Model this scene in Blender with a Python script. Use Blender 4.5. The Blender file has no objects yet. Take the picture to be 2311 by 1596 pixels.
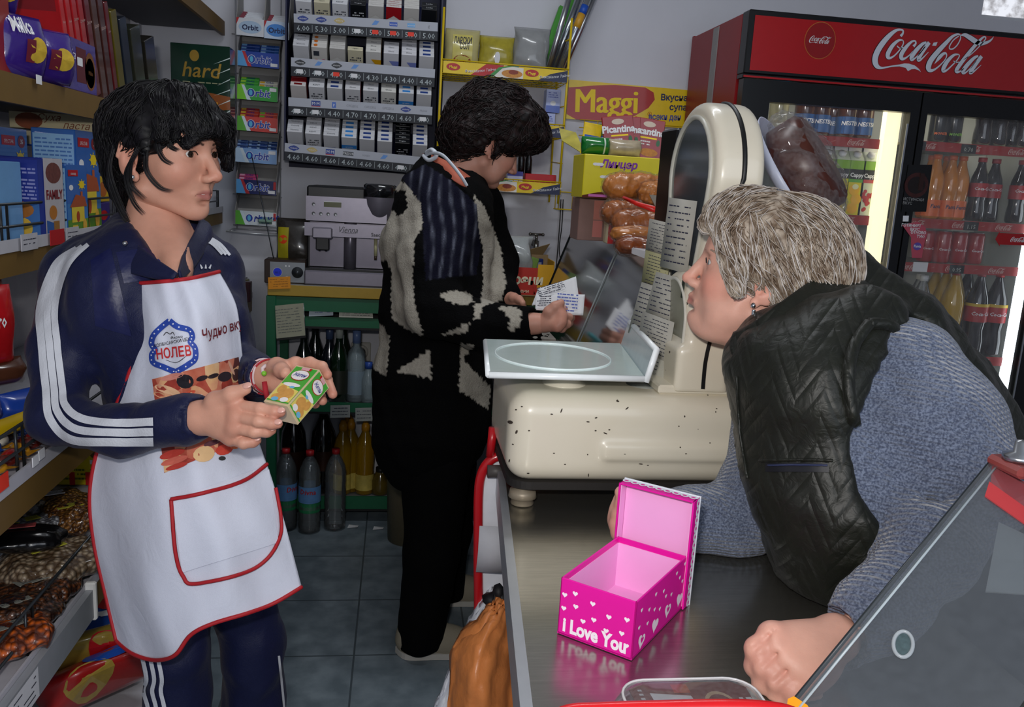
import bpy,math,random
import numpy as np
from math import sin,cos,tan,pi,radians,sqrt,atan2
from mathutils import Vector,Matrix
from mathutils.bvhtree import BVHTree
random.seed(7);np.random.seed(7)
SC=bpy.context.scene
COL=SC.collection
IW,IH,FPX=2311,1596,1900.0
YAW,PIT,ROL=radians(8.1),radians(11.3),radians(3.34)
CAM=Vector((0,0,1.36))
FH=Vector((sin(YAW),cos(YAW),0));R0=Vector((cos(YAW),-sin(YAW),0));UP=Vector((0,0,1))
FWD=FH*cos(PIT)-UP*sin(PIT);U0=FH*sin(PIT)+UP*cos(PIT)
RC=R0*cos(ROL)+U0*sin(ROL);UC=U0*cos(ROL)-R0*sin(ROL)
def ray(px,py):
 return RC*((px-IW/2)/FPX)-UC*((py-IH/2)/FPX)+FWD
def P(px,py,d):
 return CAM+ray(px,py)*d
def on(px,py,ax,v):
 r=ray(px,py)
 return CAM+r*((v-CAM[ax])/r[ax])
def lin(h):
 h=h.lstrip('#')
 c=[int(h[i:i+2],16)/255 for i in(0,2,4)]
 return tuple((x/12.92 if x<=.04045 else((x+.055)/1.055)**2.4)for x in c)
_M={}
def mt(h,r=.5,m=0,n=.10,ns=40,b=0,bs=150,t=0,e=0,coat=0,ior=1.45,spec=.5,sheen=0,name=None,stretch=None,sub=0):
 key=(h,r,m,n,ns,b,bs,t,e,coat,ior,spec,sheen,stretch,sub)
 if key in _M:return _M[key]
 M=bpy.data.materials.new(name or'surface_'+h.lstrip('#'));M.use_nodes=True
 nt=M.node_tree;P_=nt.nodes['Principled BSDF'];L=nt.links.new
 tc=nt.nodes.new('ShaderNodeTexCoord')
 src=tc.outputs['Object']
 if stretch:
  mp=nt.nodes.new('ShaderNodeMapping');mp.inputs['Scale'].default_value=stretch
  L(src,mp.inputs['Vector']);src=mp.outputs['Vector']
 c=lin(h)
 if n:
  no=nt.nodes.new('ShaderNodeTexNoise');no.inputs['Scale'].default_value=ns;no.inputs['Detail'].default_value=3
  L(src,no.inputs['Vector'])
  mx=nt.nodes.new('ShaderNodeMix');mx.data_type='RGBA'
  mx.inputs[6].default_value=(*[x*(1-n)for x in c],1);mx.inputs[7].default_value=(*[min(1,x*(1+n))for x in c],1)
  L(no.outputs['Fac'],mx.inputs[0]);L(mx.outputs[2],P_.inputs['Base Color'])
 else:P_.inputs['Base Color'].default_value=(*c,1)
 P_.inputs['Roughness'].default_value=r;P_.inputs['Metallic'].default_value=m
 P_.inputs['IOR'].default_value=ior;P_.inputs['Specular IOR Level'].default_value=spec
 if t:P_.inputs['Transmission Weight'].default_value=t
 if coat:P_.inputs['Coat Weight'].default_value=coat;P_.inputs['Coat Roughness'].default_value=.08
 if sheen:P_.inputs['Sheen Weight'].default_value=sheen
 if sub:P_.inputs['Subsurface Weight'].default_value=sub;P_.inputs['Subsurface Radius'].default_value=(.008,.003,.0015)
 if e:
  P_.inputs['Emission Color'].default_value=(*c,1);P_.inputs['Emission Strength'].default_value=e
 if b:
  nb=nt.nodes.new('ShaderNodeTexNoise');nb.inputs['Scale'].default_value=bs;nb.inputs['Detail'].default_value=4
  L(src,nb.inputs['Vector'])
  bp=nt.nodes.new('ShaderNodeBump');bp.inputs['Strength'].default_value=b;bp.inputs['Distance'].default_value=.004
  L(nb.outputs['Fac'],bp.inputs['Height']);L(bp.outputs['Normal'],P_.inputs['Normal'])
 _M[key]=M
 return M
def glassy(h,tr=.85,r=.05,name='clear_film',gl=1.0):
 """thin clear sheet: transparent with fresnel gloss and a faint tint"""
 key=('g',h,tr,r,gl)
 if key in _M:return _M[key]
 M=bpy.data.materials.new(name);M.use_nodes=True;nt=M.node_tree;L=nt.links.new
 for nd in list(nt.nodes):nt.nodes.remove(nd)
 out=nt.nodes.new('ShaderNodeOutputMaterial')
 tb=nt.nodes.new('ShaderNodeBsdfTransparent');tb.inputs[0].default_value=(*[.72+.28*x for x in lin(h)],1)
 df=nt.nodes.new('ShaderNodeBsdfDiffuse');df.inputs[0].default_value=(*lin(h),1)
 gb=nt.nodes.new('ShaderNodeBsdfGlossy');gb.inputs['Roughness'].default_value=r
 fr=nt.nodes.new('ShaderNodeFresnel');fr.inputs[0].default_value=1.5
 no=nt.nodes.new('ShaderNodeTexNoise');no.inputs['Scale'].default_value=25
 mu=nt.nodes.new('ShaderNodeMath');mu.operation='MULTIPLY_ADD';mu.inputs[1].default_value=.12;mu.inputs[2].default_value=tr-.06
 L(no.outputs['Fac'],mu.inputs[0])
 m1=nt.nodes.new('ShaderNodeMixShader');L(mu.outputs[0],m1 .inputs[0]);L(df.outputs[0],m1 .inputs[1]);L(tb.outputs[0],m1 .inputs[2])
 m2=nt.nodes.new('ShaderNodeMixShader')
 mg=nt.nodes.new('ShaderNodeMath');mg.operation='MULTIPLY';mg.inputs[1].default_value=gl;L(fr.outputs[0],mg.inputs[0])
 L(mg.outputs[0],m2 .inputs[0]);L(m1 .outputs[0],m2 .inputs[1]);L(gb.outputs[0],m2 .inputs[2])
 L(m2 .outputs[0],out.inputs[0])
 _M[key]=M
 return M
_T={}
def txt(s,bold=0,shear=0,align='CENTER',res=2):
 key=(s,bold,shear,align,res)
 if key in _T:return _T[key]
 c=bpy.data.curves.new('t','FONT');c.body=s;c.size=1;c.offset=bold;c.shear=shear
 c.align_x=align;c.resolution_u=res;c.fill_mode='FRONT'
 o=bpy.data.objects.new('t',c);COL.objects.link(o)
 dg=bpy.context.evaluated_depsgraph_get()
 me=bpy.data.meshes.new_from_object(o.evaluated_get(dg))
 v=[(q.co.x,q.co.y)for q in me.vertices];f=[tuple(p.vertices)for p in me.polygons]
 bpy.data.objects.remove(o);bpy.data.curves.remove(c);bpy.data.meshes.remove(me)
 _T[key]=(v,f)
 return v,f
def FR(o,x=(1,0,0),u=(0,0,1)):
 """frame whose local x,y axes lie on a surface (x along, u up); z is its outward normal"""
 x=Vector(x).normalized();u=Vector(u).normalized();n=x.cross(u).normalized();u=n.cross(x)
 return Matrix(((x.x,u.x,n.x,o[0]),(x.y,u.y,n.y,o[1]),(x.z,u.z,n.z,o[2]),(0,0,0,1)))
def catmull(pts,n):
 pts=[Vector(p)for p in pts]
 if len(pts)<3:return[pts[0].lerp(pts[-1],i/(n-1))for i in range(n)]
 out=[];m=len(pts)-1
 for i in range(n):
  s=i/(n-1)*m;k=min(int(s),m-1);t=s-k
  a,b,c,d=pts[max(k-1,0)],pts[k],pts[k+1],pts[min(k+2,m)]
  out.append(.5*((2*b)+(c-a)*t+(2*a-5*b+4*c-d)*t*t+(3*b-a-3*c+d)*t**3))
 return out
class MB:
 def __init__(s,T=None):s.v=[];s.f=[];s.mi=[];s.sm=[];s.mats=[];s.T=T
 def mid(s,m):
  if m not in s.mats:s.mats.append(m)
  return s.mats.index(m)
 def add(s,vs,fs,mat,T=None,smooth=False):
  o=len(s.v);k=s.mid(mat)
  M=(s.T@T if T is not None else s.T)if s.T is not None else T
  s.v+=[tuple(M@Vector(p))for p in vs]if M is not None else[tuple(p)for p in vs]
  for f in fs:s.f.append(tuple(i+o for i in f));s.mi.append(k);s.sm.append(smooth)
  return s
 def box(s,c,d,mat,T=None,bev=0):
  x,y,z=d[0]/2,d[1]/2,d[2]/2;b=min(bev,x*.9,y*.9,z*.9)
  if b<=0:
   vs=[(c[0]+i*x,c[1]+j*y,c[2]+k*z)for i in(-1,1)for j in(-1,1)for k in(-1,1)]
   return s.add(vs,[(0,1,3,2),(4,6,7,5),(0,4,5,1),(2,3,7,6),(0,2,6,4),(1,5,7,3)],mat,T)
  vs=[];ix={}
  for i in(-1,1):
   for j in(-1,1):
    for k in(-1,1):
     for a in range(3):
      e=[x-b,y-b,z-b];e[a]+=b
      ix[i,j,k,a]=len(vs);vs.append((c[0]+i*e[0],c[1]+j*e[1],c[2]+k*e[2]))
  fs=[]
  q=[(-1,-1),(1,-1),(1,1),(-1,1)]
  for a in range(3):
   for sg in(-1,1):
    l=[]
    for(p,r)in q:
     t=[0,0,0];t[a]=sg;t[(a+1)%3]=p;t[(a+2)%3]=r;l.append(ix[t[0],t[1],t[2],a])
    fs.append(tuple(l if sg>0 else l[::-1]))
  for a in range(3):
   a1,a2=(a+1)%3,(a+2)%3
   for p in(-1,1):
    for r in(-1,1):
     def g(e,w):
      t=[0,0,0];t[a]=e;t[a1]=p;t[a2]=r;return ix[t[0],t[1],t[2],w]
     l=[g(-1,a1),g(1,a1),g(1,a2),g(-1,a2)]
     fs.append(tuple(l if p*r>0 else l[::-1]))
  for i in(-1,1):
   for j in(-1,1):
    for k in(-1,1):
     l=(ix[i,j,k,0],ix[i,j,k,1],ix[i,j,k,2]);fs.append(l if i*j*k>0 else l[::-1])
  return s.add(vs,fs,mat,T)
 def quad(s,a,b,c,d,mat,T=None):return s.add([a,b,c,d],[(0,1,2,3)],mat,T)
 def rect(s,F,x0,y0,x1,y1,mat,z=.0004):
  return s.add([(x0,y0,z),(x1,y0,z),(x1,y1,z),(x0,y1,z)],[(0,1,2,3)],mat,F)
 def poly(s,F,pts,mat,z=.0004):
  return s.add([(p[0],p[1],z)for p in pts],[tuple(range(len(pts)))],mat,F)
 def disc(s,F,x,y,rx,ry,mat,z=.0004,n=18,rot=0):
  return s.poly(F,[(x+rx*cos(2*pi*i/n)*cos(rot)-ry*sin(2*pi*i/n)*sin(rot),y+rx*cos(2*pi*i/n)*sin(rot)+ry*sin(2*pi*i/n)*cos(rot))for i in range(n)],mat,z)
 def text(s,F,t,x,y,size,mat,bold=0,shear=0,align='CENTER',z=.0008,sx=1,res=2,rot=0):
  v,f=txt(t,bold,shear,align,res);cr,sr=cos(rot),sin(rot)
  return s.add([(x+size*(a*sx*cr-b*sr),y+size*(a*sx*sr+b*cr),z)for a,b in v],f,mat,F)
 def lines(s,F,x0,y0,x1,y1,n,mat,z=.0006,fill=.45,rag=.3):
  """small print: n rows of word bars"""
  h=(y1-y0)/n;rr=random.Random(n*31+int(abs(x1-x0)*1e4))
  for i in range(n):
   y=y1-(i+.5)*h;x=x0
   while x<x1:
    w=(x1-x0)*rr.uniform(.06,.2)
    if rr.random()>.12:s.rect(F,x,y-h*fill/2,min(x1,x+w),y+h*fill/2,mat,z)
    x+=w+(x1-x0)*.03
  return s
 def lathe(s,prof,mat,n=24,T=None,smooth=True,cap=True,mats=None):
  vs=[];fs=[]
  for r,z in prof:
   for i in range(n):vs.append((r*cos(2*pi*i/n),r*sin(2*pi*i/n),z))
  for k in range(len(prof)-1):
   for i in range(n):fs.append((k*n+i,k*n+(i+1)%n,(k+1)*n+(i+1)%n,(k+1)*n+i))
  if cap:
   if prof[0][0]>1e-5:fs.append(tuple(range(n))[::-1])
   if prof[-1][0]>1e-5:fs.append(tuple((len(prof)-1)*n+i for i in range(n)))
  return s.add(vs,fs,mat,T,smooth)
 def cyl(s,a,b,r,mat,n=12,r2=None,smooth=True,cap=True):
  return s.tube([a,b],r,mat,n,r2=r2,smooth=smooth,cap=cap)
 def tube(s,pts,r,mat,n=8,r2=None,smooth=True,cap=True,closed=False,flat=None):
  pts=[Vector(p)for p in pts];m=len(pts);vs=[];fs=[];up=None
  for i,p in enumerate(pts):
   t=(pts[min(i+1,m-1)]-pts[max(i-1,0)])if not closed else(pts[(i+1)%m]-pts[i-1])
   if t.length<1e-9:t=Vector((0,0,1))
   t.normalize()
   if up is None:
    up=Vector((0,0,1))if abs(t.z)<.9 else Vector((1,0,0))
   a=(up-t*up.dot(t))
   if a.length<1e-6:a=t.orthogonal()
   a.normalize();b=t.cross(a);up=a
   rr=r[i]if isinstance(r,(list,tuple))else(r if r2 is None else r+(r2-r)*i/(m-1))
   for k in range(n):
    an=2*pi*k/n+pi/n
    vs.append(p+a*(rr*cos(an))+b*(rr*sin(an))*(flat or 1))
  for i in range(m if closed else m-1):
   for k in range(n):fs.append((i*n+k,i*n+(k+1)%n,((i+1)%m)*n+(k+1)%n,((i+1)%m)*n+k))
  if cap and not closed:fs+=[tuple(range(n))[::-1],tuple((m-1)*n+k for k in range(n))]
  return s.add(vs,fs,mat,None,smooth)
 def prism(s,F,pts,depth,mat,z0=0):
  """extrude outline (frame xy) along the frame normal from z0 to z0+depth"""
  n=len(pts);vs=[(p[0],p[1],z0)for p in pts]+[(p[0],p[1],z0+depth)for p in pts]
  fs=[tuple(range(n))[::-1],tuple(range(n,2*n))]+[(i,(i+1)%n,n+(i+1)%n,n+i)for i in range(n)]
  return s.add(vs,fs,mat,F)
 def sphere(s,c,r,mat,nu=16,nv=10,T=None):
  r=r if isinstance(r,(tuple,list))else(r,r,r);vs=[];fs=[]
  for j in range(nv+1):
   th=pi*j/nv
   for i in range(nu):vs.append((c[0]+r[0]*sin(th)*cos(2*pi*i/nu),c[1]+r[1]*sin(th)*sin(2*pi*i/nu),c[2]-r[2]*cos(th)))
  for j in range(nv):
   for i in range(nu):fs.append((j*nu+i,j*nu+(i+1)%nu,(j+1)*nu+(i+1)%nu,(j+1)*nu+i))
  return s.add(vs,fs,mat,T,True)
 def grid(s,rows,mat,smooth=True,thick=0):
  """rows: list of equal-length point lists; thick>0 gives the sheet real thickness"""
  R,C_=len(rows),len(rows[0]);vs=[Vector(p)for r in rows for p in r]
  fs=[(i*C_+j,i*C_+j+1,(i+1)*C_+j+1,(i+1)*C_+j)for i in range(R-1)for j in range(C_-1)]
  if thick:
   nr=[Vector((0,0,0))for _ in vs]
   for f in fs:
    nn=(vs[f[1]]-vs[f[0]]).cross(vs[f[3]]-vs[f[0]])
    for i in f:nr[i]+=nn
   o=len(vs);vs=vs+[v-(n_.normalized()if n_.length>1e-12 else UP)*thick for v,n_ in zip(vs,nr)]
   fs+=[tuple(i+o for i in f[::-1])for f in fs[:]]
   e=[i for i in range(C_)]+[i*C_+C_-1 for i in range(1,R)]+[(R-1)*C_+j for j in range(C_-2,-1,-1)]+[i*C_ for i in range(R-2,0,-1)]
   fs+=[(e[(i+1)%len(e)],e[i],e[i]+o,e[(i+1)%len(e)]+o)for i in range(len(e))]
  return s.add(vs,fs,mat,None,smooth)
 def build(s,name,parent=None,loc=None,world=False):
  me=bpy.data.meshes.new(name);v=s.v
  if loc is not None:v=[(p[0]-loc[0],p[1]-loc[1],p[2]-loc[2])for p in v]
  if parent is not None and world:
   Mi=WM(parent).inverted();v=[tuple(Mi@Vector(p))for p in v]
  me.from_pydata(v,[],s.f)
  for m in s.mats:me.materials.append(m)
  me.polygons.foreach_set('material_index',s.mi);me.polygons.foreach_set('use_smooth',s.sm);me.update()
  o=bpy.data.objects.new(name,me);COL.objects.link(o)
  if parent is not None:o.parent=parent
  if loc is not None:o.location=loc
  return o
def WM(o):
 M=Matrix.LocRotScale(o.location,o.rotation_euler,o.scale)
 return WM(o.parent)@M if o.parent else M
def thing(name,label,cat,loc=(0,0,0),rz=0,group=None):
 o=bpy.data.objects.new(name,None);COL.objects.link(o);o.empty_display_size=.05
 o.location=loc;o.rotation_euler=(0,0,rz)
 return tag(o,label,cat,group)
def tag(o,label,cat,group=None):
 o['label']=label;o['category']=cat
 if group:o['group']=group
 return o
def struct(o):o['kind']='structure';return o
def dup(src,loc,rz=None,label=None,group=None,tilt=None):
 c=src.copy();COL.objects.link(c);c.location=loc
 if rz is not None:c.rotation_euler=(0,0,rz)
 if tilt is not None:c.rotation_euler=tilt
 if label:c['label']=label
 if group:c['group']=group
 for ch in list(src.children):
  d=ch.copy();COL.objects.link(d);d.parent=c
  for g in list(ch.children):
   e=g.copy();COL.objects.link(e);e.parent=d
 return c
ORD=['first','second','third','fourth','fifth','sixth','seventh','eighth','ninth','tenth','eleventh','twelfth']
WHITE=mt('#e9e9e6',.45);BLACK=mt('#0b0b0c',.45);RED=mt('#b3141a',.4);YEL=mt('#f0cf14',.4);NAVY=mt('#141b48',.5)
STEEL=mt('#b9bcc0',.28,1,n=.06,ns=90);INK=mt('#22243a',.6);PAPER=mt('#dedfe2',.7,n=.04);GREEN=mt('#1d8a32',.4);BLUE=mt('#1d4fb0',.4)
ORANGE=mt('#e8791a',.4);GOLD=mt('#caa24a',.3,.8);BROWN=mt('#5a3016',.5);CREAM=mt('#e7dcbc',.5)
FILM=glassy('#ffffff',.985,.06,'clear_film',.4)
def smin(a,b,k):
 if k<=0:return np.minimum(a,b)
 h=np.maximum(k-np.abs(a-b),0)/k
 return np.minimum(a,b)-h*h*k*.25
class SDF:
 def __init__(s,lo,hi,h):
  s.lo=np.array(lo,float);s.h=h
  s.n=np.maximum(4,np.ceil((np.array(hi,float)-s.lo)/h).astype(int)+1)
  s.ax=[s.lo[i]+h*np.arange(s.n[i])for i in range(3)]
  s.f=np.full(s.n,.5,np.float32)
 def app(s,fn,lo,hi,k=.01,op='u'):
  m=k+3*s.h
  a=np.clip(np.floor((np.array(lo)-m-s.lo)/s.h).astype(int),0,s.n);b=np.clip(np.ceil((np.array(hi)+m-s.lo)/s.h).astype(int)+1,0,s.n)
  if np.any(b<=a):return s
  sl=tuple(slice(a[i],b[i])for i in range(3))
  X,Y,Z=np.meshgrid(s.ax[0][sl[0]],s.ax[1][sl[1]],s.ax[2][sl[2]],indexing='ij')
  d=fn(X,Y,Z).astype(np.float32);f=s.f[sl]
  if op=='u':s.f[sl]=smin(f,d,k)
  elif op=='s':s.f[sl]=-smin(-f,d,k)
  elif op=='i':s.f[sl]=-smin(-f,-d,k)
  elif op=='d':s.f[sl]=f+d
  return s
 def cone(s,a,b,ra,rb,k=.012,op='u',flat=None,ff=1.0):
  a=np.array(a,float);b=np.array(b,float);ab=b-a;L2=max(ab@ab,1e-12);R=max(ra,rb)
  if flat is not None:nv=np.array(flat,float);nv=nv/np.linalg.norm(nv)
  def fn(X,Y,Z):
   x,y,z=X-a[0],Y-a[1],Z-a[2]
   t=np.clip((x*ab[0]+y*ab[1]+z*ab[2])/L2,0,1)
   x=x-t*ab[0];y=y-t*ab[1];z=z-t*ab[2];r=ra+(rb-ra)*t
   if flat is not None:
    q=(x*nv[0]+y*nv[1]+z*nv[2]);g=q*(1/ff-1)
    x=x+nv[0]*g;y=y+nv[1]*g;z=z+nv[2]*g
    return(np.sqrt(x*x+y*y+z*z)-r)*min(1,ff)if ff<1 else(np.sqrt(x*x+y*y+z*z)-r)
   return np.sqrt(x*x+y*y+z*z)-r
  e=R*max(1,ff)
  return s.app(fn,np.minimum(a,b)-e,np.maximum(a,b)+e,k,op)
 def chain(s,pts,rs,k=.008,op='u',flat=None,ff=1.0):
  for i in range(len(pts)-1):s.cone(pts[i],pts[i+1],rs[i],rs[i+1],k,op,flat,ff)
  return s
 def ell(s,c,r,R=None,k=.012,op='u'):
  c=np.array(c,float);r=np.array(r,float);M=np.eye(3)if R is None else np.array(R,float)[:3,:3]
  def fn(X,Y,Z):
   x,y,z=X-c[0],Y-c[1],Z-c[2]
   u=[(M[0,i]*x+M[1,i]*y+M[2,i]*z)for i in range(3)]
   k0=np.sqrt(sum((u[i]/r[i])**2 for i in range(3)));k1=np.sqrt(sum((u[i]/r[i]**2)**2 for i in range(3)))
   return k0*(k0-1)/np.maximum(k1,1e-9)
  e=np.sqrt(((M*r[None,:])**2).sum(1))
  return s.app(fn,c-e,c+e,k,op)
 def mesh(s,it=1):
  f=s.f;f[0]=f[-1]=.5;f[:,0]=f[:,-1]=.5;f[:,:,0]=f[:,:,-1]=.5
  n=s.n;c=[(i,j,k)for i in(0,1)for j in(0,1)for k in(0,1)]
  sg=f<0
  cnt=sum(sg[i:n[0]-1+i,j:n[1]-1+j,k:n[2]-1+k].astype(np.int8)for i,j,k in c)
  act=np.argwhere((cnt>0)&(cnt<8))
  vals=np.stack([f[act[:,0]+i,act[:,1]+j,act[:,2]+k]for i,j,k in c],1).astype(float)
  ps=np.zeros((len(act),3));w=np.zeros(len(act))
  for a in range(8):
   for b in range(a+1,8):
    if sum(abs(c[a][q]-c[b][q])for q in range(3))!=1:continue
    va,vb=vals[:,a],vals[:,b];m=(va<0)!=(vb<0)
    t=np.where(m,va/np.where(m,va-vb,1),0)
    ps+=np.where(m[:,None],np.array(c[a])+t[:,None]*(np.array(c[b])-np.array(c[a])),0);w+=m
  V=s.lo+s.h*(act+ps/w[:,None])
  ids=np.full(n-1,-1,np.int64);ids[act[:,0],act[:,1],act[:,2]]=np.arange(len(act))
  Q=[]
  for ax in range(3):
   o=[(ax+1)%3,(ax+2)%3]
   A=[slice(None)]*3;B=[slice(None)]*3;A[ax]=slice(0,-1);B[ax]=slice(1,None)
   e=np.argwhere(sg[tuple(A)]!=sg[tuple(B)])
   e=e[(e[:,o[0]]>0)&(e[:,o[1]]>0)&(e[:,o[0]]<n[o[0]]-1)&(e[:,o[1]]<n[o[1]]-1)]
   q=[]
   for d0,d1 in((-1,-1),(0,-1),(0,0),(-1,0)):
    g=e.copy();g[:,o[0]]+=d0;g[:,o[1]]+=d1;q.append(ids[g[:,0],g[:,1],g[:,2]])
   q=np.stack(q,1);ins=sg[e[:,0],e[:,1],e[:,2]]
   q[~ins]=q[~ins][:,::-1];Q.append(q)
  Q=np.concatenate(Q);Q=Q[(Q>=0).all(1)]
  for _ in range(it):
   acc=np.zeros_like(V);wt=np.zeros(len(V))
   for a in range(4):
    b=(a+1)%4
    np.add.at(acc,Q[:,a],V[Q[:,b]]);np.add.at(wt,Q[:,a],1)
    np.add.at(acc,Q[:,b],V[Q[:,a]]);np.add.at(wt,Q[:,b],1)
   V=V*.4+.6*acc/np.maximum(wt,1)[:,None]
  return V,Q
def npmesh(name,V,Q,mats,parent=None,mi=None,col=None,world=True,smooth=True):
 if parent is not None and world:
  Mi=np.array(WM(parent).inverted());V=V@Mi[:3,:3].T+Mi[:3,3]
 me=bpy.data.meshes.new(name);me.from_pydata(V.tolist(),[],Q.tolist())
 for m in(mats if isinstance(mats,(list,tuple))else[mats]):me.materials.append(m)
 if mi is not None:me.polygons.foreach_set('material_index',np.asarray(mi,np.int32))
 me.polygons.foreach_set('use_smooth',np.full(len(Q),smooth))
 if col is not None:
  at=me.color_attributes.new('Col','FLOAT_COLOR','POINT')
  at.data.foreach_set('color',np.concatenate([col,np.ones((len(col),1))],1).astype(np.float32).ravel())
 me.update()
 o=bpy.data.objects.new(name,me);COL.objects.link(o)
 if parent is not None:o.parent=parent
 return o
def bvh(V,Q):return BVHTree.FromPolygons([Vector(v)for v in V],[tuple(int(i)for i in q)for q in Q])
def hit(B,px,py,off=.001):
 r=ray(px,py).normalized()
 l,n,i,d=B.ray_cast(CAM,r)
 if l is None:return None
 if n.dot(r)>0:n=-n
 return l+n*off-r*off*.5
def dtube(mb,B,path,r,mat,n=40,off=.0005,seg=6):
 pts=[hit(B,q.x,q.y,off)for q in catmull([(p[0],p[1],0)for p in path],n)]
 pts=[p for p in pts if p is not None]
 if len(pts)>1:mb.tube(pts,r,mat,seg)
def dribbon(mb,B,path,w,mat,n=30,off=.001,cross=2):
 """strip w pixels wide laid along a path on the surface below it (w may be one value per point)"""
 ws=w if isinstance(w,(list,tuple))else[w]*len(path)
 c=catmull([(p[0],p[1],q)for p,q in zip(path,ws)],n);rows=[]
 for i,p in enumerate(c):
  t=c[min(i+1,n-1)]-c[max(i-1,0)];nx,ny=-t.y,t.x;l=sqrt(nx*nx+ny*ny)or 1
  rows.append([hit(B,p.x+nx/l*p.z*(k/cross-.5),p.y+ny/l*p.z*(k/cross-.5),off)for k in range(cross+1)])
 vs=[];ix={};fs=[]
 for i,r in enumerate(rows):
  for k,q in enumerate(r):
   if q is not None:ix[i,k]=len(vs);vs.append(q)
 for i in range(n-1):
  for k in range(cross):
   f=[(i,k),(i,k+1),(i+1,k+1),(i+1,k)]
   if all(g in ix for g in f):
    f=[ix[g]for g in f]
    if max((vs[f[a]]-vs[f[b]]).length for a,b in((0,2),(1,3)))<.12:fs.append(tuple(f))
 mb.add(vs,fs,mat,None,True)
def dtext(mb,B,s,px,py,size,mat,ang=0,bold=0,shear=0,off=.0012,align='CENTER',sx=1,res=2):
 v,f=txt(s,bold,shear,align,res);ca,sa=cos(ang),sin(ang);vs=[];ok=[]
 for a,b in v:
  a*=size*sx;b*=size
  q=hit(B,px+a*ca+b*sa,py+a*sa-b*ca,off);ok.append(q is not None);vs.append(q if q is not None else CAM)
 mb.add(vs,[t for t in f if all(ok[i]for i in t)],mat)
def dpoly(mb,B,pts,mat,off=.001,nx=10,ny=10):
 """4-corner pixel patch draped on a surface"""
 a,b,c,d=[Vector((*p,0))for p in pts];vs=[];ok=[];fs=[]
 for j in range(ny+1):
  for i in range(nx+1):
   q=a.lerp(b,i/nx).lerp(d.lerp(c,i/nx),j/ny);h_=hit(B,q.x,q.y,off);ok.append(h_ is not None);vs.append(h_ if h_ is not None else CAM)
 for j in range(ny):
  for i in range(nx):
   f=(j*(nx+1)+i,j*(nx+1)+i+1,(j+1)*(nx+1)+i+1,(j+1)*(nx+1)+i)
   if all(ok[k]for k in f):fs.append(f)
 mb.add(vs,fs,mat,None,True)
def ddisc(mb,B,px,py,rx,ry,mat,off=.0012,n=14,rot=0):
 vs=[hit(B,px,py,off)];
 for i in range(n):
  a=2*pi*i/n;x,y=rx*cos(a),ry*sin(a)
  vs.append(hit(B,px+x*cos(rot)-y*sin(rot),py+x*sin(rot)+y*cos(rot),off))
 if any(v is None for v in vs):return
 mb.add(vs,[(0,1+i,1+(i+1)%n)for i in range(n)],mat)
def wrinkle(S,amp,fr,seed=0,lo=None,hi=None):
 rs=np.random.RandomState(seed);ks=[(rs.normal(size=3)*fr*(1+.7*i),rs.uniform(0,6.28))for i in range(5)]
 def fn(X,Y,Z):
  t=0
  for i,(k,p)in enumerate(ks):t=t+np.sin(k[0]*X+k[1]*Y+k[2]*Z+p+.8*t)/(1+.5*i)
  return amp*t
 S.app(fn,S.lo if lo is None else lo,S.lo+S.h*S.n if hi is None else hi,0,'d')
YB,XL,XR,ZC=3.45,-1.0,3.2,2.75
def floor_mat():
 M=bpy.data.materials.new('floor_tiles');M.use_nodes=True;nt=M.node_tree;L=nt.links.new;Pn=nt.nodes['Principled BSDF']
 tc=nt.nodes.new('ShaderNodeTexCoord');br=nt.nodes.new('ShaderNodeTexBrick');br.offset=0
 mp=nt.nodes.new('ShaderNodeMapping');mp.inputs['Location'].default_value=(.09,.06,0);L(tc.outputs['Object'],mp.inputs['Vector']);L(mp.outputs[0],br.inputs['Vector'])
 br.inputs['Scale'].default_value=1;br.inputs['Brick Width'].default_value=.33;br.inputs['Row Height'].default_value=.33;br.inputs['Mortar Size'].default_value=.003
 no=nt.nodes.new('ShaderNodeTexNoise');no.inputs['Scale'].default_value=14;no.inputs['Detail'].default_value=6;L(tc.outputs['Object'],no.inputs['Vector'])
 cr=nt.nodes.new('ShaderNodeValToRGB');cr.color_ramp.elements[0].color=(*lin('#66737c'),1);cr.color_ramp.elements[1].color=(*lin('#84919a'),1)
 cr.color_ramp.elements[0].position=.35;cr.color_ramp.elements[1].position=.68
 L(no.outputs['Fac'],cr.inputs[0]);L(cr.outputs[0],br.inputs['Color1']);L(cr.outputs[0],br.inputs['Color2']);br.inputs['Mortar'].default_value=(*lin('#4a545b'),1)
 L(br.outputs['Color'],Pn.inputs['Base Color']);Pn.inputs['Roughness'].default_value=.42
 return M
WALLM=mt('#cdced6',.75,n=.05,ns=6,b=.12,bs=60,name='painted_plaster')
b=MB();b.box((1.1,1.2,-.03),(4.3,4.7,.06),floor_mat());struct(b.build('floor'))
b=MB();b.box((1.1,1.2,ZC+.03),(4.3,4.7,.06),mt('#d6d6d6',.8,n=.04));struct(b.build('ceiling'))
wx0,wx1,wz0,wz1=on(2214,20,0,0).x,0,0,0
w0=on(2214,40,1,YB);wx0,wz0=w0 .x,w0 .z;wx1,wz1=wx0+.55,wz0+.42
b=MB()
b.box(((XL+wx0)/2,YB+.06,ZC/2),(wx0-XL,.12,ZC),WALLM);b.box(((XR+wx1)/2,YB+.06,ZC/2),(XR-wx1,.12,ZC),WALLM)
b.box(((wx0+wx1)/2,YB+.06,wz0/2),(wx1-wx0,.12,wz0),WALLM);b.box(((wx0+wx1)/2,YB+.06,(wz1+ZC)/2),(wx1-wx0,.12,ZC-wz1),WALLM)
struct(b.build('wall_back'))
b=MB();b.box((XL-.06,1.2,ZC/2),(.12,4.7,ZC),WALLM);struct(b.build('wall_left'))
b=MB();b.box((XR+.06,1.2,ZC/2),(.12,4.7,ZC),WALLM);struct(b.build('wall_right'))
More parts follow.
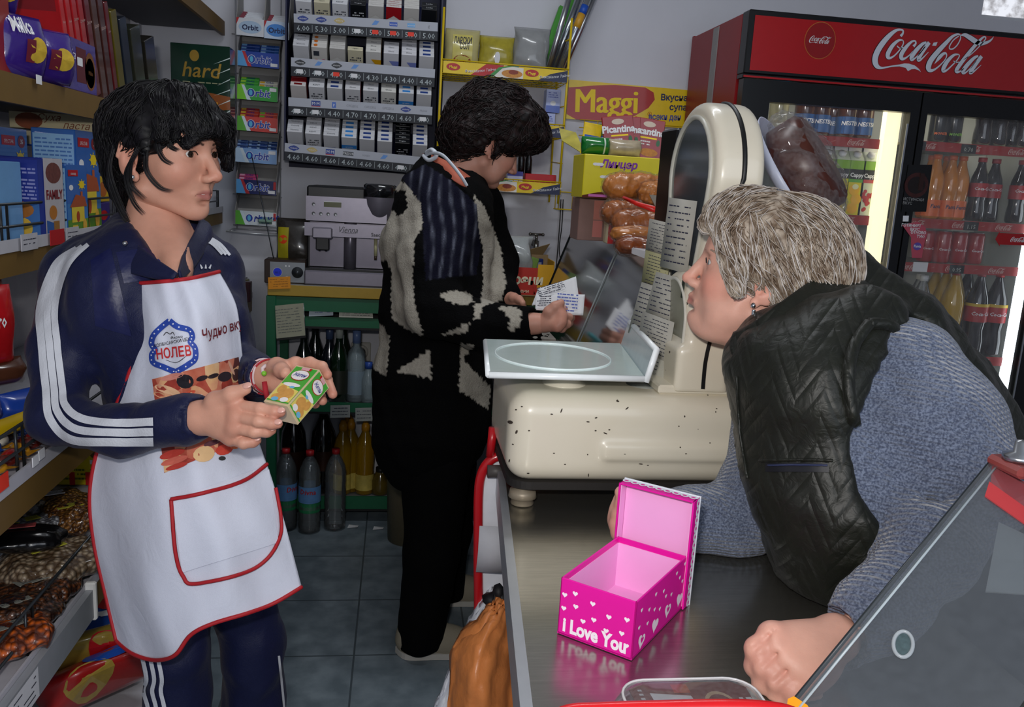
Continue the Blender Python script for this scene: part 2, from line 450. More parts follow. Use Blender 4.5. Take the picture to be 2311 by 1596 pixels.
def sky_mat():
 M=bpy.data.materials.new('window_daylight');M.use_nodes=True;nt=M.node_tree;L=nt.links.new;Pn=nt.nodes['Principled BSDF']
 tc=nt.nodes.new('ShaderNodeTexCoord');no=nt.nodes.new('ShaderNodeTexNoise');no.inputs['Scale'].default_value=22;no.inputs['Detail'].default_value=6
 L(tc.outputs['Object'],no.inputs['Vector']);cr=nt.nodes.new('ShaderNodeValToRGB')
 cr.color_ramp.elements[0].position=.4;cr.color_ramp.elements[0].color=(*lin('#a9a8ad'),1);cr.color_ramp.elements[1].position=.56;cr.color_ramp.elements[1].color=(*lin('#f3f6ff'),1)
 L(no.outputs['Fac'],cr.inputs[0]);L(cr.outputs[0],Pn.inputs['Emission Color']);Pn.inputs['Emission Strength'].default_value=1.0;Pn.inputs['Base Color'].default_value=(.02,.02,.02,1)
 return M
win=MB();win.box(((wx0+wx1)/2,YB+.09,(wz0+wz1)/2),(wx1-wx0,.012,wz1-wz0),sky_mat());wo=struct(win.build('window_1'))
wf=MB();fm=mt('#c9ccd0',.4)
for cx,cz,sx,sz in((wx0+.012,(wz0+wz1)/2,.024,wz1-wz0),(wx1-.012,(wz0+wz1)/2,.024,wz1-wz0),((wx0+wx1)/2,wz0+.012,wx1-wx0,.024),((wx0+wx1)/2,wz1-.012,wx1-wx0,.024)):
 wf.box((cx,YB+.06,cz),(sx,.03,sz),fm,bev=.003)
wf.build('window_frame',wo)
cd=bpy.data.cameras.new('camera');cam=bpy.data.objects.new('camera',cd);COL.objects.link(cam)
cd.sensor_width=36;cd.lens=36*FPX/IW;cd.clip_start=.02
Bk=-FWD
cam.matrix_world=Matrix(((RC.x,UC.x,Bk.x,CAM.x),(RC.y,UC.y,Bk.y,CAM.y),(RC.z,UC.z,Bk.z,CAM.z),(0,0,0,1)))
SC.camera=cam
def area(name,loc,size,sy,power,col,aim):
 l=bpy.data.lights.new(name,'AREA');l.shape='RECTANGLE';l.size=size;l.size_y=sy;l.energy=power;l.color=col
 o=bpy.data.objects.new(name,l);COL.objects.link(o);o.location=loc
 o.rotation_euler=(Vector(aim)-Vector(loc)).to_track_quat('-Z','Y').to_euler();return o
flash=area('camera_flash',CAM+UC*.11-RC*.05-FWD*.03,.06,.04,10.0,(1.0,.96,.92),CAM+FWD*3+UC*.35)
area('shop_front_daylight',(1.0,-1.1,1.9),2.6,1.6,24.0,(.82,.89,1.0),(.6,2.6,1.0))
area('ceiling_tube',(.3,2.0,2.68),1.2,.15,12.0,(.92,.96,1.0),(.3,2.3,0))
W_=bpy.data.worlds.new('world');SC.world=W_;W_.use_nodes=True
W_.node_tree.nodes['Background'].inputs[0].default_value=(.55,.65,.85,1);W_.node_tree.nodes['Background'].inputs[1].default_value=.16
SC.view_settings.view_transform='Standard';SC.view_settings.look='None';SC.view_settings.gamma=1;SC.view_settings.use_curve_mapping=False
SC.view_settings.exposure=-0.08
_LS=[[(552,262,46),(590,215,32),(592,165,26),(545,148,30),(470,165,46),(370,240,70),(260,360,86),(170,490,92),(115,620,94),(112,720,88),(150,790,66),(220,815,34),(300,803,24),(420,782,22),(540,770,30)],[(590,330,16),(510,340,40),(410,430,62),(335,560,72),(335,625,62),(375,640,36),(450,595,24),(540,495,20),(600,390,18),(590,330,16)],[(490,430,16),(535,470,16),(600,455,14)],[(775,440,46),(815,390,30),(800,345,24),(740,362,36),(650,450,60),(570,570,70),(565,640,62),(610,655,38),(690,605,20),(770,520,14)],[(1000,370,30),(930,400,50),(830,500,66),(750,610,70),(745,665,54),(790,655,26),(880,570,18),(980,440,16)],[(1050,372,62),(960,490,66),(885,610,66),(862,675,54),(910,665,28),(1035,540,8)],[(1590,250,16),(1590,310,18),(1540,410,20),(1465,480,20),(1405,482,18),(1405,430,18),(1470,330,18),(1560,262,18)],[(1590,242,20),(1540,230,30),(1450,270,46),(1340,380,66),(1200,530,80),(1080,680,86),(1037,790,88),(1052,850,66),(1110,855,40),(1200,800,24),(1310,690,18),(1350,610,18),(1335,560,30),(1285,575,48),(1220,640,56),(1140,745,4)],[(1600,245,16),(1670,242,54),(1760,290,72),(1850,350,76),(1940,390,60),(2040,375,44),(2120,330,30),(2172,265,3)],[(1560,578,16),(1480,590,40),(1380,680,62),(1305,800,70),(1295,865,56),(1350,855,30),(1440,775,22),(1530,680,18),(1572,610,18),(1560,578,16)],[(1470,690,14),(1510,715,14),(1575,712,12)],[(1650,670,8),(1760,590,14),(1880,480,16),(1990,360,18),(2030,300,20),(2008,272,24),(1950,312,38),(1840,430,56),(1700,600,62),(1580,760,66),(1522,855,62),(1545,885,40),(1600,865,20),(1650,820,14)],[(1900,605,30),(1830,640,50),(1730,740,66),(1645,850,68),(1642,900,48),(1690,888,25),(1780,800,18),(1870,680,14)],[(1960,610,60),(1870,730,66),(1785,855,66),(1762,900,48),(1810,888,26),(1952,763,6)]]
_LP=[[(540,752),(620,736),(700,740),(800,772),(870,830),(908,888),(860,852),(800,832),(740,836),(680,870),(640,812),(540,790)],[(1125,375),(1195,363),(1168,430),(1100,426)]]
_hp=on(1960,120,1,2.85);_hq=on(2260,120,1,2.85);_LW=_hq.x-_hp.x
def _lg(x,y):
 p=on(1960+x/7.703,50+y/7.703,1,2.85);return((p.x-_hp.x)/_LW-.5,(p.z-_hp.z)/_LW)
_c0=_lg(1125,540)
_LN=[[(*(a-c for a,c in zip(_lg(x,y),_c0)),w/2311*1.02)for x,y,w in s]for s in _LS]
_LQ=[[tuple(a-c for a,c in zip(_lg(x,y),_c0))for x,y in p]for p in _LP]
def script_logo(mb,F,x,y,w,mat,sub=4,z=.0008,bold=1.0,sy=1.0):
 for s in _LN:
  n=max(len(s),int(len(s)*sub));c=catmull(s,n);vs=[]
  for i,p in enumerate(c):
   t=c[min(i+1,n-1)]-c[max(i-1,0)];l=sqrt(t.x**2+t.y**2)or 1
   nx,ny=-t.y/l*p.z*bold/2,t.x/l*p.z*bold/2
   vs+=[(x+(p.x+nx)*w,y+(p.y+ny)*w*sy,z),(x+(p.x-nx)*w,y+(p.y-ny)*w*sy,z)]
  mb.add(vs,[(2*i,2*i+1,2*i+3,2*i+2)for i in range(n-1)],mat,F)
 for q in _LQ:mb.poly(F,[(x+a*w,y+b_*w*sy)for a,b_ in q],mat,z)
ROW=['top','second','third','bottom']
YF=3.22
CR0=on(643,362,1,YF);ux_=Vector((1,0,-.02)).normalized()
CRK=thing('cigarette_rack','dark blue wall rack of cigarette packs with white price strips','rack',(CR0 .x,YB,CR0 .z))
W8=.535;NV_=mt('#10163a',.5);NVD=mt('#0b1030',.6);ST=mt('#a9adb8',.5,n=.03);DK=mt('#0d1522',.5);NUM=mt('#aeb8bc',.5);RS_=mt('#e8341a',.5)
sl=[(on(667,31,1,YF),on(978,51,1,YF)),(on(661,130,1,YF),on(972,156,1,YF)),(on(655,220,1,YF),on(966,241,1,YF)),(on(647,323,1,YF),on(957,355,1,YF))]
b=MB();b.box((CR0 .x+W8/2+.012,YB-.006,1.74),(W8+.05,.01,.72),NVD);b.build('back_panel',CRK,world=True)
for x0_,nm_ in((CR0 .x-.006,'side_panel'),(CR0 .x+W8+.012,'side_panel')):
 b=MB();b.prism(FR((x0_,0,0),(0,1,0),(0,0,1)),[(YB-.012,2.10),(YF+.05,2.10),(YF+.008,CR0 .z),(YB-.012,CR0 .z)],.006,NV_);b.build(nm_,CRK,world=True)
price=[['6.00','5.30','5.00','5.00','5.00','5.00','5.00','5.00'],['4.80','4.80','4.50','4.40','4.30','4.30','4.40','4.40'],['4.50','4.40','4.40','4.70','4.70','4.70','4.60','4.60'],['4.60','4.60','4.60','4.60','4.60','4.60','4.00','4.60']]
logo=[['V','V','v','','~','B','b','g'],['K','~','K','~','','','',''],['','MM','P','СРЕДЕЦ','СРЕДЕЦ','СРЕДЕЦ','V','Melnik'],['V','v','MM','TRESOR','V.NIDI','~','','']]
stick={(0,4):RS_,(0,5):RS_,(0,6):RS_,(1,2):RS_,(0,3):PAPER,(1,0):PAPER,(1,1):PAPER,(1,3):PAPER,(2,0):PAPER,(2,1):PAPER,(2,7):PAPER,(3,6):PAPER}
slots={}
for r,(a,c)in enumerate(sl):
 x=(c-a);wlen=x.length+.022;F=FR(a-x.normalized()*.006+Vector((0,-.004,0)),x,(0,-.05,1));b=MB()
 b.prism(F,[(0,-.062),(wlen,-.062),(wlen,0),(0,0)],-.004,DK);b.rect(F,0,-.030,wlen,0,ST,.0006);p8=wlen/8
 for k in range(8):
  xc=p8*(k+.5);b.text(F,price[r][k],xc,-.056,.026,NUM,res=1,z=.001)
  if k:b.rect(F,p8*k-.0005,-.058,p8*k+.0005,-.034,NUM,.0008)
  g=logo[r][k]
  if g in('V','v','K'):
   m_={'V':mt('#2a3f8a',.5),'v':mt('#b8a56a',.5),'K':mt('#33363c',.5)}[g];b.poly(F,[(xc-.02,-.015),(xc-.012,-.009),(xc,-.005),(xc+.012,-.009),(xc+.02,-.015),(xc+.012,-.021),(xc,-.025),(xc-.012,-.021)],m_,.001);b.text(F,'victory',xc,-.0175,.009,PAPER,res=1,z=.0014)
  elif g=='MM':b.rect(F,xc-.016,-.025,xc+.016,-.006,mt('#26408c',.5),.001);b.rect(F,xc-.016,-.026,xc+.016,-.0235,RED,.0012);b.text(F,'M·M',xc,-.0205,.015,PAPER,res=1,z=.0014)
  elif g=='~':b.poly(F,[(xc-.014,-.022),(xc-.002,-.006),(xc+.014,-.008),(xc+.004,-.02)],mt('#5d8fd0',.5),.001)
  elif g in'Bb' and g:b.rect(F,xc-.014,-.022,xc+.014,-.008,BLUE if g=='B' else mt('#6aa5d8',.5),.001);b.text(F,'victory',xc,-.018,.009,PAPER,res=1,z=.0014)
  elif g=='TRESOR':b.rect(F,xc-.019,-.022,xc+.019,-.008,mt('#4b5058',.5),.001);b.text(F,g,xc,-.0185,.011,PAPER,res=1,z=.0014)
  elif g and g!='P':b.text(F,g,xc,-.019,.010 if len(g)>3 else.016,mt('#7d7f88',.5),res=1,z=.001)
  elif g=='P':b.rect(F,xc-.007,-.026,xc+.007,-.006,mt('#4a6fc0',.5),.001);b.text(F,'P',xc,-.022,.014,PAPER,res=1,z=.0014)
  if(r,k)in stick:b.rect(F,xc-.012,-.052,xc+.010,-.038,stick[r,k],.0016)
  slots[r,k]=F@Vector((xc,0,0))
 b.build('price_strip',CRK,world=True)
 b=MB();A_=F@Vector((0,-.035,-.004));B_=F@Vector((wlen,-.035,-.004));b.grid([[A_,B_],[A_+Vector((0,.05,-.004)),B_+Vector((0,.05,-.004))],[A_+Vector((0,YB-.014-A_.y,.125)),B_+Vector((0,YB-.014-B_.y,.125))]],NV_,False,thick=.003);b.build('shelf',CRK,world=True)
def pack_proto(body,kind,text,acc,side=None):
 b=MB();w,d,h=.054,.0215,.087;bm=mt(body,.35,n=.04);b.box((0,0,h/2),(w,d,h),bm,bev=.0012);F=FR((0,-d/2,0));T_=FR((0,0,h),(1,0,0),(0,1,0));am=mt(acc,.4,n=.04);tm=mt('#3a3f4a' if body!='#15171b' else'#c5c8cc',.5)
 if kind=='band':b.rect(F,-w*.4,.012,w*.4,.026,am);b.text(F,text,0,.0165,.010,PAPER,res=1)
 elif kind=='hex':b.poly(F,[(-.027,.022),(-.014,.031),(.014,.031),(.027,.022),(.014,.013),(-.014,.013)],am);b.text(F,text,0,.0185,.011,PAPER,res=1)
 elif kind=='tent':b.poly(F,[(-w/2,h),(w/2,h),(w/2,.034),(0,.052),(-w/2,.034)],am);b.text(F,text,0,.012,.013,BLACK,res=1)
 elif kind=='line':b.lines(F,-.02,.04,.02,.06,2,tm);b.rect(F,-w*.42,.006,w*.42,.0075,tm);b.text(F,text,0,.03,.012,tm,res=1,shear=.3)
 elif kind=='corner':b.poly(F,[(w/2,h*.05),(w/2,h*.62),(-.008,h*.62),(.012,h*.3)],am);b.text(F,text,-.006,.02,.011,tm,res=1,shear=.3)
 elif kind=='wave':b.rect(F,-w/2,.034,w/2,.05,am);b.text(F,text,0,.038,.010,PAPER,res=1)
 elif kind=='dot':b.disc(F,-.012,.026,.011,.011,am);b.disc(F,.014,.026,.011,.011,mt('#c2407a',.4));b.text(F,text,-.012,.022,.011,PAPER,res=1);b.rect(F,-.02,.05,.0,.07,tm)
 if side:b.rect(FR((w/2,0,0),(0,1,0)),-d/2+.001,.002,d/2-.001,h-.002,mt(side,.4))
 if kind in('band','wave'):b.rect(T_,-.014,-.006,.014,.004,am)
 elif kind=='dot':b.disc(T_,-.012,0,.007,.007,am)
 else:b.text(T_,text or'x',0,-.004,.010,am if kind=='tent' else tm,res=1)
 me=b.build('cigarette_pack');return me
PT={k:pack_proto(*v)for k,v in dict(W=('#d9dade','band','victory','#2b4488'),H=('#d5d6db','hex','Victory','#27408a'),M=('#d8d6d2','tent','Marlboro','#c9c6c2'),R=('#d8d6d2','tent','Marlboro','#a81820'),K=('#dcdde2','line','KENT','#3a5aa8'),C=('#d6cfb2','line','cigari','#888888'),B=('#15171b','line','Vogue','#555555'),L=('#15171b','hex','Lucky','#2b6cb8'),G=('#dcd9d4','dot','GD','#d8742a'),Y=('#dddcd8','corner','Slims','#d9a018','#c88a20'),P=('#dcdce2','corner','Slims','#7a86c8'),S=('#dcdce0','line','Gluan','#999999','#b8243a'),D=('#dddde0','line','Gluan','#999999','#2a78c8'),E=('#dddcd6','line','Gluan','#999999','#d4cfa8'),A=('#d9dce2','wave','aroma','#3a8ad8'),T=('#d8d9de','band','M M','#2b4488'),Q=('#dcd6d4','band','LM','#7c1a1e'),X=('#26388c','band','W7','#26388c'),Z=('#8a1a20','band','W7','#8a1a20')).items()}
DESC=dict(W='white blue-banded',H='white blue-hexagon',M='white and grey',R='red and white',K='plain white',C='cream',B='black',L='black blue-badged',G='white orange-dotted',Y='white yellow-cornered',P='white lilac-cornered',S='white red-sided',D='white blue-sided',E='white cream-sided',A='white blue-waved',T='white double-M',Q='white and maroon',X='blue-topped',Z='maroon-topped')
lay=[[('K',2),('C',2),('K',3),('B',2),('M',4),('R',5),('M',5),('L',2)],[('H',3),('G',4),('M',6),('C',1),('Y',9),('P',3),('P',8),('T',4)],[('Q',1),('K',3),('W',4),('S',5),('D',5),('E',5),('A',4),('T',5)],[('H',3),('K',4),('H',6),('A',5),('W',6),('W',7),('B',5),('T',6)]]
used_p=set();PA=radians(44)
def place_pack(k,loc,label,group):
 if k not in used_p:used_p.add(k);o=PT[k];o.location=loc;o.rotation_euler=(PA,0,0);tag(o,label,'cigarette pack',group);return o
 return tag(dup(PT[k],loc,tilt=(PA,0,0)),label,'cigarette pack',group)
for r in range(4):
 for k in range(8):
  t_,n=lay[r][k];s0=slots[r,k];pos=f'{ORD[k]} slot, {ROW[r]} row'
  if t_=='Q':seq=['Q','Z','Z','X','X']
  else:seq=[t_]*n
  for i,q in enumerate(seq):
   if i>8:break
   lc_=(s0 .x,s0 .y+.072+i*.0227*cos(PA),s0 .z-.012+i*.0227*sin(PA))
   lab=f'{DESC[q]} cigarette pack at the front of the {pos}' if i==0 else f'{DESC[q]} cigarette packs stepped behind the front one, {pos}'
   if i and q=='X':lab=f'blue-topped cigarette packs at the back of the {pos}'
   place_pack(q,lc_,lab.replace('packs','pack'),None if i==0 else f'{DESC[q]} packs behind the front, {pos}')
WR=mt('#c5c8cc',.35,.5);GB=mt('#8f8d8b',.6,n=.05)
GR=thing('gum_rack','white wire wall rack with seven tiers of chewing gum trays','rack',(-.53,YB,1.13))
b=MB()
for x in(-.625,-.46):b.tube([(x,YB-.012,2.14),(x,YB-.012,1.13),(x,3.32,1.13)],.0028,WR,6)
for z in(1.13,1.25,1.36,1.48,1.60,1.70,1.84,2.0):b.tube([(-.64,YB-.010,z+.015),(-.455,YB-.010,z+.010)],.0025,WR,6)
b.tube([(-.64,3.31,1.128),(-.455,3.31,1.122),(-.455,YB-.012,1.13),(-.64,YB-.012,1.13),(-.64,3.31,1.128)],.003,WR,6)
b.build('wire_frame',GR,world=True)
tiers=[((536,115),(629,154),'#1d3f9a','#5aa0d8',BLUE),((535,191),(626,229),'#2f9a3a','#7ac832',GREEN),((535,266),(626,299),'#c23a34','#5aa838',RED),((531,340),(624,370),'#7aa0d0','#b9d2ea',BLUE),((533,412),(623,440),'#15205a','#5aa0d8',NAVY),((531,483),(623,510),'#c9d2d8','#5aa838',PAPER)]
gum_n=0
def gum_proto(h,acc,sz=(.068,.016,.011)):
 b=MB();b.box((0,0,sz[2]/2),sz,mt(h,.3,n=.1,coat=.3),bev=.002);T_=FR((0,0,sz[2]),(1,0,0),(0,1,0));F=FR((0,-sz[1]/2,0));b.rect(T_,-sz[0]*.45,-sz[1]*.3,-sz[0]*.2,sz[1]*.3,mt(acc,.4));b.text(T_,'Orbit',.004,-sz[1]*.3,sz[1]*.8,mt('#1c2f78',.4),bold=.02,res=1);b.text(F,'Orbit',0,sz[2]*.15,sz[2]*.85,mt('#1c2f78',.4),bold=.02,res=1)
 return b.build('chewing_gum')
def gums(proto,cols_,rows_,o,dxs,ex_,ey_,tilt,what,grp):
 n=0
 for i in range(rows_):
  for j in range(cols_):
   p=o+ex_*(dxs[j])+ey_*(i*.0175)
   lb=f'{what}, frontmost piece' if i==0 and cols_==1 else what
   if n==0:proto.location=p;proto.rotation_euler=(tilt,0,0);tag(proto,what,'chewing gum',grp)
   else:dup(proto,p,None,what,grp,(tilt,0,0))
   n+=1
content=[(('#2a4a98','#7ab0e0','blue gum stick packs on the left side of the second tray'),5,('#3a6ab8','#9ac0e8','light blue gum packs on the right side of the second tray'),5),(('#3f9a38','#a0d040','green gum packs on the left of the third tray'),5,('#c8c6b8','#d8a838','white and yellow gum packs on the right of the third tray'),4),(('#a8382c','#c8a838','red gum packs on the left of the fourth tray'),5,('#c05040','#6aa838','red and green gum packs on the right of the fourth tray'),4),(('#4a68a0','#8aa8d0','small blue gum wrappers heaped left in the fifth tray'),5,('#3a5890','#9ab8d8','small blue gum wrappers heaped right in the fifth tray'),5),(('#c04a7a','#e0a0b8','pink gum packs on the left of the sixth tray'),4,('#25408a','#5a80c0','single dark blue gum pack on the right of the sixth tray'),1),(None,0,('#7a9a8a','#2f5a9a','greenish gum bag alone in the bottom tray'),1)]
for t,((x0,y0),(x1,y1),h1,h2,_)in enumerate(tiers):
 a=on(x0,y0,1,3.335);e=on(x1,y1,1,3.335);x0w,x1w=a.x,e.x;zt_=(a.z+on(x1,y0+6,1,3.335).z)/2;zb_=e.z-.0
 b=MB();F=FR((x0w,3.335,zb_),(1,0,-.02));w=x1w-x0w;h_=.052
 pm=mt(h1,.35,n=.1,ns=30);b.prism(F,[(0,0),(w,0),(w,h_),(0,h_)],-.003,pm)
 b.poly(F,[(0,0),(w*.24,0),(w*.10,h_),(0,h_)],mt(h2,.35),.0006);b.poly(F,[(w*.24,0),(w*.34,0),(w*.17,h_),(w*.10,h_)],mt('#b83038' if t in(0,4)else'#cfdde6',.4),.0008)
 tcol=mt('#1d3a9a',.4);
 b.text(F,'rbit',w*.62,h_*.26,h_*.72,PAPER,bold=.05,shear=.15,z=.001);b.text(F,'rbit',w*.62,h_*.26,h_*.72,tcol,bold=.02,shear=.15,z=.0014);b.disc(F,w*.34,h_*.50,h_*.27,h_*.30,PAPER,.001);b.disc(F,w*.34,h_*.50,h_*.24,h_*.27,tcol,.0014);b.disc(F,w*.335,h_*.50,h_*.12,h_*.2,mt('#5ab0d8',.3),.0018)
 b.rect(F,w*.80,h_*.1 if t not in(1,3)else h_*.68,w*.97,h_*.32 if t not in(1,3)else h_*.92,PAPER,.0016)
 if t>3:b.rect(F,w*.93,h_*.4,w*.99,h_*.95,RED,.0016)
 tr_=b
 zi=zb_+.004;yb_=3.43;rise=.095
 tr_.grid([[(x0w,3.336,zi),(x1w,3.336,zi-.002)],[(x0w,yb_,zi+rise),(x1w,yb_,zi+rise)]],GB,False,thick=.002)
 tr_.prism(FR((x0w,0,0),(0,1,0)),[(3.336,zb_),(yb_,zi+rise),(yb_,zi+rise+.025),(3.39,zi+.105),(3.336,zb_+h_)],-.002,GB);tr_.prism(FR((x1w,0,0),(0,1,0)),[(3.336,zb_),(yb_,zi+rise),(yb_,zi+rise+.025),(3.39,zi+.105),(3.336,zb_+h_)],.002,GB)
 tr_.add([(x0w,yb_,zi+rise),(x1w,yb_,zi+rise),(x1w,yb_,zi+rise+.025),(x0w,yb_,zi+rise+.025)],[(0,1,2,3)],GB)
 tr_.build('gum_tray',GR,world=True)
 ey_=Vector((0,yb_-3.336,rise)).normalized();tl_t=atan2(rise,yb_-3.336);up_=Vector((0,-ey_.z,ey_.y))
 L_,nl,R__,nr=content[t]
 small=(.04,.011,.010)if t==3 else(.068,.0155,.012)
 def bd(spec,n,xc):
  if not spec:return
  pr=gum_proto(spec[0],spec[1],small if n>1 or t<5 else(.05,.05,.016));cols_=2 if t==3 else 1
  o=Vector((xc,3.336,zi))+ey_*.022+up_*.004
  gums(pr,cols_,n,o,[-.02,.021]if cols_==2 else[0],Vector((1,0,0)),ey_,tl_t,spec[2],spec[2].replace('gum','chewing gum'))
 bd(L_,nl,x0w+w*.26);bd(R__,nr,x0w+w*.74)
for k,((x0,y0),(x1,y1),h1)in enumerate((((533,48),(595,83),'#c9ccd2'),((596,56),(651,90),'#b9c9de'))):
 a=on(x0,y0,1,3.30);e=on(x1,y1,1,3.30);w=e.x-a.x;zb_=e.z;h_=.06;b=MB();F=FR((a.x,3.30,zb_),(1,0,-.02))
 b.prism(F,[(0,0),(w,0),(w,h_),(0,h_)],-.003,mt(h1,.4));b.disc(F,w*.5,h_*.5,w*.42,h_*.36,mt('#9fb6cf' if k==0 else'#3f7fc8',.4),.0006);b.text(F,'Orbit',w*.5,h_*.34,h_*.42,NAVY,bold=.03,z=.001);b.poly(F,[(0,h_*.6),(w*.1,h_),(0,h_)],RED,.001)
 b.grid([[(a.x,3.302,zb_+.005),(e.x,3.302,zb_+.003)],[(a.x,3.44,zb_+.05),(e.x,3.44,zb_+.05)]],GB,False,thick=.002)
 for xx in(a.x,e.x):b.prism(FR((xx,0,0),(0,1,0)),[(3.302,zb_),(3.44,zb_+.05),(3.44,zb_+.2),(3.37,zb_+.19),(3.302,zb_+h_)],.002,GB)
 b.build('gum_tray',GR,world=True)
 pb=MB();pb.box((0,0,.016),(w*.86,.016,.032),mt('#cfd3da',.4),bev=.002);F=FR((0,-.008,0));pb.rect(F,-w*.43,.0,-w*.25,.032,mt('#8a2a3a' if k else'#7a3040',.4));pb.text(F,'Orbit',.004,.010,.018,NAVY,bold=.03,res=1);pr=pb.build('gum_carton')
 wh='white gum carton stepped in the '+('left' if k==0 else'right')+' half of the topmost tray'
 for i in range(4):
  p=Vector((a.x+w/2,3.335+i*.022,zb_+.024+i*.0095+.012))
  if i==0:pr.location=p;tag(pr,wh,'chewing gum',wh.replace('carton','cartons'))
  else:dup(pr,p,None,wh,wh.replace('carton','cartons'))
YM=mt('#d1b312',.4);Y0=3.20
YR=thing('wire_rack','tall yellow wire shop rack with printed shelf strips on the back wall','rack',(.37,YB,1.33))
xa_,xb_=.139,.606
for x in(xa_,xb_):
 b=MB();b.tube([(x,Y0+.01,1.97),(x-.006,Y0+.01,1.30)],.0045,YM,8);b.tube([(x,YB-.008,2.05),(x,YB-.008,1.30)],.004,YM,8)
 for z in(1.34,1.45,1.56,1.66,1.78,1.90):b.tube([(x,Y0+.01,z),(x,YB-.01,z+.01)],.0025,YM,6)
 b.build('upright',YR,world=True)
def strip(F,w,h_,fl=0):
 b=MB();b.prism(F,[(0,0),(w,0),(w,h_),(0,h_)],-.002,mt('#e3c21a',.4))
 b.poly(F,[(w*.22,0),(w*.48,0),(w*.48,h_),(w*.34,h_)],RED,.0006);b.poly(F,[(w*.36,0),(w*.44,h_*.8),(w*.52,h_),(w*.60,h_),(w*.62,0)],mt('#3a8a40',.4),.0008);b.poly(F,[(w*.40,0),(w*.47,h_*.75),(w*.55,h_*.95),(w*.64,h_*.9),(w*.64,0)],mt('#dfd9cf',.4),.001);b.disc(F,w*.55,h_*.36,w*.085,h_*.34,mt('#c8863a',.5,n=.5,ns=160),.0012);b.disc(F,w*.56,h_*.5,w*.04,h_*.2,mt('#8a3a2a',.5,n=.4,ns=200),.0014)
 b.poly(F,[(w*.76,0),(w,0),(w,h_),(w*.86,h_*.6)],mt('#1c2346',.4),.0008)
 for xc in(w*.08,w*.71):b.disc(F,xc,h_*.55,w*.055,h_*.3,mt('#b31b1e',.4),.0012);b.text(F,'Maggi',xc,h_*.44,h_*.3,YEL,bold=.02,res=1,z=.0016)
 for xc,rc in((w*.28,.10),(w*.88,.10)):b.text(F,'Фикс',xc-w*.07,h_*.2,h_*.32,PAPER,bold=.01,res=1,z=.0016,rot=.1);b.text(F,'Малки Тайни',xc+w*.05,h_*.36,h_*.30,PAPER,shear=.3,res=1,z=.0016,rot=.16)
 return b
b=MB();[b.tube([(x_,y_,1.278),(x_,y_,1.345)],.0018,YM,5)for x_ in(.612,.68,.74,.80)for y_ in(3.265,3.335)];[b.tube([(.606,y_,z_),(.80,y_,z_)],.002,YM,5)for y_ in(3.265,3.30,3.335)for z_ in((1.278,)if y_==3.30 else(1.278,1.345))];b.build('side_basket',YR,world=True)
for z,nm_ in((1.745,0),(1.545,1),(1.335,2)):
 a=Vector((xa_+.004,Y0,z+.035));F=FR((xa_+.004,Y0+.002,z),(1,0,-.005));w=xb_-xa_-.008;st_=strip(F,w,.042);so_=st_.build('shelf_strip',YR,world=True)
 b=MB()
 for k in range(24):x=xa_+(xb_-xa_)*k/23;b.tube([(x,Y0+.008,z+.047),(x,Y0+.008,z+.0),(x,YB-.012,z+.0)],.0014,YM,5)
 for k in range(5):y=Y0+.01+(YB-Y0-.025)*k/4;b.tube([(xa_,y,z),(xb_,y,z)],.002,YM,6)
 b.tube([(xa_,Y0+.006,z+.047),(xb_,Y0+.006,z+.045)],.0028,YM,6);b.tube([(xa_,YB-.012,z+.06),(xb_,YB-.012,z+.06)],.002,YM,6)
 for k in range(24):x=xa_+(xb_-xa_)*k/23;b.tube([(x,YB-.012,z),(x,YB-.012,z+.06)],.0012,YM,5)
 b.build('basket',YR,world=True)
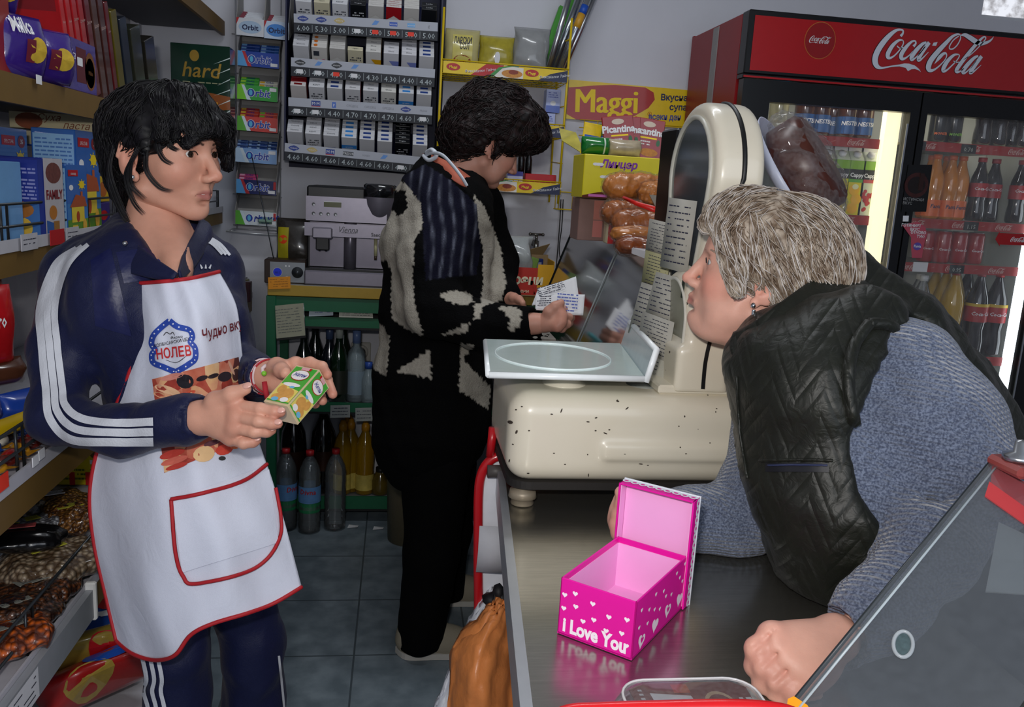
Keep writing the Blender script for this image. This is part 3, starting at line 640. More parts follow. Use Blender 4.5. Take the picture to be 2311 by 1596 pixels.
def bagmesh(name,label,cat,c,size,mat,seed=0,film=None,prints=None,group=None,tilt=0,crump=.12,parent=None):
 """a filled crumpled bag: pillow body with a crimped top seam"""
 sx,sy,sz=size;rr=np.random.RandomState(seed);N,M_=20,16;ph=rr.uniform(0,6,6);b=MB();vs=[];fs=[]
 for j in range(M_+1):
  v=j/M_;th=(sin(pi*min(v*1.0,1))**.55)if 0<v<1 else 0;z=v*sz
  for i in range(N):
   a=2*pi*i/N;cr=1+crump*(sin(3*a+ph[0]+5*v)*.4+sin(7*a+ph[1]-9*v)*.25+sin(11*v+ph[2]+2*a)*.3)
   px_=sx/2*(abs(cos(a))**.6)*(1 if cos(a)>0 else-1)*(1+(cr-1)*.4);py_=sy/2*(abs(sin(a))**.8)*(1 if sin(a)>0 else-1)*max(th,.06)*cr
   vs.append((px_,py_,z))
 for j in range(M_):
  for i in range(N):fs.append((j*N+i,j*N+(i+1)%N,(j+1)*N+(i+1)%N,(j+1)*N+i))
 fs+=[tuple(range(N))[::-1],tuple(M_*N+i for i in range(N))]
 T_=Matrix.Rotation(tilt,4,'X');b.add(vs,fs,mat,T_,True)
 if prints:
  B_=BVHTree.FromPolygons([T_@Vector(v)for v in vs],fs);Tn=T_.to_3x3()@Vector((0,1,0))
  def pr(x,z,off=.0028):
   l,n_,i_,d_=B_.ray_cast(T_@Vector((x*sx/2,-sy*2,z*sz)),Tn);return None if l is None else l+(n_ if n_.dot(Tn)<0 else-n_)*off
  for it in prints:
   if it[0]=='d':
    _,x,z,rx,rz_,m=it;ct=pr(x,z);rg=[pr(x+rx*cos(2*pi*k/16),z+rz_*sin(2*pi*k/16))for k in range(16)]
    if ct is not None and all(q is not None for q in rg):b.add([ct]+rg,[(0,1+k,1+(k+1)%16)for k in range(16)],m)
   elif it[0]=='r':
    _,x0,z0,x1,z1,m=it;n=8;g=[[pr(x0+(x1-x0)*i/n,z0+(z1-z0)*j/n)for i in range(n+1)]for j in range(n+1)]
    if all(q is not None for r_ in g for q in r_):b.grid(g,m)
   elif it[0]=='t':
    _,s_,x,z,size_,m=it;v,f=txt(s_,.02,.1,'CENTER',1);q=[pr(x+p[0]*size_,z+p[1]*size_*sx/sz,.0042)for p in v]
    if all(k is not None for k in q):b.add(q,f,m)
 o=b.build(name);o.location=c
 if parent is not None:return o
 return tag(o,label,cat,group)
ofs=.0
snack=mt('#b8ad4a',.25,n=.35,ns=18,coat=.5);pas=mt('#a5982e',.25,n=.4,ns=40,coat=.5);grey_f=mt('#8d8f90',.2,n=.3,ns=22,coat=.6)
zt1=1.752
bagmesh('snack_bag','yellow printed snack bag in clear wrap, leftmost on the top of the wire rack','bag',(.215,3.31,zt1),(.13,.08,.165),mt('#b9b07a',.2,n=.25,ns=22,coat=.6),1,prints=[('r',-.55,.2,.55,.85,mt('#c9bd62',.3,n=.15,coat=.5)),('t','ЛАРСКИ',0,.66,.24,INK),('t','СОЛ',.1,.54,.24,INK),('d',0,.3,.5,.12,mt('#8a3a2a',.4,n=.5,ns=90))])
bagmesh('snack_bag','golden pasta bag on the top of the wire rack, between two clear bags','bag',(.345,3.31,zt1),(.13,.09,.15),pas,2,prints=[('d',0,.45,.16,.14,PAPER),('r',.2,.05,.6,.3,PAPER)])
bagmesh('snack_bag','clear crinkled bag of grey goods on the wire rack beside the foil rolls','bag',(.475,3.31,zt1),(.135,.09,.19),grey_f,3,crump=.3)
for k,(x,t_,r_,m_,lb)in enumerate([(.535,.10,.011,STEEL,'leftmost silver foil roll'),(.555,.13,.014,mt('#9aa0a6',.2,.9),'second silver foil roll from the left'),(.575,.145,.014,mt('#aeb3b8',.18,.9),'thick silver foil roll with a blue sticker'),(.590,.16,.012,STEEL,'rightmost silver foil roll')]):
 b=MB();A_=Vector((x,3.27+.03*(k%2),zt1+.02));B_=A_+Vector((t_,.05,.40));b.tube([A_,B_],r_,m_,12)
 if k==2:b.tube([A_.lerp(B_,.45)+Vector((0,-.0006,0)),A_.lerp(B_,.58)],r_+.0008,mt('#c8942a',.4),12);b.tube([A_.lerp(B_,.58),A_.lerp(B_,.66)],r_+.0008,BLUE,12)
 tag(b.build('foil_roll',loc=A_),lb+' leaning on the wire rack','foil roll')
for k,(x,h_)in enumerate(((.518,.30),(.545,.33))):
 b=MB();T_=Matrix.Rotation(.30,4,'Y');b.box((0,0,h_/2),(.026 if k else.036,.03,h_),mt('#3f9a28',.4),T_,bev=.002);o=b.build('green_carton');o.location=(x,3.40,zt1+.004);tag(o,['wider green carton leaning behind the foil rolls','narrow green carton leaning against the foil rolls'][k],'carton')
def carton(name,label,cat,c,d,m,prints=None,group=None,rz=0,tilt=None,bev=.0015):
 b=MB();w,dp,h_=d;b.box((0,0,h_/2),d,m,bev=bev);F=FR((0,-dp/2,0));S_r=FR((w/2,0,0),(0,1,0));T_=FR((0,0,h_),(1,0,0),(0,1,0));S_l=FR((-w/2,0,0),(0,-1,0))
 if prints:prints(b,F,S_r,T_,w,h_,dp)
 o=b.build(name);o.location=c;o.rotation_euler=tilt or(0,0,rz);return tag(o,label,cat,group)
LB=mt('#a9b4de',.4,n=.1)
def pu(b,F,S,T,w,h,d):b.rect(F,-w*.48,0,w*.48,h*.3,mt('#5a6fb8',.4));b.lines(F,-w*.35,h*.62,w*.35,h*.9,3,mt('#4a58a8',.4));b.disc(F,0,h*.4,w*.2,h*.1,PAPER)
for k,(x,z,lb)in enumerate([(.555,1.552,'pale blue carton at the right end of the middle wire basket'),(.495,1.552,'pale blue carton left of its twin in the middle wire basket'),(.57,1.64,'pale blue carton stacked on top at the right of the middle basket')]):carton('blue_carton',lb,'carton',(x,3.32,z),(.055,.06,.085),LB,pu)
carton('tin_box','white and red small carton at the left end of the middle wire basket','carton',(.185,3.29,1.552),(.07,.05,.06),mt('#b9b9c4',.4),lambda b,F,S,T,w,h,d:(b.rect(F,-w*.3,h*.3,w*.4,h*.7,RED),b.lines(F,-w*.4,h*.1,w*.4,h*.28,2,INK)))
carton('red_carton','red display carton in the lowest wire basket','carton',(.535,3.30,1.342),(.12,.09,.065),mt('#b3151c',.4),lambda b,F,S,T,w,h,d:(b.text(F,'EUCROL',0,h*.12,h*.26,PAPER,bold=.02),b.rect(F,-w*.45,h*.55,w*.45,h*.6,mt('#7a0d12',.4))))
carton('white_carton','white and blue carton beside the red display carton','carton',(.435,3.28,1.342),(.06,.06,.07),mt('#c5c4dc',.35),lambda b,F,S,T,w,h,d:(b.rect(F,-w*.5,h*.75,w*.5,h,mt('#3a3a8a',.4)),b.rect(F,-w*.3,h*.1,w*.3,h*.5,WHITE)))
for k,(x,y)in enumerate(((.476,3.40),(.507,3.405))):
 b=MB();b.lathe([(.014,0),(.014,.12),(.008,.145),(.008,.17),(.010,.172),(.010,.185),(0,.185)],mt('#08080a',.25,coat=.5),14);b.rect(FR((0,-.0142,.0)),-.008,.03,.008,.09,mt('#222',.5),.0006)if 0 else None;o=b.build('dark_bottle');o.location=(x,y,1.342);tag(o,['tall dark bottle behind the red carton, left one','tall dark bottle behind the red carton, right one'][k],'bottle')
bagmesh('plastic_pouch','clear pouch at the left of the lowest wire basket by the clerk\'s face','pouch',(.375,3.30,1.342),(.06,.05,.06),mt('#a9a89a',.2,n=.3,coat=.5),8)
p0,p1,p2_,p3=on(1290,180,1,3.44),on(1567,207,1,3.44),on(1560,296,1,3.44),on(1276,263,1,3.44)
b=MB();w=p1 .x-p0 .x+.012;h_=p0 .z-p3 .z+.008;F=FR((p0 .x-.012,3.438,p0 .z-h_),(1,0,-.012));b.prism(F,[(0,0),(w,0),(w,h_),(0,h_)],-.006,mt('#e2c015',.35,coat=.3));rdm=mt('#a8201a',.35,coat=.3)
el=[(0,h_*.12),(0,h_*.80)]+[(w*(.02+.68*t),h_*(.80+.18*sin(min(1,t*1.5)*pi/2)))for t in(.1,.2,.3,.5)]+[(w*.60,h_*.97),(w*.67,h_*.86),(w*.685,h_*.68),(w*.64,h_*.45),(w*.54,h_*.22),(w*.40,h_*.04),(w*.36,0),(w*.08,0)]
b.poly(F,el,rdm,.0008);[b.text(F,'Maggi',w*.31+k_*.0016,h_*.24,h_*.86,YEL,res=3,z=.0014+.0001*k_,sx=.9,rot=.06)for k_ in range(-2,3)]
bl2=mt('#1c2456',.5);b.text(F,'Вкусна',w*.84,h_*.70,h_*.22,bl2,bold=.03,z=.0012,rot=.05);b.text(F,'супа',w*.88,h_*.46,h_*.22,bl2,bold=.03,z=.0012,rot=.05);b.text(F,'всеки ден',w*.78,h_*.18,h_*.22,mt('#4a5290',.5),bold=.03,z=.0012,rot=.05,sx=.85);b.tube([F@Vector((w*.655+.008*cos(a),h_*.30+.008*sin(a),.001))for a in[2*pi*i/16 for i in range(16)]],.0008,RED,4,closed=True);b.text(F,'R',w*.655,h_*.275,.012,RED,res=1,z=.0012)
tag(b.build('wall_sign',loc=(p0 .x+w/2,3.438,p0 .z-h_)),'yellow and red soup advertising board on the back wall','sign')
b=MB();
for k in range(9):b.tube([(.72+.055*k,3.40,1.30),(.72+.055*k,3.40,1.63)],.0018,YM,5)
for k in range(12):b.tube([(.70,3.398,1.30+.03*k),(1.20,3.398,1.30+.03*k)],.0018,YM,5)
tag(b.build('wire_grid',loc=(.95,3.40,1.30)),'yellow wire grid on the wall below the soup sign','wire grid')
TBL=thing('work_table','green steel work table with yellow-edged top along the back wall','table',(.1,3.25,0));TZ=.968;tx0,tx1=-.452,.70;GRN=mt('#0d5a3a',.45,n=.1);yed=mt('#a5862a',.5)
b=MB();b.box(((tx0+tx1)/2,3.245,TZ-.02),(tx1-tx0,.39,.04),yed,bev=.002);b.box(((tx0+tx1)/2,3.245,TZ-.001),(tx1-tx0-.002,.388,.004),mt('#8f8d86',.4));b.build('table_top',TBL,world=True)
for x,y in((tx0+.012,3.07),(tx0+.012,3.42),(tx1-.012,3.07),(tx1-.012,3.42)):
 b=MB();b.box((x,y,(TZ-.04)/2),(.034,.034,TZ-.042),GRN,bev=.002);b.build('leg',TBL,world=True)
b=MB();b.box((.1,3.07,.90),(1.1,.02,.05),GRN);b.build('apron_rail',TBL,world=True)
for z,nm_ in((.835,'shelf'),(.515,'shelf'),(on(800,1125,1,3.22).z,'shelf')):
 b=MB();dp_=.34 if z>.2 else.20;yc2=3.25 if z>.2 else 3.325;b.box((.12,yc2,z),(1.09,dp_,.006),mt('#77787a',.5));b.box((.12,yc2-dp_/2,z-(.02 if z<.2 else 0)),(1.09,.006,.036 if z>.2 else.055),GRN);b.box((.12,yc2-dp_/2-.002,z-(.022 if z>.2 else.05)),(1.09,.006,.008),BLACK);b.build(nm_,TBL,world=True)
def card(name,label,px4,y,m,n_=4,ink=INK,sleeve=False):
 q=[on(x,z,1,y)for x,z in px4];b=MB();b.grid([[q[0],q[1]],[q[3],q[2]]],m,False,thick=.0012);F=FR((q[3].x,y-.0016,q[3].z),q[2]-q[3],q[0]-q[3]);w_,h_=(q[2]-q[3]).length,(q[0]-q[3]).length;b.lines(F,w_*.1,h_*.12,w_*.9,h_*.9,n_,ink,.0004,.18)
 if sleeve:b.rect(F,0,-.008,w_,-.001,BLACK,.0004);b.tube([(q[1].x,y-.002,q[1].z),(q[2].x,y-.002,q[2].z)],.001,STEEL,5)
 return tag(b.build(name,loc=q[3]),label,'note card')
card('note_card','handwritten list in a plastic sleeve hanging from the green table shelf',[(621,690),(685,684),(690,757),(624,764)],3.045,mt('#9a9a86',.6),9,mt('#5a5f60',.6),True)
card('note_card','bluish handwritten card on the table shelf edge, left of the cream one',[(699,688),(752,686),(752,712),(697,714)],3.07,mt('#a9b4bc',.6),2,mt('#6a7a9a',.6))
card('note_card','cream handwritten card on the table shelf edge near the clerk',[(766,692),(840,690),(842,718),(765,716)],3.07,mt('#b5b5a8',.6),4)
card('price_card','orange printed card hanging on the edge of the green table',[(605,626),(655,624),(656,651),(606,653)],3.044,mt('#d88a14',.5),4,mt('#8a5a14',.6))
card('note_card','paper price card on the bottle shelf edge, left one',[(746,915),(790,914),(790,942),(745,943)],3.07,mt('#8f9390',.6),3)
card('note_card','paper price card on the bottle shelf edge beside the clerk',[(802,921),(840,920),(842,950),(802,951)],3.07,mt('#8f9390',.6),3)
cl_=on(688,622,1,3.06);cr_=on(852,604,1,3.06);ctp=on(692,418,1,3.06);cw=.285;chh=ctp.z-TZ
CM=thing('coffee_machine','silver bean-to-cup coffee machine with bean hopper on the green table','coffee machine',(cl_.x+cw/2,3.24,TZ),0)
SIL=mt('#85818d',.36,.55,n=.08,ns=60);SILD=mt('#7f7b88',.32,.5,n=.08);BK=mt('#17181b',.4);F=FR((-cw/2,-.18,0));
b=MB();b.box((0,.03,.05+.09),(cw,.28,.18),BK,bev=.004);b.box((0,.02,chh*.82),(cw,.32,chh*.36),BK,bev=.006);b.box((0,0,.028),(cw+.006,.36,.052),SIL,bev=.005);b.box((0,0,.058),(cw,.35,.008),BK);b.build('machine_body',CM)
b=MB();b.prism(F,[(.004,chh*.66),(cw-.002,chh*.66),(cw-.002,chh*.90),(.004,chh*.90)],.004,SIL,.02-.0);
Fp2=FR((-cw/2,-.164,0));b.build('control_panel',CM)
b=MB();F2=FR((-cw/2,-.2045,0));b.rect(F2,.065,chh*.80,.125,chh*.85,mt('#3c3f12',.3),.0006);b.rect(F2,.065,chh*.85,.125,chh*.855,PAPER,.0007)
for x,z in((.03,.82),(.03,.73),(.055,.73),(.08,.73),(.105,.73)):b.disc(F2,x,chh*z,.006,.006,mt('#3a3c40',.3),.0008);b.disc(F2,x+.0015,chh*z-.002,.003,.003,mt('#c8ccd0',.3),.0012)
b.build('display_panel',CM)
b=MB();b.prism(F,[(0,chh*.51),(cw,chh*.51),(cw,chh*.64),(0,chh*.64)],.006,SIL,.02);F3=FR((-cw/2,-.2062,0));b.text(F3,'Vienna',cw*.52,chh*.555,.03,mt('#1d1f2a',.4),shear=.35,sx=.85);b.text(F3,'Saeco',cw*.88,chh*.53,.018,mt('#1d1f2a',.4),bold=.02);b.rect(F3,cw*.44,chh*.55,cw*.62,chh*.553,mt('#1d1f2a',.4));b.build('brand_band',CM)
b=MB();b.box((-cw*.25,-.125,.16),(cw*.42,.006,.19),SILD);b.box((cw*.29,-.125,.16),(cw*.38,.006,.19),SILD);b.lathe([(.022,.062),(.022,.255)],SILD,20,Matrix.Translation((cw*.04,-.128,0)));b.build('front_plate',CM)
b=MB();b.box((-cw*.28,-.21,chh*.545),(.068,.045,.038),SIL,bev=.004);b.box((-cw*.28,-.20,chh*.45),(.046,.032,.055),BK,bev=.003);b.tube([(-cw*.32,-.20,chh*.40),(-cw*.32,-.20,chh*.36)],.004,BK,8);b.tube([(-cw*.24,-.20,chh*.40),(-cw*.24,-.20,chh*.36)],.004,BK,8);b.build('coffee_spout',CM)
b=MB();b.tube([(cw*.36,-.18,chh*.52),(cw*.365,-.185,chh*.33)],.006,mt('#b8b48c',.4),10);b.tube([(cw*.365,-.185,chh*.33),(cw*.365,-.186,chh*.29)],.005,mt('#3a2a1a',.4),10);b.build('steam_wand',CM)
hx=cw*.40;b=MB();hop=[(0,chh*.66),(.02,chh*.675),(.042,chh*.75),(.054,chh*.84),(.058,chh*.92)];b.lathe(hop,SIL,28,Matrix.Translation((hx,-.17,0)),cap=False);b.build('bean_hopper',CM)
b=MB();b.lathe([(.058,chh*.92),(.058,chh*1.035),(.05,chh*1.05),(0,chh*1.052)],mt('#191a1d',.15,coat=.6),28,Matrix.Translation((hx,-.17,0)));b.build('hopper_lid',CM)
ra=on(588,624,1,3.075);rw=on(682,622,1,3.075).x-ra.x;RD=thing('radio','small dark wooden table radio with silver front and raised antenna','radio',(ra.x+rw/2+.012,3.12,TZ));rh=.085
WD=mt('#2a1a12',.4);b=MB();b.box((0,0,rh/2),(rw,.08,rh),WD,bev=.003);b.build('case',RD)
b=MB();F=FR((-rw/2,-.0402,0));b.prism(F,[(rw*.14,.006),(rw*.98,.006),(rw*.98,rh-.008),(rw*.14,rh-.008)],.002,mt('#8d9298',.35,.5));b.disc(F,rw*.32,rh*.48,.017,.017,mt('#b9bdc2',.3,.6),.0026);b.disc(F,rw*.32,rh*.48,.015,.015,mt('#1a2aa8',.3,e=.25),.003);b.text(F,'88:5',rw*.32,rh*.42,.011,mt('#0a1050',.4),z=.0034);b.disc(F,rw*.55,rh*.25,.007,.007,mt('#c9ced4',.3,.6),.0026);b.disc(F,rw*.52,rh*.75,.003,.003,PAPER,.0026);b.disc(F,rw*.60,rh*.75,.003,.003,PAPER,.0026);b.build('front_plate',RD)
b=MB();T_=Matrix.Translation((rw*.30,-.0425,rh*.5))@Matrix.Rotation(pi/2,4,'X');b.lathe([(.020,0),(.020,.004),(.014,.006),(.014,.009),(.008,.010),(.008,.014),(0,.015)],mt('#4a4d52',.3,.6),24,T_);b.build('tuning_knob',RD)
b=MB();an0=Vector((-rw*.32,0,rh));b.tube([an0,an0+Vector((-.02,.01,.09)),an0+Vector((-.078,.03,.35))],.0018,mt('#33373c',.3,.7),6);b.build('antenna',RD)
bagmesh('coffee_bag','yellow and black bag of coffee beans squeezed between radio and coffee machine','bag',(-.372,3.24,TZ),(.15,.10,.225),mt('#34302c',.25,n=.5,ns=110,coat=.6),14,prints=[('r',-.85,.1,-.35,.85,mt('#a59a1e',.35)),('d',-.6,.66,.2,.07,mt('#d8421c',.4))])
def bottle(name,label,loc,prof,m,cap=None,capm=None,lab=None,labm=None,group=None,txt_=None,txtm=None,liquid=None):
 t=thing(name,label,'bottle',loc,0,group);b=MB();b.lathe(prof,m,20);b.build('bottle_body',t)
 if liquid:b=MB();b.lathe(liquid[0],liquid[1],20);b.build('liquid',t)
 if cap:b=MB();b.lathe(cap,capm,16);b.build('cap',t)
 if lab:
  b=MB();r0,z0,r1,z1=lab;b.lathe([(r0+.0006,z0),(r1+.0006,z1)],labm,24,cap=False)
  if txt_:
   v,f=txt(txt_[0],.02,.15,'CENTER',1);s_=txt_[1];zc_=(z0+z1)/2+txt_[2];rr_=max(r0,r1)+.0012
   b.add([(rr_*sin(p[0]*s_/rr_),-rr_*cos(p[0]*s_/rr_),zc_+p[1]*s_)for p in v],f,txtm)
  b.build('label',t)
 return t
CLR=glassy('#dfe6ea',.92,.05,'clear_bottle_plastic');GLS=mt('#0d1a12',.08,coat=.8);KGL=glassy('#bcd0d8',.7,.03,'clear_bottle_glass')
def wb(px,py,label,full,labeled=True,rot=0):
 p=on(px,py,2,0);h_=.325;r=.042;p.y=min(p.y,3.165)
 prof=[(.030,.0),(r,.008),(r*.97,.02),(r,.03),(r*.95,.04),(r,.05),(r*.95,.06),(r,.072),(r*.95,.085),(r,.10),(r*.98,.115),(r*.98,.19),(r,.20),(r*.96,.215),(r,.23),(r*.85,.26),(.022,.29),(.014,.30),(.014,.318)]
 t=bottle('water_bottle',label,(p.x,p.y,0.001),prof,CLR,[(.0155,.306),(.0155,h_),(0,h_)],mt('#b8242a',.4),(r,.125,r,.19)if labeled else None,mt('#5a86b8',.4,n=.25,ns=60),txt_=('Divna',.028,.004),txtm=mt('#a82a30',.4))
 if labeled:
  b=MB();b.lathe([(r*.985,.085),(r*.985,.124)],glassy('#2a9a60',.45,.2,'green_band'),24,cap=False);b.build('green_band',t)
 if full:
  b=MB();b.lathe([(.02,.004),(r*.9,.012),(r*.9,.25),(.02,.285),(0,.285)],glassy('#cfe0e8',.9,.02,'clear_water'),18);b.build('water',t)
 t.rotation_euler=(0,0,rot);return t
wb(645,1192,'clear water bottle with blue label on the floor, half hidden by the apron',True,rot=.9);wb(698,1198,'clear water bottle with red lettering on the floor, next to the apron',True,rot=-.1);wb(756,1188,'nearly empty clear water bottle without label on the floor',False,False)
zs=on(800,1125,1,3.22).z+.004;oilm=mt('#c79a10',.08,n=.05,t=.55,coat=.6,name='sunflower_oil')
for k,(px,py,top)in enumerate(((772,1108,'leftmost oil bottle on the bottom table shelf'),(790,1090,'middle oil bottle on the bottom table shelf, set back'),(784,1076,'rearmost oil bottle on the bottom table shelf'),(822,1108,'oil bottle with sunflower label nearest the clerk'))):
 y=[3.275,3.30,3.385,3.275][k];x=on(px,py,1,y).x;r=.037
 bottle('oil_bottle','yellow '+top,(x,y,zs),[(.03,0),(r,.006),(r,.06),(r*.93,.10),(r,.14),(r,.19),(r*.8,.225),(.017,.25),(.014,.262),(.014,.27)],oilm,[(.0165,.262),(.0165,.285),(.012,.29),(.010,.302),(0,.304)],mt('#c78a1a',.4),(r,.02,r,.085),mt('#c9b45a',.4,n=.4,ns=45))
bottle('oil_jar','short dark oil jar beside the waste bin',(on(858,1108,1,3.27).x,3.27,zs),[(.03,0),(.036,.006),(.036,.06),(.022,.085),(.018,.10)],mt('#5a4a18',.15,coat=.5),[(.02,.09),(.02,.11),(0,.11)],BLACK)
drk=mt('#120c08',.1,coat=.8)
for k,(x,y)in enumerate(((-.385,3.28),(-.27,3.29))):bottle('beer_bottle',['large dark plastic beer bottle under the table, left one','large dark plastic beer bottle under the table, with blue shine'][k],(x,y,zs),[(.035,0),(.05,.01),(.05,.20),(.045,.25),(.02,.31),(.014,.33)],drk,[(.016,.32),(.016,.345),(0,.345)],mt('#2a2018',.4),(.05,.1,.05,.18),mt('#3a1c10',.4))
zs2=.52
shelfb=[(-.335,3.15,.29,.033,'#101a14','#20242a','dark wine bottle at the left of the bottle shelf'),(-.300,3.22,.31,.034,'#0c1410','#14181a','tall dark wine bottle behind the hands'),(-.245,3.20,.28,.033,'#141a22','#3a4a6a','dark bottle with bluish neck on the bottle shelf'),(-.205,3.14,.30,.033,'#0a1f10','#9aa09a','green glass bottle with pale neck label on the bottle shelf'),(-.195,3.24,.31,.033,'#0a1c10','#2a3028','green glass bottle standing behind its twin')]
for x,y,h_,r,c_,nc,lb in shelfb:bottle('wine_bottle',lb,(x,y,zs2),[(r*.8,0),(r,.006),(r,h_*.52),(r*.9,h_*.6),(.014,h_*.76),(.0125,h_*.95),(.015,h_*.96),(.015,h_)],mt(c_,.07,coat=.8),[(.0145,h_*.82),(.0145,h_+.002),(0,h_+.002)],mt(nc,.35),(r,h_*.12,r,h_*.42),mt('#1c2018',.5))
bottle('vodka_bottle','clear spirit bottle with blue cap on the bottle shelf',(-.142,3.16,zs2),[(.028,0),(.035,.006),(.035,.15),(.031,.19),(.014,.215),(.0135,.24)],KGL,[(.0155,.225),(.0155,.275),(0,.276)],mt('#5a6f9a',.35),(.035,.03,.035,.12),glassy('#9fb4c4',.5,.2,'frosted_label'))
bottle('vodka_bottle','small clear bottle with blue cap beside the clerk',(-.095,3.15,zs2),[(.025,0),(.03,.006),(.03,.09),(.013,.125),(.012,.14)],KGL,[(.014,.13),(.014,.155),(0,.155)],mt('#2a4a9a',.35))
bn=on(892,1222,2,0);BN=thing('waste_bin','beige plastic waste bin with blue liner behind the clerk','bin',(bn.x+.055,bn.y+.03,0))
b=MB();b.lathe([(.085,.002),(.095,.28),(.098,.285),(.092,.285),(.083,.01)],mt('#6f6650',.5),28);b.build('bin_body',BN)
b=MB();vs=[];N=36
b.lathe([(.093,.25),(.101,.27),(.103,.295),(.098,.31),(.088,.30),(.08,.24)],mt('#20609a',.35,b=.8,bs=40),N);b.box((-.11,-.03,.29),(.06,.05,.03),mt('#20609a',.35,b=.8,bs=40),Matrix.Rotation(.3,4,'Y'),bev=.012);b.build('bin_liner',BN)
for k,(px,py)in enumerate(((796,1190),(853,1194))):
 p=on(px,py,2,0);b=MB();b.grid([[(-.02,-.012,.001),(.02,-.014,.006)],[(-.016,.014,.004),(.022,.012,.001)]],PAPER,False,thick=.0008);o=b.build('paper_scrap');o.location=(p.x,p.y,.001);tag(o,['crumpled paper scrap on the floor beside the empty water bottle','small paper scrap on the floor beside the waste bin'][k],'paper scrap')
sp_=on(815,793,1,YB);SK=thing('wall_socket','white wall socket with black plug above the bottles','socket',(sp_.x,YB-.001,sp_.z));b=MB();b.box((0,-.006,0),(.08,.01,.08),mt('#b5b3ac',.4),bev=.004);b.lathe([(.03,0),(.03,.004),(.022,.004)],mt('#a5a39c',.4),24,Matrix.Translation((0,-.011,0))@Matrix.Rotation(pi/2,4,'X'));b.build('face_plate',SK)
b=MB();b.lathe([(.019,0),(.019,.022),(.012,.034),(0,.036)],BLACK,20,Matrix.Translation((0,-.015,.0))@Matrix.Rotation(pi/2,4,'X'));b.tube(catmull([(0,-.04,-.01),(.012,-.045,-.04),(.02,-.04,-.09),(.03,-.02,-.16)],14),.003,BLACK,6);b.build('plug',SK)
tp_=on(1205,548,1,YB);TP=thing('wall_tap','old chrome tap on the white wall above the cardboard box','tap',(tp_.x,YB,tp_.z));CH=mt('#8a8a86',.25,.9,n=.1)
b=MB();T_=Matrix.Translation((0,-.002,0))@Matrix.Rotation(pi/2,4,'X');b.lathe([(.014,0),(.014,.006),(.009,.01),(.009,.06)],CH,16,T_);b.tube([(0,-.055,.012),(0,-.06,-.02),(.004,-.068,-.045)],[.012,.011,.010],CH,12);b.lathe([(.012,0),(.014,.01),(.007,.012)],CH,14,Matrix.Translation((.004,-.068,-.058)));b.build('spout',TP)
b=MB();b.tube([(0,-.055,.012),(0,-.055,.035)],.006,CH,10);b.tube([(-.024,-.055,.038),(.024,-.055,.038)],.0055,CH,10);b.sphere((-.026,-.055,.038),.007,CH,10,6);b.sphere((.026,-.055,.038),.007,CH,10,6);b.build('handle',TP)
for k,pts in enumerate(([(1266,450),(1262,520),(1254,620),(1250,680)],[(1271,450),(1268,510),(1262,560),(1266,600),(1262,640)])):
 b=MB();b.tube(catmull([on(x,y,1,3.43)for x,y in pts],24),.0022,BLACK,6);tag(b.build('cable',loc=on(*pts[-1],1,3.43)),['thin black cable hanging straight down the wall, left of two','thin wavy black cable hanging down the wall, right of two'][k],'cable')
q0=on(1148,652,1,2.98);q1=on(1238,648,1,2.98);zb_=TZ;BXM=thing('cardboard_box','open red and yellow printed cardboard box on the green table under the tap','box',(q0 .x+.06,3.06,TZ));w_=q1 .x-q0 .x+.06;h_=.13;b=MB()
kb=mt('#8a7350',.7);rdc=mt('#b5281c',.5);ylc=mt('#d8a014',.5)
b.box((0,-.06,h_*.4),(w_,.003,h_*.8),rdc);b.box((0,.07,h_*.55),(w_,.003,h_*1.1),kb);b.box((w_/2,0,h_*.5),(.003,.13,h_),ylc);b.box((-w_/2,0,h_*.5),(.003,.13,h_),kb);b.box((0,0,.003),(w_,.13,.004),kb)
F=FR((0,-.0618,0));b.rect(F,w_*.22,0,w_*.5,h_*.9,ylc);b.text(F,'Морени',-w_*.12,h_*.34,h_*.36,CREAM,bold=.04,shear=.1,z=.001);b.text(F,'МАКХ',w_*.36,h_*.08,h_*.24,rdc,bold=.04,z=.001);b.text(F,'вафлени',-w_*.1,h_*.1,h_*.14,CREAM,res=1,z=.001)
b.prism(FR((0,.07,h_*1.1),(1,0,0),(0,-.5,.9)),[(-w_*.1,0),(w_*.4,0),(w_*.5,.05)],.002,kb);b.build('box_walls',BXM)
bagmesh('plastic_bag','crumpled clear plastic bag stuffed into the cardboard box','bag',(q0 .x+.02,3.05,TZ+.012),(.13,.10,.20),glassy('#c9cfd0',.35,.1,'cloudy_plastic'),22,crump=.5)
carton('small_packet','dark blue packet standing in the cardboard box','packet',(q0 .x+.115,3.07,TZ+.012),(.035,.02,.12),mt('#1a2a68',.4),lambda b,F,S,T,w,h,d:(b.rect(F,-w*.3,h*.7,w*.3,h*.9,mt('#8a90a8',.4))),rz=.2)
carton('small_packet','green striped packet leaning in the cardboard box','packet',(q0 .x+.065,3.03,TZ+.012),(.03,.02,.13),mt('#6a8a3a',.4,n=.4,ns=60),None,tilt=(0,.25,.1))
pp=on(1240,766,1,2.62)
for k in range(5):
 b=MB();b.box((0,0,.004),(.145-.004*k,.26,.007),mt('#9a948c',.8,n=.15,ns=8,stretch=(1,1,60)),Matrix.Rotation(.03*(k%2)-.01,4,'Z'),bev=.001);o=b.build('newspaper');o.location=(.385,2.42,.9035+.0082*k);tag(o,'folded newspaper in the pile, '+['bottommost','second from the bottom','middle one','second from the top','topmost'][k],'newspaper')
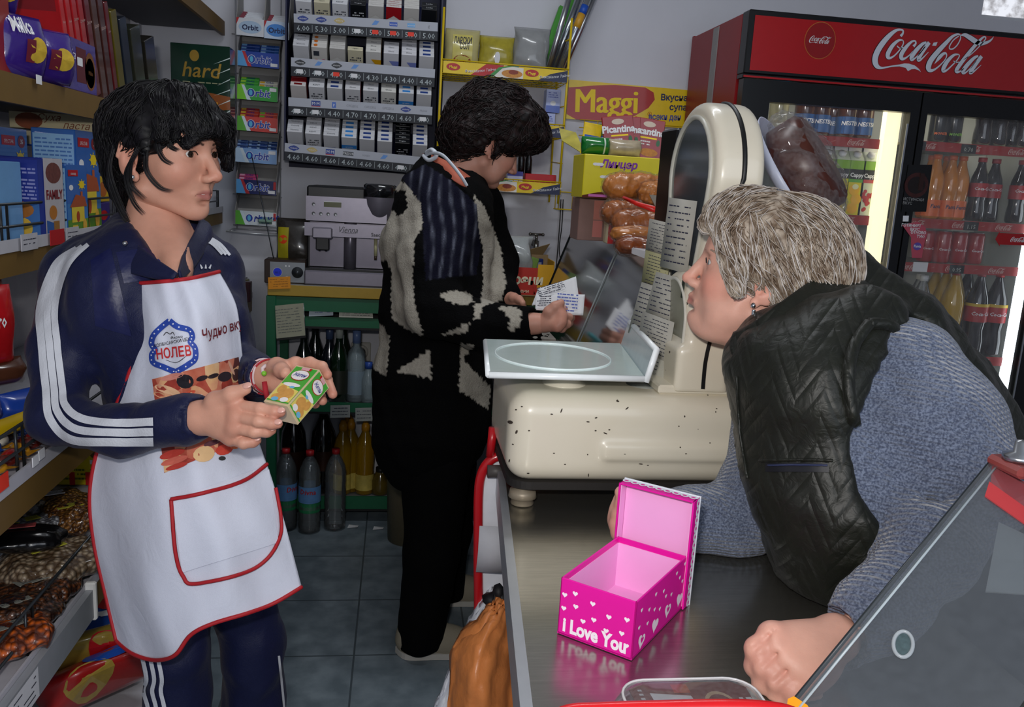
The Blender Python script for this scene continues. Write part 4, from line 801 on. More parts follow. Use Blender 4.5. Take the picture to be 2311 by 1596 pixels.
b=MB();tq=mt('#3aa0a8',.4);T_=Matrix.Translation((0,0,0));b.box((0,0,.02),(.02,.02,.04),tq,bev=.004);b.box((0,0,.045),(.07,.02,.014),tq,bev=.005);b.box((-.01,0,.005),(.09,.03,.01),tq,bev=.004);o=b.build('hand_tool');o.location=(on(1185,690,1,2.97).x,2.985-.02,TZ+.0012);o.location.y=3.075-.03;o.location=(.375,2.50,.948);tag(o,'turquoise plastic handle lying by the newspapers','tool')
b=MB();b.box((.40,2.42,.44),(.11,.42,.88),mt('#3a3d40',.5));b.box((.385,2.42,.896),(.16,.43,.012),mt('#4a4c4e',.4),bev=.002);tag(b.build('low_cabinet',loc=(.385,2.42,0)),'dark low cabinet carrying the newspaper pile beyond the scale','cabinet')
b=MB();A0,A1=Vector((.655,2.95,1.245)),Vector((.535,1.60,1.245));B0,B1=Vector((.69,2.95,.90)),Vector((.40,1.60,.90))
A0=on(1302,497,1,2.96);A1=on(1512,592,1,1.66);G0=on(1183,778,1,2.96);G1=G0+(A1-A0)
GC=thing('glass_case','dark slanted glass pastry case behind the scale','display case',(A0 .x+.2,(A0 .y+A1 .y)/2,0))
dgl=glassy('#3a3f40',.30,.10,'smoked_glass',.8).copy();b.add([A0,A1,G1,G0]+[p+Vector((.006,0,-.002))for p in(A0,A1,G1,G0)],[(0,1,2,3),(7,6,5,4),(0,4,5,1),(1,5,6,2),(2,6,7,3),(3,7,4,0)],dgl);b.build('glass_pane',GC,world=True)
b=MB();b.tube([G0,A0,A1],.004,mt('#23282a',.4),8);mid0=A0 .lerp(A1,.62);mid1=G0 .lerp(G1,.62);b.tube([mid0-Vector((.003,0,0)),mid1-Vector((.003,0,0))],.0022,mt('#8a9294',.3),6);b.build('glass_edge',GC,world=True)
b=MB();rx=.42;top=[(A0 .x+.004,A0 .y+.05),(A1 .x+.004,A1 .y),(A1 .x+rx,A1 .y),(A0 .x+rx,A0 .y+.05)];b.prism(Matrix.Identity(4),top,.012,mt('#2a2d2f',.4),A1 .z-.012);b.build('top_board',GC,world=True)
b=MB();b.prism(Matrix.Identity(4),[(G0 .x+.03,G0 .y),(G1 .x+.03,G1 .y),(A1 .x+rx,A1 .y),(A0 .x+rx,A0 .y)],.02,mt('#4a4d50',.5),.86);b.prism(Matrix.Identity(4),[(A0 .x+rx-.02,A0 .y),(A1 .x+rx-.02,A1 .y),(A1 .x+rx,A1 .y),(A0 .x+rx,A0 .y)],A1 .z-.02,mt('#1c1f21',.5),0);b.prism(Matrix.Identity(4),[(G0 .x+.14,G0 .y),(G1 .x+.14,G1 .y),(A1 .x+rx,A1 .y),(A0 .x+rx,A0 .y)],.80,mt('#26292b',.6),.06);b.build('case_base',GC,world=True)
lp=lambda t,s,dz=0:A0 .lerp(A1,t)+Vector((s,0,dz))
for k,(px4)in enumerate(([(1453,665),(1462,676),(1434,732),(1425,722)],[(1478,705),(1490,714),(1474,755),(1459,758)])):
 nn2=(A1-A0).cross(G0-A0).normalized();nn2=nn2 if nn2 .dot(CAM-A0)>0 else-nn2;q=[]
 for x,y in px4:r_=ray(x,y);q.append(CAM+r_*((A0-CAM).dot(nn2)/r_.dot(nn2))+nn2*.0015)
 b=MB();b.grid([[q[0],q[1]],[q[3],q[2]]],mt('#a8b0ac',.5),False,thick=.0008);tag(b.build('price_slip',loc=q[3]),['pale price slip stuck on the dark glass case','curled pale slip stuck on the dark glass near the scale'][k],'price slip')
CZ=A1 .z+.0015
def cz(y):return A0 .z+(A1 .z-A0 .z)*(y-A0 .y)/(A1 .y-A0 .y)+.0015
red_=mt('#b81c20',.4,coat=.3)
def wpx(px,py,z=None):return on(px,py,2,CZ if z is None else z)
carton('biscuit_box','red and cream biscuit box standing upright behind the bread bags','box',(.605,2.16,CZ),(.14,.05,.112),mt('#d8cda8',.4),lambda b,F,S,T,w,h,d:(b.rect(F,-w*.5,0,-w*.18,h,red_),b.text(F,'16',-w*.34,h*.06,h*.16,PAPER,bold=.02),b.disc(F,w*.12,h*.3,w*.06,h*.06,RED)))
carton('biscuit_box','pink-striped biscuit packet stack left of the red and cream box','box',(.525,2.28,CZ),(.10,.10,.112),mt('#8a6a62',.4,n=.2,ns=30),lambda b,F,S,T,w,h,d:(b.rect(F,-w*.1,.01,w*.16,h*.48,mt('#c87a72',.4)),b.rect(F,-w*.1,h*.5,w*.16,h*.95,mt('#c0786a',.4))))
def linz(b,F,S,T,w,h,d):
 b.text(F,'Линцер',-w*.06,h*.72,h*.24,mt('#7a2a9a',.4),bold=.04,shear=.2);b.text(F,'с течен',w*.02,h*.56,h*.13,mt('#b5682a',.4),bold=.02,res=1);b.text(F,'шоколад',w*.08,h*.43,h*.13,mt('#b5682a',.4),bold=.02,res=1)
 for x,z in((-.32,.78),(-.22,.5),(.30,.55)):
  for q in range(3):b.disc(F,w*(x+(q-1)*.035),h*z,w*.035,h*.035,PAPER,.0006+.0002*q)
 b.poly(F,[(-w*.5,0),(w*.5,0),(w*.5,h*.06),(w*.2,h*.04),(-.1*w,h*.18),(-w*.3,h*.14),(-w*.5,h*.05)],mt('#5a2414',.3,coat=.5),.0006);b.disc(F,w*.0,h*.26,w*.05,h*.07,mt('#5a2414',.3),.001);b.poly(F,[(-w*.18,h*.32),(-w*.12,h*.34),(w*.08,h*.08),(w*.04,h*.05)],mt('#2a8ac8',.4),.0012);b.rect(F,-w*.42,h*.03,-w*.18,h*.09,mt('#c86ab0',.4),.0014)
yz_=on(1312,350,1,2.25).z;zb2=CZ+.1135
carton('cookie_box','yellow cookie box with purple title lying across the smaller boxes','box',(.565,2.22,zb2),(.205,.14,max(.08,yz_-zb2)),mt('#d6c818',.4,n=.05),linz)
def pic(b,F,S,T,w,h,d):b.text(F,'Picantina',0,h*.60,h*.24,PAPER,bold=.04);b.disc(F,0,h*.86,w*.2,h*.07,mt('#c9b9a8',.4));b.rect(F,-w*.25,h*.50,w*.3,h*.54,YEL);b.lines(F,-w*.35,h*.32,w*.1,h*.46,2,PAPER);b.disc(F,w*.36,h*.42,w*.06,h*.08,mt('#3a6a4a',.4));b.disc(F,w*.1,h*.16,w*.3,h*.1,mt('#b5762a',.4,n=.5,ns=120));b.disc(F,-w*.3,h*.12,w*.14,h*.09,mt('#6a8a2a',.4,n=.4,ns=120))
ztop=zb2+max(.08,yz_-zb2)
for k,(px,py,dx_,lb)in enumerate(((1403,300,.105,'red seasoning packet, leftmost and tilted, on the yellow cookie box'),(1432,300,.06,'red seasoning packet half hidden behind the leftmost one'),(1462,310,.105,'red seasoning packet at the right behind the dial scale'))):
 z_=on(px,py+44,1,2.24).z;x_=on(px,py,1,2.24).x;carton('seasoning_packet',lb,'packet',(x_-(.02 if k==1 else 0),2.235+.012*k,ztop+.002),(.085,.006,.105),mt('#8f1318',.3,n=.1,coat=.5),pic,tilt=(-.1,[-.14,-.05,.10][k],[.05,0,-.05][k]))
bagmesh('green_pouch','shiny green pouch lying on the left end of the cookie box','pouch',(.50,2.20,ztop+.001),(.075,.05,.045),mt('#0f6a28',.2,n=.2,coat=.6),31,prints=[('r',.45,.1,.55,.9,mt('#b8c8b8',.4))])
bagmesh('snack_pouch','white and brown snack pouch between green pouch and red packets','pouch',(.575,2.19,ztop+.001),(.085,.045,.042),mt('#a89a80',.25,n=.5,ns=40,coat=.5),32)
for k,(x,z,m_,lb)in enumerate(((.50,ztop+.0,'#d6b61e','yellow seasoning sachet behind the green pouch'),(.535,ztop+.0,'#5a7a3a','green herb sachet behind the green pouch'))):carton('spice_sachet',lb,'sachet',(x,2.275+.008*k,z+.002),(.05,.004,.085),mt(m_,.35,n=.3,ns=80),lambda b,F,S,T,w,h,d:b.rect(F,-w*.4,h*.45,w*.4,h*.62,BLUE),tilt=(-.15,.12-.2*k,0))
b=MB();lq=[(on(1262,290,1,2.70)),on(1300,300,1,2.62),on(1322,352,1,2.5),on(1268,318,1,2.6)];b.grid([[lq[0],lq[1]],[lq[3],lq[2]]],mt('#b5a94a',.35,n=.4,ns=30),False,thick=.002);tag(b.build('box_flap',loc=lq[3]),'faded yellow cardboard lid propped against the wire rack','cardboard lid')
carton('soup_bag','yellow instant soup bag hanging at the right edge of the wire rack','bag',(.735,3.30,1.335),(.085,.02,.155),mt('#c9b018',.3,coat=.4),lambda b,F,S,T,w,h,d:(b.disc(F,0,h*.68,w*.36,h*.2,mt('#c9bc98',.4,n=.3,ns=90)),b.disc(F,0,h*.4,w*.28,h*.06,RED),b.text(F,'Maggi',0,h*.385,h*.07,YEL,res=1,z=.001),b.disc(F,w*.1,h*.16,w*.3,h*.1,mt('#b56a2a',.4,n=.4,ns=90))))
carton('soup_carton','yellow soup carton below the hanging soup bag','carton',(.735,3.30,1.28),(.10,.05,.045),mt('#d0b414',.4),lambda b,F,S,T,w,h,d:(b.disc(F,0,h*.5,w*.3,h*.3,RED),b.text(F,'Maggi',0,h*.4,h*.3,YEL,res=1,z=.001)))
def bread(name,label,px,py,d,size,rz,m,seed,pts=None):
 c=P(px,py,d);sx,sy,sz=size;lo,hi=(-sx*.75,-sy*.9,-sz*.9),(sx*.75,sy*.9,sz*.9);S=SDF(lo,hi,max(size)/42)
 for q,r in(pts or[((-.3,0,0),.42),((.0,0,.05),.46),((.3,0,0),.42)]):S.ell((q[0]*sx,q[1]*sy,q[2]*sz),(r*sx*.62,sy*.5,sz*.5),None,.012)
 wrinkle(S,.0012,150,seed);V,Q=S.mesh(1);t=thing(name,label,'bread',(c.x,c.y,c.z-sz*.5),rz);o=npmesh('crust',V+np.array((0,0,sz*.5)),Q,m,t,world=False)
 n_=np.cross(V[Q[:,1]]-V[Q[:,0]],V[Q[:,3]]-V[Q[:,0]]);vn=np.zeros_like(V)
 for k in range(4):np.add.at(vn,Q[:,k],n_)
 vn/=np.maximum(np.linalg.norm(vn,axis=1),1e-12)[:,None];rs=np.random.RandomState(seed);w_=.003+.003*np.abs(np.sin(V@rs.normal(size=3)*160)*np.sin(V@rs.normal(size=3)*90))
 npmesh('film_bag',V+vn*w_[:,None]+np.array((0,0,sz*.5)),Q,FILM,t,world=False);return t
crust=mt('#b8712a',.4,n=.35,ns=28,coat=.25);crust2=mt('#9a5418',.35,n=.4,ns=24,coat=.3);crust3=mt('#86400e',.3,n=.4,ns=20,coat=.4)
bread('bread_loaf','long golden bread loaf in clear wrap beside the yellow cookie box',1448,425,1.98,(.17,.075,.065),.1,crust,1)
bread('bread_loaf','golden braided bun in clear wrap next to the dial scale',1496,440,1.93,(.10,.07,.06),.0,crust,2)
bread('bread_loaf','brown glazed roll in clear wrap below the long loaf',1420,482,1.92,(.12,.07,.055),.2,crust2,3)
bread('bread_loaf','pale glazed bun in clear wrap with red print, middle of the bread stack',1442,505,1.88,(.11,.07,.06),-.1,crust2,4)
bread('bread_loaf','flat shiny bun in clear wrap, second lowest in the bread stack',1445,530,1.86,(.12,.07,.038),0,crust,5)
bread('bread_loaf','dark glazed bun in clear wrap at the bottom of the bread stack',1452,555,1.84,(.115,.07,.040),.05,crust3,6)
b=MB();b.grid([[P(*p)for p in r]for r in([(1408,442,1.86),(1440,455,1.83),(1475,466,1.82),(1514,484,1.82)],[(1412,447,1.86),(1438,464,1.83),(1470,478,1.82),(1512,487,1.82)])],mt('#d8241a',.35,coat=.3),thick=.006);kb_=[P(1465,440,1.84),P(1512,445,1.84),P(1512,478,1.84),P(1478,466,1.84)];
kn_=b.build('knife_handle');
KT=thing('bread_knife','red-handled bread knife in grey sheath across the wrapped breads','knife',P(1480,470,1.83));kn_.name='handle';kn_.parent=KT;kn_.matrix_parent_inverse=Matrix.Translation(-Vector(KT.location))
b=MB();b.grid([[kb_[0],kb_[1]],[kb_[3],kb_[2]]],mt('#8a8478',.4),False,thick=.004);b.build('blade_sheath',KT,world=True)
b=MB();tq_=[P(1425,572,1.80),P(1488,596,1.74),P(1486,570,1.74),P(1440,556,1.80)];wt2=mt('#c5c4c8',.4);b.grid([[tq_[0],tq_[1]],[tq_[0]+Vector((.0,.0,.012)),tq_[1]+Vector((0,0,.018))]],wt2,False,thick=.05);b.box((P(1478,570,1.77)[0],P(1478,570,1.77)[1]-.01,P(1478,570,1.77)[2]-.01),(.02,.02,.045),red_);tag(b.build('bread_tray',loc=tq_[0]),'white tray with red corner under the bread stack','tray')
bx=P(1497,590,1.70);b=MB();b.box((0,0,.12),(.045,.10,.24),mt('#0d0e10',.3),bev=.004);b.rect(FR((0,-.0502,0)),-.018,.03,.018,.2,mt('#151618',.2),.0006);o=b.build('dark_box');o.location=(bx.x+.01,bx.y,CZ-.0 if False else 1.245);tag(o,'black box standing between breads and dial scale','box')
hk=thing('hook_strip','black hanging strip with small packets under the wire rack','display strip',(.385,3.42,1.12));b=MB();b.box((.405,3.425,1.215),(.012,.008,.19),BLACK);b.tube([(.405,3.42,1.30),(.405,3.42,1.13)],.003,BLACK,6);b.build('strip',hk,world=True)
for k in range(3):carton('sachet',['topmost silver sachet on the black hanging strip','middle blue and red sachet on the black hanging strip','lowest dark sachet on the black hanging strip'][k],'sachet',(.365,3.39,1.245-.042*k),(.075,.02,.034),mt(['#8a8c94','#7a3a3a','#2a2c38'][k],.25,n=.5,ns=70,coat=.5),lambda b,F,S,T,w,h,d:b.rect(F,-w*.1,h*.2,w*.2,h*.8,BLUE))
SH=thing('shelving_unit','long white wall shelving with brown-fronted boards along the left wall','shelves',(-.83,2.3,0));brn=mt('#6d5326',.5,n=.15,ns=20);wht_=mt('#b9b8bf',.5);wir=mt('#3a3d40',.35,.6)
b=MB();b.box((XL+.008,2.25,1.06),(.012,2.34,2.1),wht_);b.build('back_panel',SH,world=True)
for y in(1.12,1.9,2.7,3.40):
 b=MB();b.box((XL+.03,y,1.06),(.03,.03,2.1),wht_);b.build('upright',SH,world=True)
for z,xf,y0_,th_ in((1.895,-.665,1.1,.05),(1.50,-.67,1.1,.05),(1.20,-.68,1.1,.05),(.87,-.57,1.05,.06),(.585,-.55,1.0,.06),(.17,-.50,1.0,.05)):
 b=MB();w_=xf-XL-.02;b.box((XL+.02+w_/2,(y0_+3.43)/2,z-.012),(w_,3.43-y0_,.018),wht_);b.box((xf-.004,(y0_+3.43)/2,z-th_/2),(.012,3.43-y0_,th_),brn)
 b.box((XL+.02+w_/2,(y0_+3.43)/2,z-.03),(w_-.03,3.40-y0_,.012),mt('#4a4a4e',.6));sh_=b.build('shelf',SH,world=True)
 if z<1.3 and z>.2:
  b=MB();b.box((xf+.003,(y0_+3.43)/2,z+.004),(.004,3.43-y0_,.022),wht_);x_=xf-.012
  for dz in(.035,.075):b.tube([(x_,y0_,z+dz),(x_,3.40,z+dz)],.0028,wir,6)
  for k in range(12):y=y0_+.1+k*.2;b.tube([(x_,y,z),(x_,y,z+.075),(x_,y+.025,z+.075),(x_,y+.025,z)],.0024,wir,6)
  b.build('wire_fence',SH,world=True)
e_=on(196,1343,0,-.545);b=MB();b.box((-.538,(e_.y+1.0)/2,.565),(.012,e_.y-1.0,.055),mt('#9a9da2',.4));b.box((-.538,e_.y,.568),(.02,.012,.075),WHITE,bev=.003);b.rect(FR((-.5312,1.0,.54),(0,1,0)),.0,0,.26,.05,PAPER);b.lines(FR((-.5312,1.0,.54),(0,1,0)),.02,.005,.25,.045,4,INK,.001,.2);b.build('price_rail',SH,world=True)
for k,(px,py,x_,m_,lb)in enumerate(((8,1088,-.565,RS_,'orange-red price sticker on the brown shelf edge'),(80,1040,-.565,PAPER,'small white price tag on the brown shelf edge, left of its twin'),(94,1025,-.565,PAPER,'small white price tag on the brown shelf edge nearest the apron'),(88,180,-.665,PAPER,'torn white label on the upper brown shelf edge'))):
 p=on(px,py,0,x_+.004);b=MB();b.box((0,0,0),(.0015,.022 if k else.03,.016 if k else.024),m_);o=b.build('price_tag');o.location=p;tag(o,lb,'price tag')
def sbox(name,label,X,y,w,d,z0,h,m,pr=None,group=None,tilt=None):
 """carton on the left shelves: front towards the aisle (+x), w along the wall, d deep"""
 o=carton(name,label,'box' if'box' in name else'carton',(X-d/2,y+w/2,z0+.0015),(w,d,h),m,None,group);me=MB();
 me.box((0,0,h/2),(w,d,h),m,bev=.0015)
 if pr:pr(me,FR((0,-d/2,0)),FR((-w/2,0,0),(0,-1,0)),FR((0,0,h),(1,0,0),(0,1,0)),w,h,d)
 n=me.build('t');o.data=n.data;bpy.data.objects.remove(n);o.rotation_euler=(0,tilt or 0,pi/2)if not tilt else(tilt,0,pi/2);return o
zm=1.2
lbm=mt('#6fa4d8',.35,coat=.3);skb=mt('#2a62b0',.35,coat=.3);ltb=mt('#8fbce4',.4)
def castle(b,F,S,T,w,h,d,big=True):
 b.rect(S,-d*.46,h*.1,d*.46,h*.95,ltb);b.lines(S,-d*.42,h*.3,d*.42,h*.92,16 if big else 8,mt('#4a78b8',.5),.0008,.4)
 b.rect(F,-w*.5,h*.45,w*.5,h,skb);b.rect(F,-w*.5,0,w*.5,h*.45,mt('#3f7ab8',.4));b.rect(F,-w*.5,0,w*.5,h*.22,mt('#5a8a2a',.4),.0006);b.rect(F,-w*.42,h*.84,w*.05,h*.93,RED,.001);b.text(F,'SPECTAR' if big else'спектар',-w*.18,h*.86,h*.05,PAPER,res=1,z=.0014)
 if big:b.disc(F,w*.28,h*.88,w*.13,h*.06,mt('#8a1a1e',.4),.001);b.text(F,'35',w*.28,h*.86,h*.06,PAPER,bold=.03,res=1,z=.0014)
 b.disc(F,w*.22,h*.72,w*.13,h*.055,YEL,.001)
 for k in range(8):a=k*pi/4;b.poly(F,[(w*.22+w*.14*cos(a-.2),h*.72+h*.06*sin(a-.2)),(w*.22+w*.2*cos(a),h*.72+h*.085*sin(a)),(w*.22+w*.14*cos(a+.2),h*.72+h*.06*sin(a+.2))],YEL,.0011)
 b.poly(F,[(-w*.32,h*.18),(w*.30,h*.18),(w*.30,h*.42),(-w*.32,h*.42)],mt('#e0c43a',.4),.0012);b.poly(F,[(-w*.40,h*.40),(-w*.1,h*.58),(w*.34,h*.54),(w*.44,h*.40)],mt('#a8502a',.4),.0014);b.disc(F,-w*.02,h*.26,w*.08,h*.08,mt('#a8401a',.4),.0014);b.rect(F,w*.14,h*.52,w*.24,h*.62,mt('#b5562a',.4),.0013);b.disc(F,-w*.3,h*.68,w*.1,h*.04,PAPER,.001);b.disc(F,w*.3,h*.12,w*.1,h*.1,mt('#d8a83a',.4,n=.4,ns=90),.0014);b.rect(F,-w*.3,h*.04,-w*.05,h*.14,mt('#d8b83a',.4),.0013)
sbox('cereal_box','tall blue biscuit box with yellow house, sun and the number 35',-.70,1.99,.145,.09,zm,.222,skb,castle)
sbox('cereal_box','light blue biscuit box showing small print, beside the red boxes',-.79,1.838,.13,.085,zm,.214,skb,castle)
sbox('cereal_box','smaller blue biscuit box with yellow house, in front of the tall one',-.688,1.895,.118,.04,zm,.147,skb,lambda*a:castle(*a,False))
def fam(b,F,S,T,w,h,d):
 b.rect(F,-w*.5,0,w*.5,h,mt('#b9b4b8',.4));b.disc(F,0,h*.82,w*.4,h*.13,mt('#6a3a34',.4,n=.6,ns=120),.0006);b.text(F,'FAMILY',0,h*.50,w*.26,mt('#7a1a24',.4),bold=.04,z=.001);b.disc(F,-w*.1,h*.33,w*.2,h*.09,mt('#b5722a',.4),.001);b.rect(F,-w*.1,h*.03,w*.2,h*.22,mt('#9a6a2e',.4),.001);b.poly(F,[(-w*.45,h*.02),(w*.1,h*.02),(-w*.1,h*.2),(-w*.45,h*.24)],mt('#2a5aa0',.4),.0008)
 b.rect(S,-d*.46,h*.45,d*.4,h*.97,mt('#1c2f8a',.4));b.lines(S,-d*.4,h*.48,d*.36,h*.88,9,mt('#8a90c8',.5),.0008,.5);b.text(S,'Family',-d*.05,h*.90,h*.05,PAPER,bold=.02,z=.001,shear=.2);b.rect(S,-d*.46,0,d*.4,h*.44,mt('#3a6aa8',.4));b.disc(S,-d*.1,h*.36,d*.4,h*.12,mt('#a8682a',.4,n=.4,ns=60),.0008);b.disc(S,d*.1,h*.14,d*.16,h*.12,mt('#d8b040',.4),.0008)
sbox('cereal_box','dark blue biscuit box with white front reading FAMILY',-.686,1.776,.095,.10,zm,.158,mt('#1a2a7a',.4),fam)
sbox('cereal_box','pale blue box cut off by the left edge beside the dark blue one',-.72,1.66,.10,.09,zm,.148,mt('#6a9ac8',.4),lambda b,F,S,T,w,h,d:(b.rect(S,-d*.45,h*.5,d*.45,h*.95,mt('#a9c8e4',.4)),b.disc(S,0,h*.3,d*.4,h*.15,mt('#c8782a',.4,n=.4,ns=60))))
for k,y in enumerate((1.72,1.775)):sbox('red_tin_box',['red box at the far left behind the blue boxes, outer one','red box at the far left behind the blue boxes, inner one'][k],-.80,y,.05,.09,zm,.218,mt('#a81c26',.4),lambda b,F,S,T,w,h,d:b.text(S,'es',0,h*.75,h*.13,PAPER,bold=.03))
def tart(b,F,S,T,w,h,d):b.text(S,'Суха',-d*.1,h*.45,h*.5,mt('#7a3a24',.5),shear=.35);b.text(S,'паста',d*.18,h*.1,h*.5,mt('#7a3a24',.5),shear=.35);b.disc(S,-d*.3,h*.4,d*.14,h*.42,mt('#8a4a30',.5,n=.3,ns=50))
sbox('pastry_box','flat cream pastry box with brown script lying on top of the boxes',-.70,2.20,.18,.22,zm+.225,.045,mt('#cfc4a0',.5),tart)
sbox('pastry_box','flat blue and cream box lying beneath the cream pastry box',-.695,2.18,.16,.22,zm+.185,.034,mt('#28459a',.4),lambda b,F,S,T,w,h,d:(b.rect(S,-d*.5,h*.1,d*.1,h,mt('#c4bb9c',.5)),b.disc(S,d*.18,h*.5,d*.1,h*.45,PAPER),b.text(S,'12',d*.36,h*.2,h*.7,PAPER,shear=.3)))
sbox('wafer_box','blue and white box between castle box and the clerk\'s hair',-.72,2.15,.07,.08,zm+.125,.058,mt('#2a50a8',.4),lambda b,F,S,T,w,h,d:b.rect(S,-d*.4,0,d*.1,h,PAPER))
sbox('wafer_box','yellow wafer box behind the tall blue castle box',-.71,2.14,.09,.09,zm+.062,.06,mt('#c8a41a',.4),lambda b,F,S,T,w,h,d:(b.disc(S,0,h*.5,d*.2,h*.3,mt('#a85a1a',.4)),b.disc(F,0,h*.5,w*.3,h*.3,mt('#a85a1a',.4))))
sbox('wafer_box','purple wafer box behind the tall blue castle box',-.71,2.14,.09,.09,zm,.06,mt('#3a2a78',.4),lambda b,F,S,T,w,h,d:(b.disc(F,0,h*.5,w*.3,h*.2,RED),b.rect(S,-d*.3,h*.3,d*.3,h*.6,RED)))
for k,(y,m_)in enumerate(((1.66,wht_),(1.79,RED),(1.87,wht_))):b=MB();b.box((0,0,0),(.0015,.07,.03),m_);b.lines(FR((.0008,-.035,-.015),(0,1,0)),.008,.008,.062,.024,2,INK,.0004,.2)if k!=1 else 0;o=b.build('price_tag');o.location=(-.671,y,1.207);tag(o,['white price card on the middle shelf edge, nearest the left border','red price card on the middle shelf edge','white handwritten price card on the middle shelf edge near her shoulder'][k],'price tag')
zu=1.5
def bonb(t,c2):
 def f(b,F,S,T,w,h,d):b.rect(S,-d*.2,h*.82,d*.45,h*.96,mt(c2,.4));b.text(S,t,d*.0,h*.6,.026,mt('#c9a8a0',.4),shear=.2,rot=-pi/2,res=1);b.lines(S,-d*.1,h*.1,d*.1,h*.42,8,mt('#b58a80',.4),.0008,.3);b.text(F,t,0,h*.7,w*.3,mt('#c9a8a0',.4),shear=.3,res=1)
 return f
bk_=[('#b81a20',1.93,.028,.19,'bright red chocolate box with white sticker, first upright on the upper shelf','Roxi'),('#b01a20',1.965,.03,.20,'bright red chocolate box, second upright on the upper shelf','Roxi'),('#a8191f',2.002,.032,.215,'bright red chocolate box, third upright beside the purple bag','Сезони'),('#9c171d',2.04,.034,.22,'red chocolate box with script title, fourth upright on the upper shelf','Сезони'),('#5d1018',2.082,.036,.225,'dark red chocolate box with script title on the upper shelf','Сезони'),('#4a2a22',2.127,.04,.225,'brown wrapped chocolate box beside the dark red one','Шокол'),('#43201c',2.175,.04,.23,'brown chocolate box with red edge on the upper shelf','Шокол'),('#5d1a1e',2.222,.03,.23,'maroon chocolate box with pale lettering on the upper shelf','Choco'),('#5d5218',2.262,.05,.22,'olive chocolate box on the upper shelf above the clerk',''),('#1d2430',2.325,.06,.215,'dark blue-edged wrapped box on the upper shelf',''),('#2a2c22',2.41,.09,.21,'dark green wrapped box on the upper shelf, behind her head',''),('#22201a',2.53,.10,.20,'dark brown wrapped box on the upper shelf, behind her head','')]
for c_,y,w_,h_,lb,t_ in bk_:
 o=sbox('chocolate_box',lb,-.70,y+.055,w_-.006,.16,zu+.008,h_,mt(c_,.28,n=.2,ns=25,coat=.4),bonb(t_,'#8a1a22')if t_ else None);o.rotation_euler=(0,-.30,pi/2)
pur=mt('#3a2280',.22,n=.15,ns=20,b=.3,bs=40,coat=.5);mk=lambda s_:[('t',s_,-.2,.68,.36,PAPER),('d',.35,.45,.35,.2,mt('#c8a83a',.4,n=.4,ns=60)),('r',-.1,.25,.25,.6,mt('#6a2030',.4))]
for k,(c,sz,lb)in enumerate((((-.69,1.80,zu+.002),(.13,.07,.10),'purple chocolate biscuit pouch lying at the front of the upper shelf'),((-.70,1.72,zu+.002),(.10,.07,.11),'crumpled purple chocolate bag at the front of the upper shelf'),((-.765,1.75,zu+.115),(.12,.08,.09),'dark purple bag with pale script, topmost on the upper shelf'))):
 o=bagmesh('chocolate_bag',lb,'bag',c,sz,pur,40+k,prints=mk('Milka'));o.rotation_euler=(0,0,radians(60))
sbox('milk_box','purple biscuit box with round yellow biscuit picture on the upper shelf',-.676,1.875,.19,.03,zu,.105,pur,lambda b,F,S,T,w,h,d:(b.text(F,'Milka',-w*.3,h*.6,h*.26,PAPER,shear=.3),b.rect(F,-w*.12,h*.18,w*.18,h*.85,mt('#5a1c26',.4)),b.disc(F,w*.30,h*.45,w*.17,h*.38,mt('#7a4a20',.4)),b.disc(F,w*.30,h*.42,w*.14,h*.30,mt('#c8982a',.4)),b.text(F,'Milka',w*.30,h*.38,h*.12,mt('#7a4a1a',.4),z=.0012),b.rect(F,-w*.1,h*.5,w*.06,h*.66,PAPER,.0008)))
sbox('fruit_carton','red and yellow fruit-printed carton cut off at the far left',-.70,1.60,.10,.10,zu,.17,mt('#8a1f1a',.35,coat=.3),lambda b,F,S,T,w,h,d:(b.disc(S,0,h*.62,d*.4,h*.2,mt('#c8962a',.4,n=.4,ns=40)),b.disc(S,-d*.1,h*.34,d*.2,h*.1,mt('#6aa83a',.4)),b.disc(S,d*.1,h*.22,d*.2,h*.1,RED),b.disc(S,0,h*.12,d*.3,h*.07,mt('#c8782a',.4))))
def greenb(b,F,S,T,w,h,d):
 b.poly(F,[(-w*.5,h*.12),(w*.5,h*.22),(w*.5,h*.38),(w*.1,h*.42),(-w*.5,h*.40)],mt('#8a4a1a',.3,coat=.4));b.disc(F,-w*.1,h*.86,w*.08,h*.07,GOLD);b.text(F,'hard',0,h*.60,h*.26,GOLD,shear=.2,bold=.01);b.lines(F,-w*.3,h*.52,w*.35,h*.55,1,mt('#8a8a6a',.4))
 fm_=mt('#cfdcda',.15,coat=.6)
 for k in range(6):b.poly(F,[(w*.5,h*(.2+.13*k)),(w*(.28-.03*(k%3)),h*(.12+.13*k)),(w*.5,h*(.215+.13*k))],fm_,.0012)
g0,g1,g2_=on(383,98,1,3.15),on(518,104,1,3.15),on(516,240,1,3.15);carton('gift_carton','large dark green wrapped gift carton with gold script at the shelf end','carton',((g0 .x+g1 .x)/2,3.20,1.5015),(g1 .x-g0 .x,.09,g1 .z-1.503),mt('#0b2f22',.2,n=.2,coat=.7),greenb)
bagmesh('sweets_bag','orange and yellow bag with blue mark in front of the green gift carton','bag',(on(440,225,1,3.05).x,3.07,1.502),(.14,.06,.075),mt('#c88a1a',.3,n=.25,ns=30,coat=.4),50,prints=[('d',.3,.5,.16,.3,BLUE)])
sbox('dark_carton','dark carton standing on the topmost shelf',-.72,3.0,.3,.2,1.895,.2,mt('#17120f',.4),None)
for k,y in enumerate((1.95,2.75)):carton('white_box',['white box lid jutting over the topmost shelf edge','white card tray on the topmost shelf, near the corner'][k],'box',(-.80,y,1.897),(.22,.30,.05),mt('#c4c4c8',.5),None)
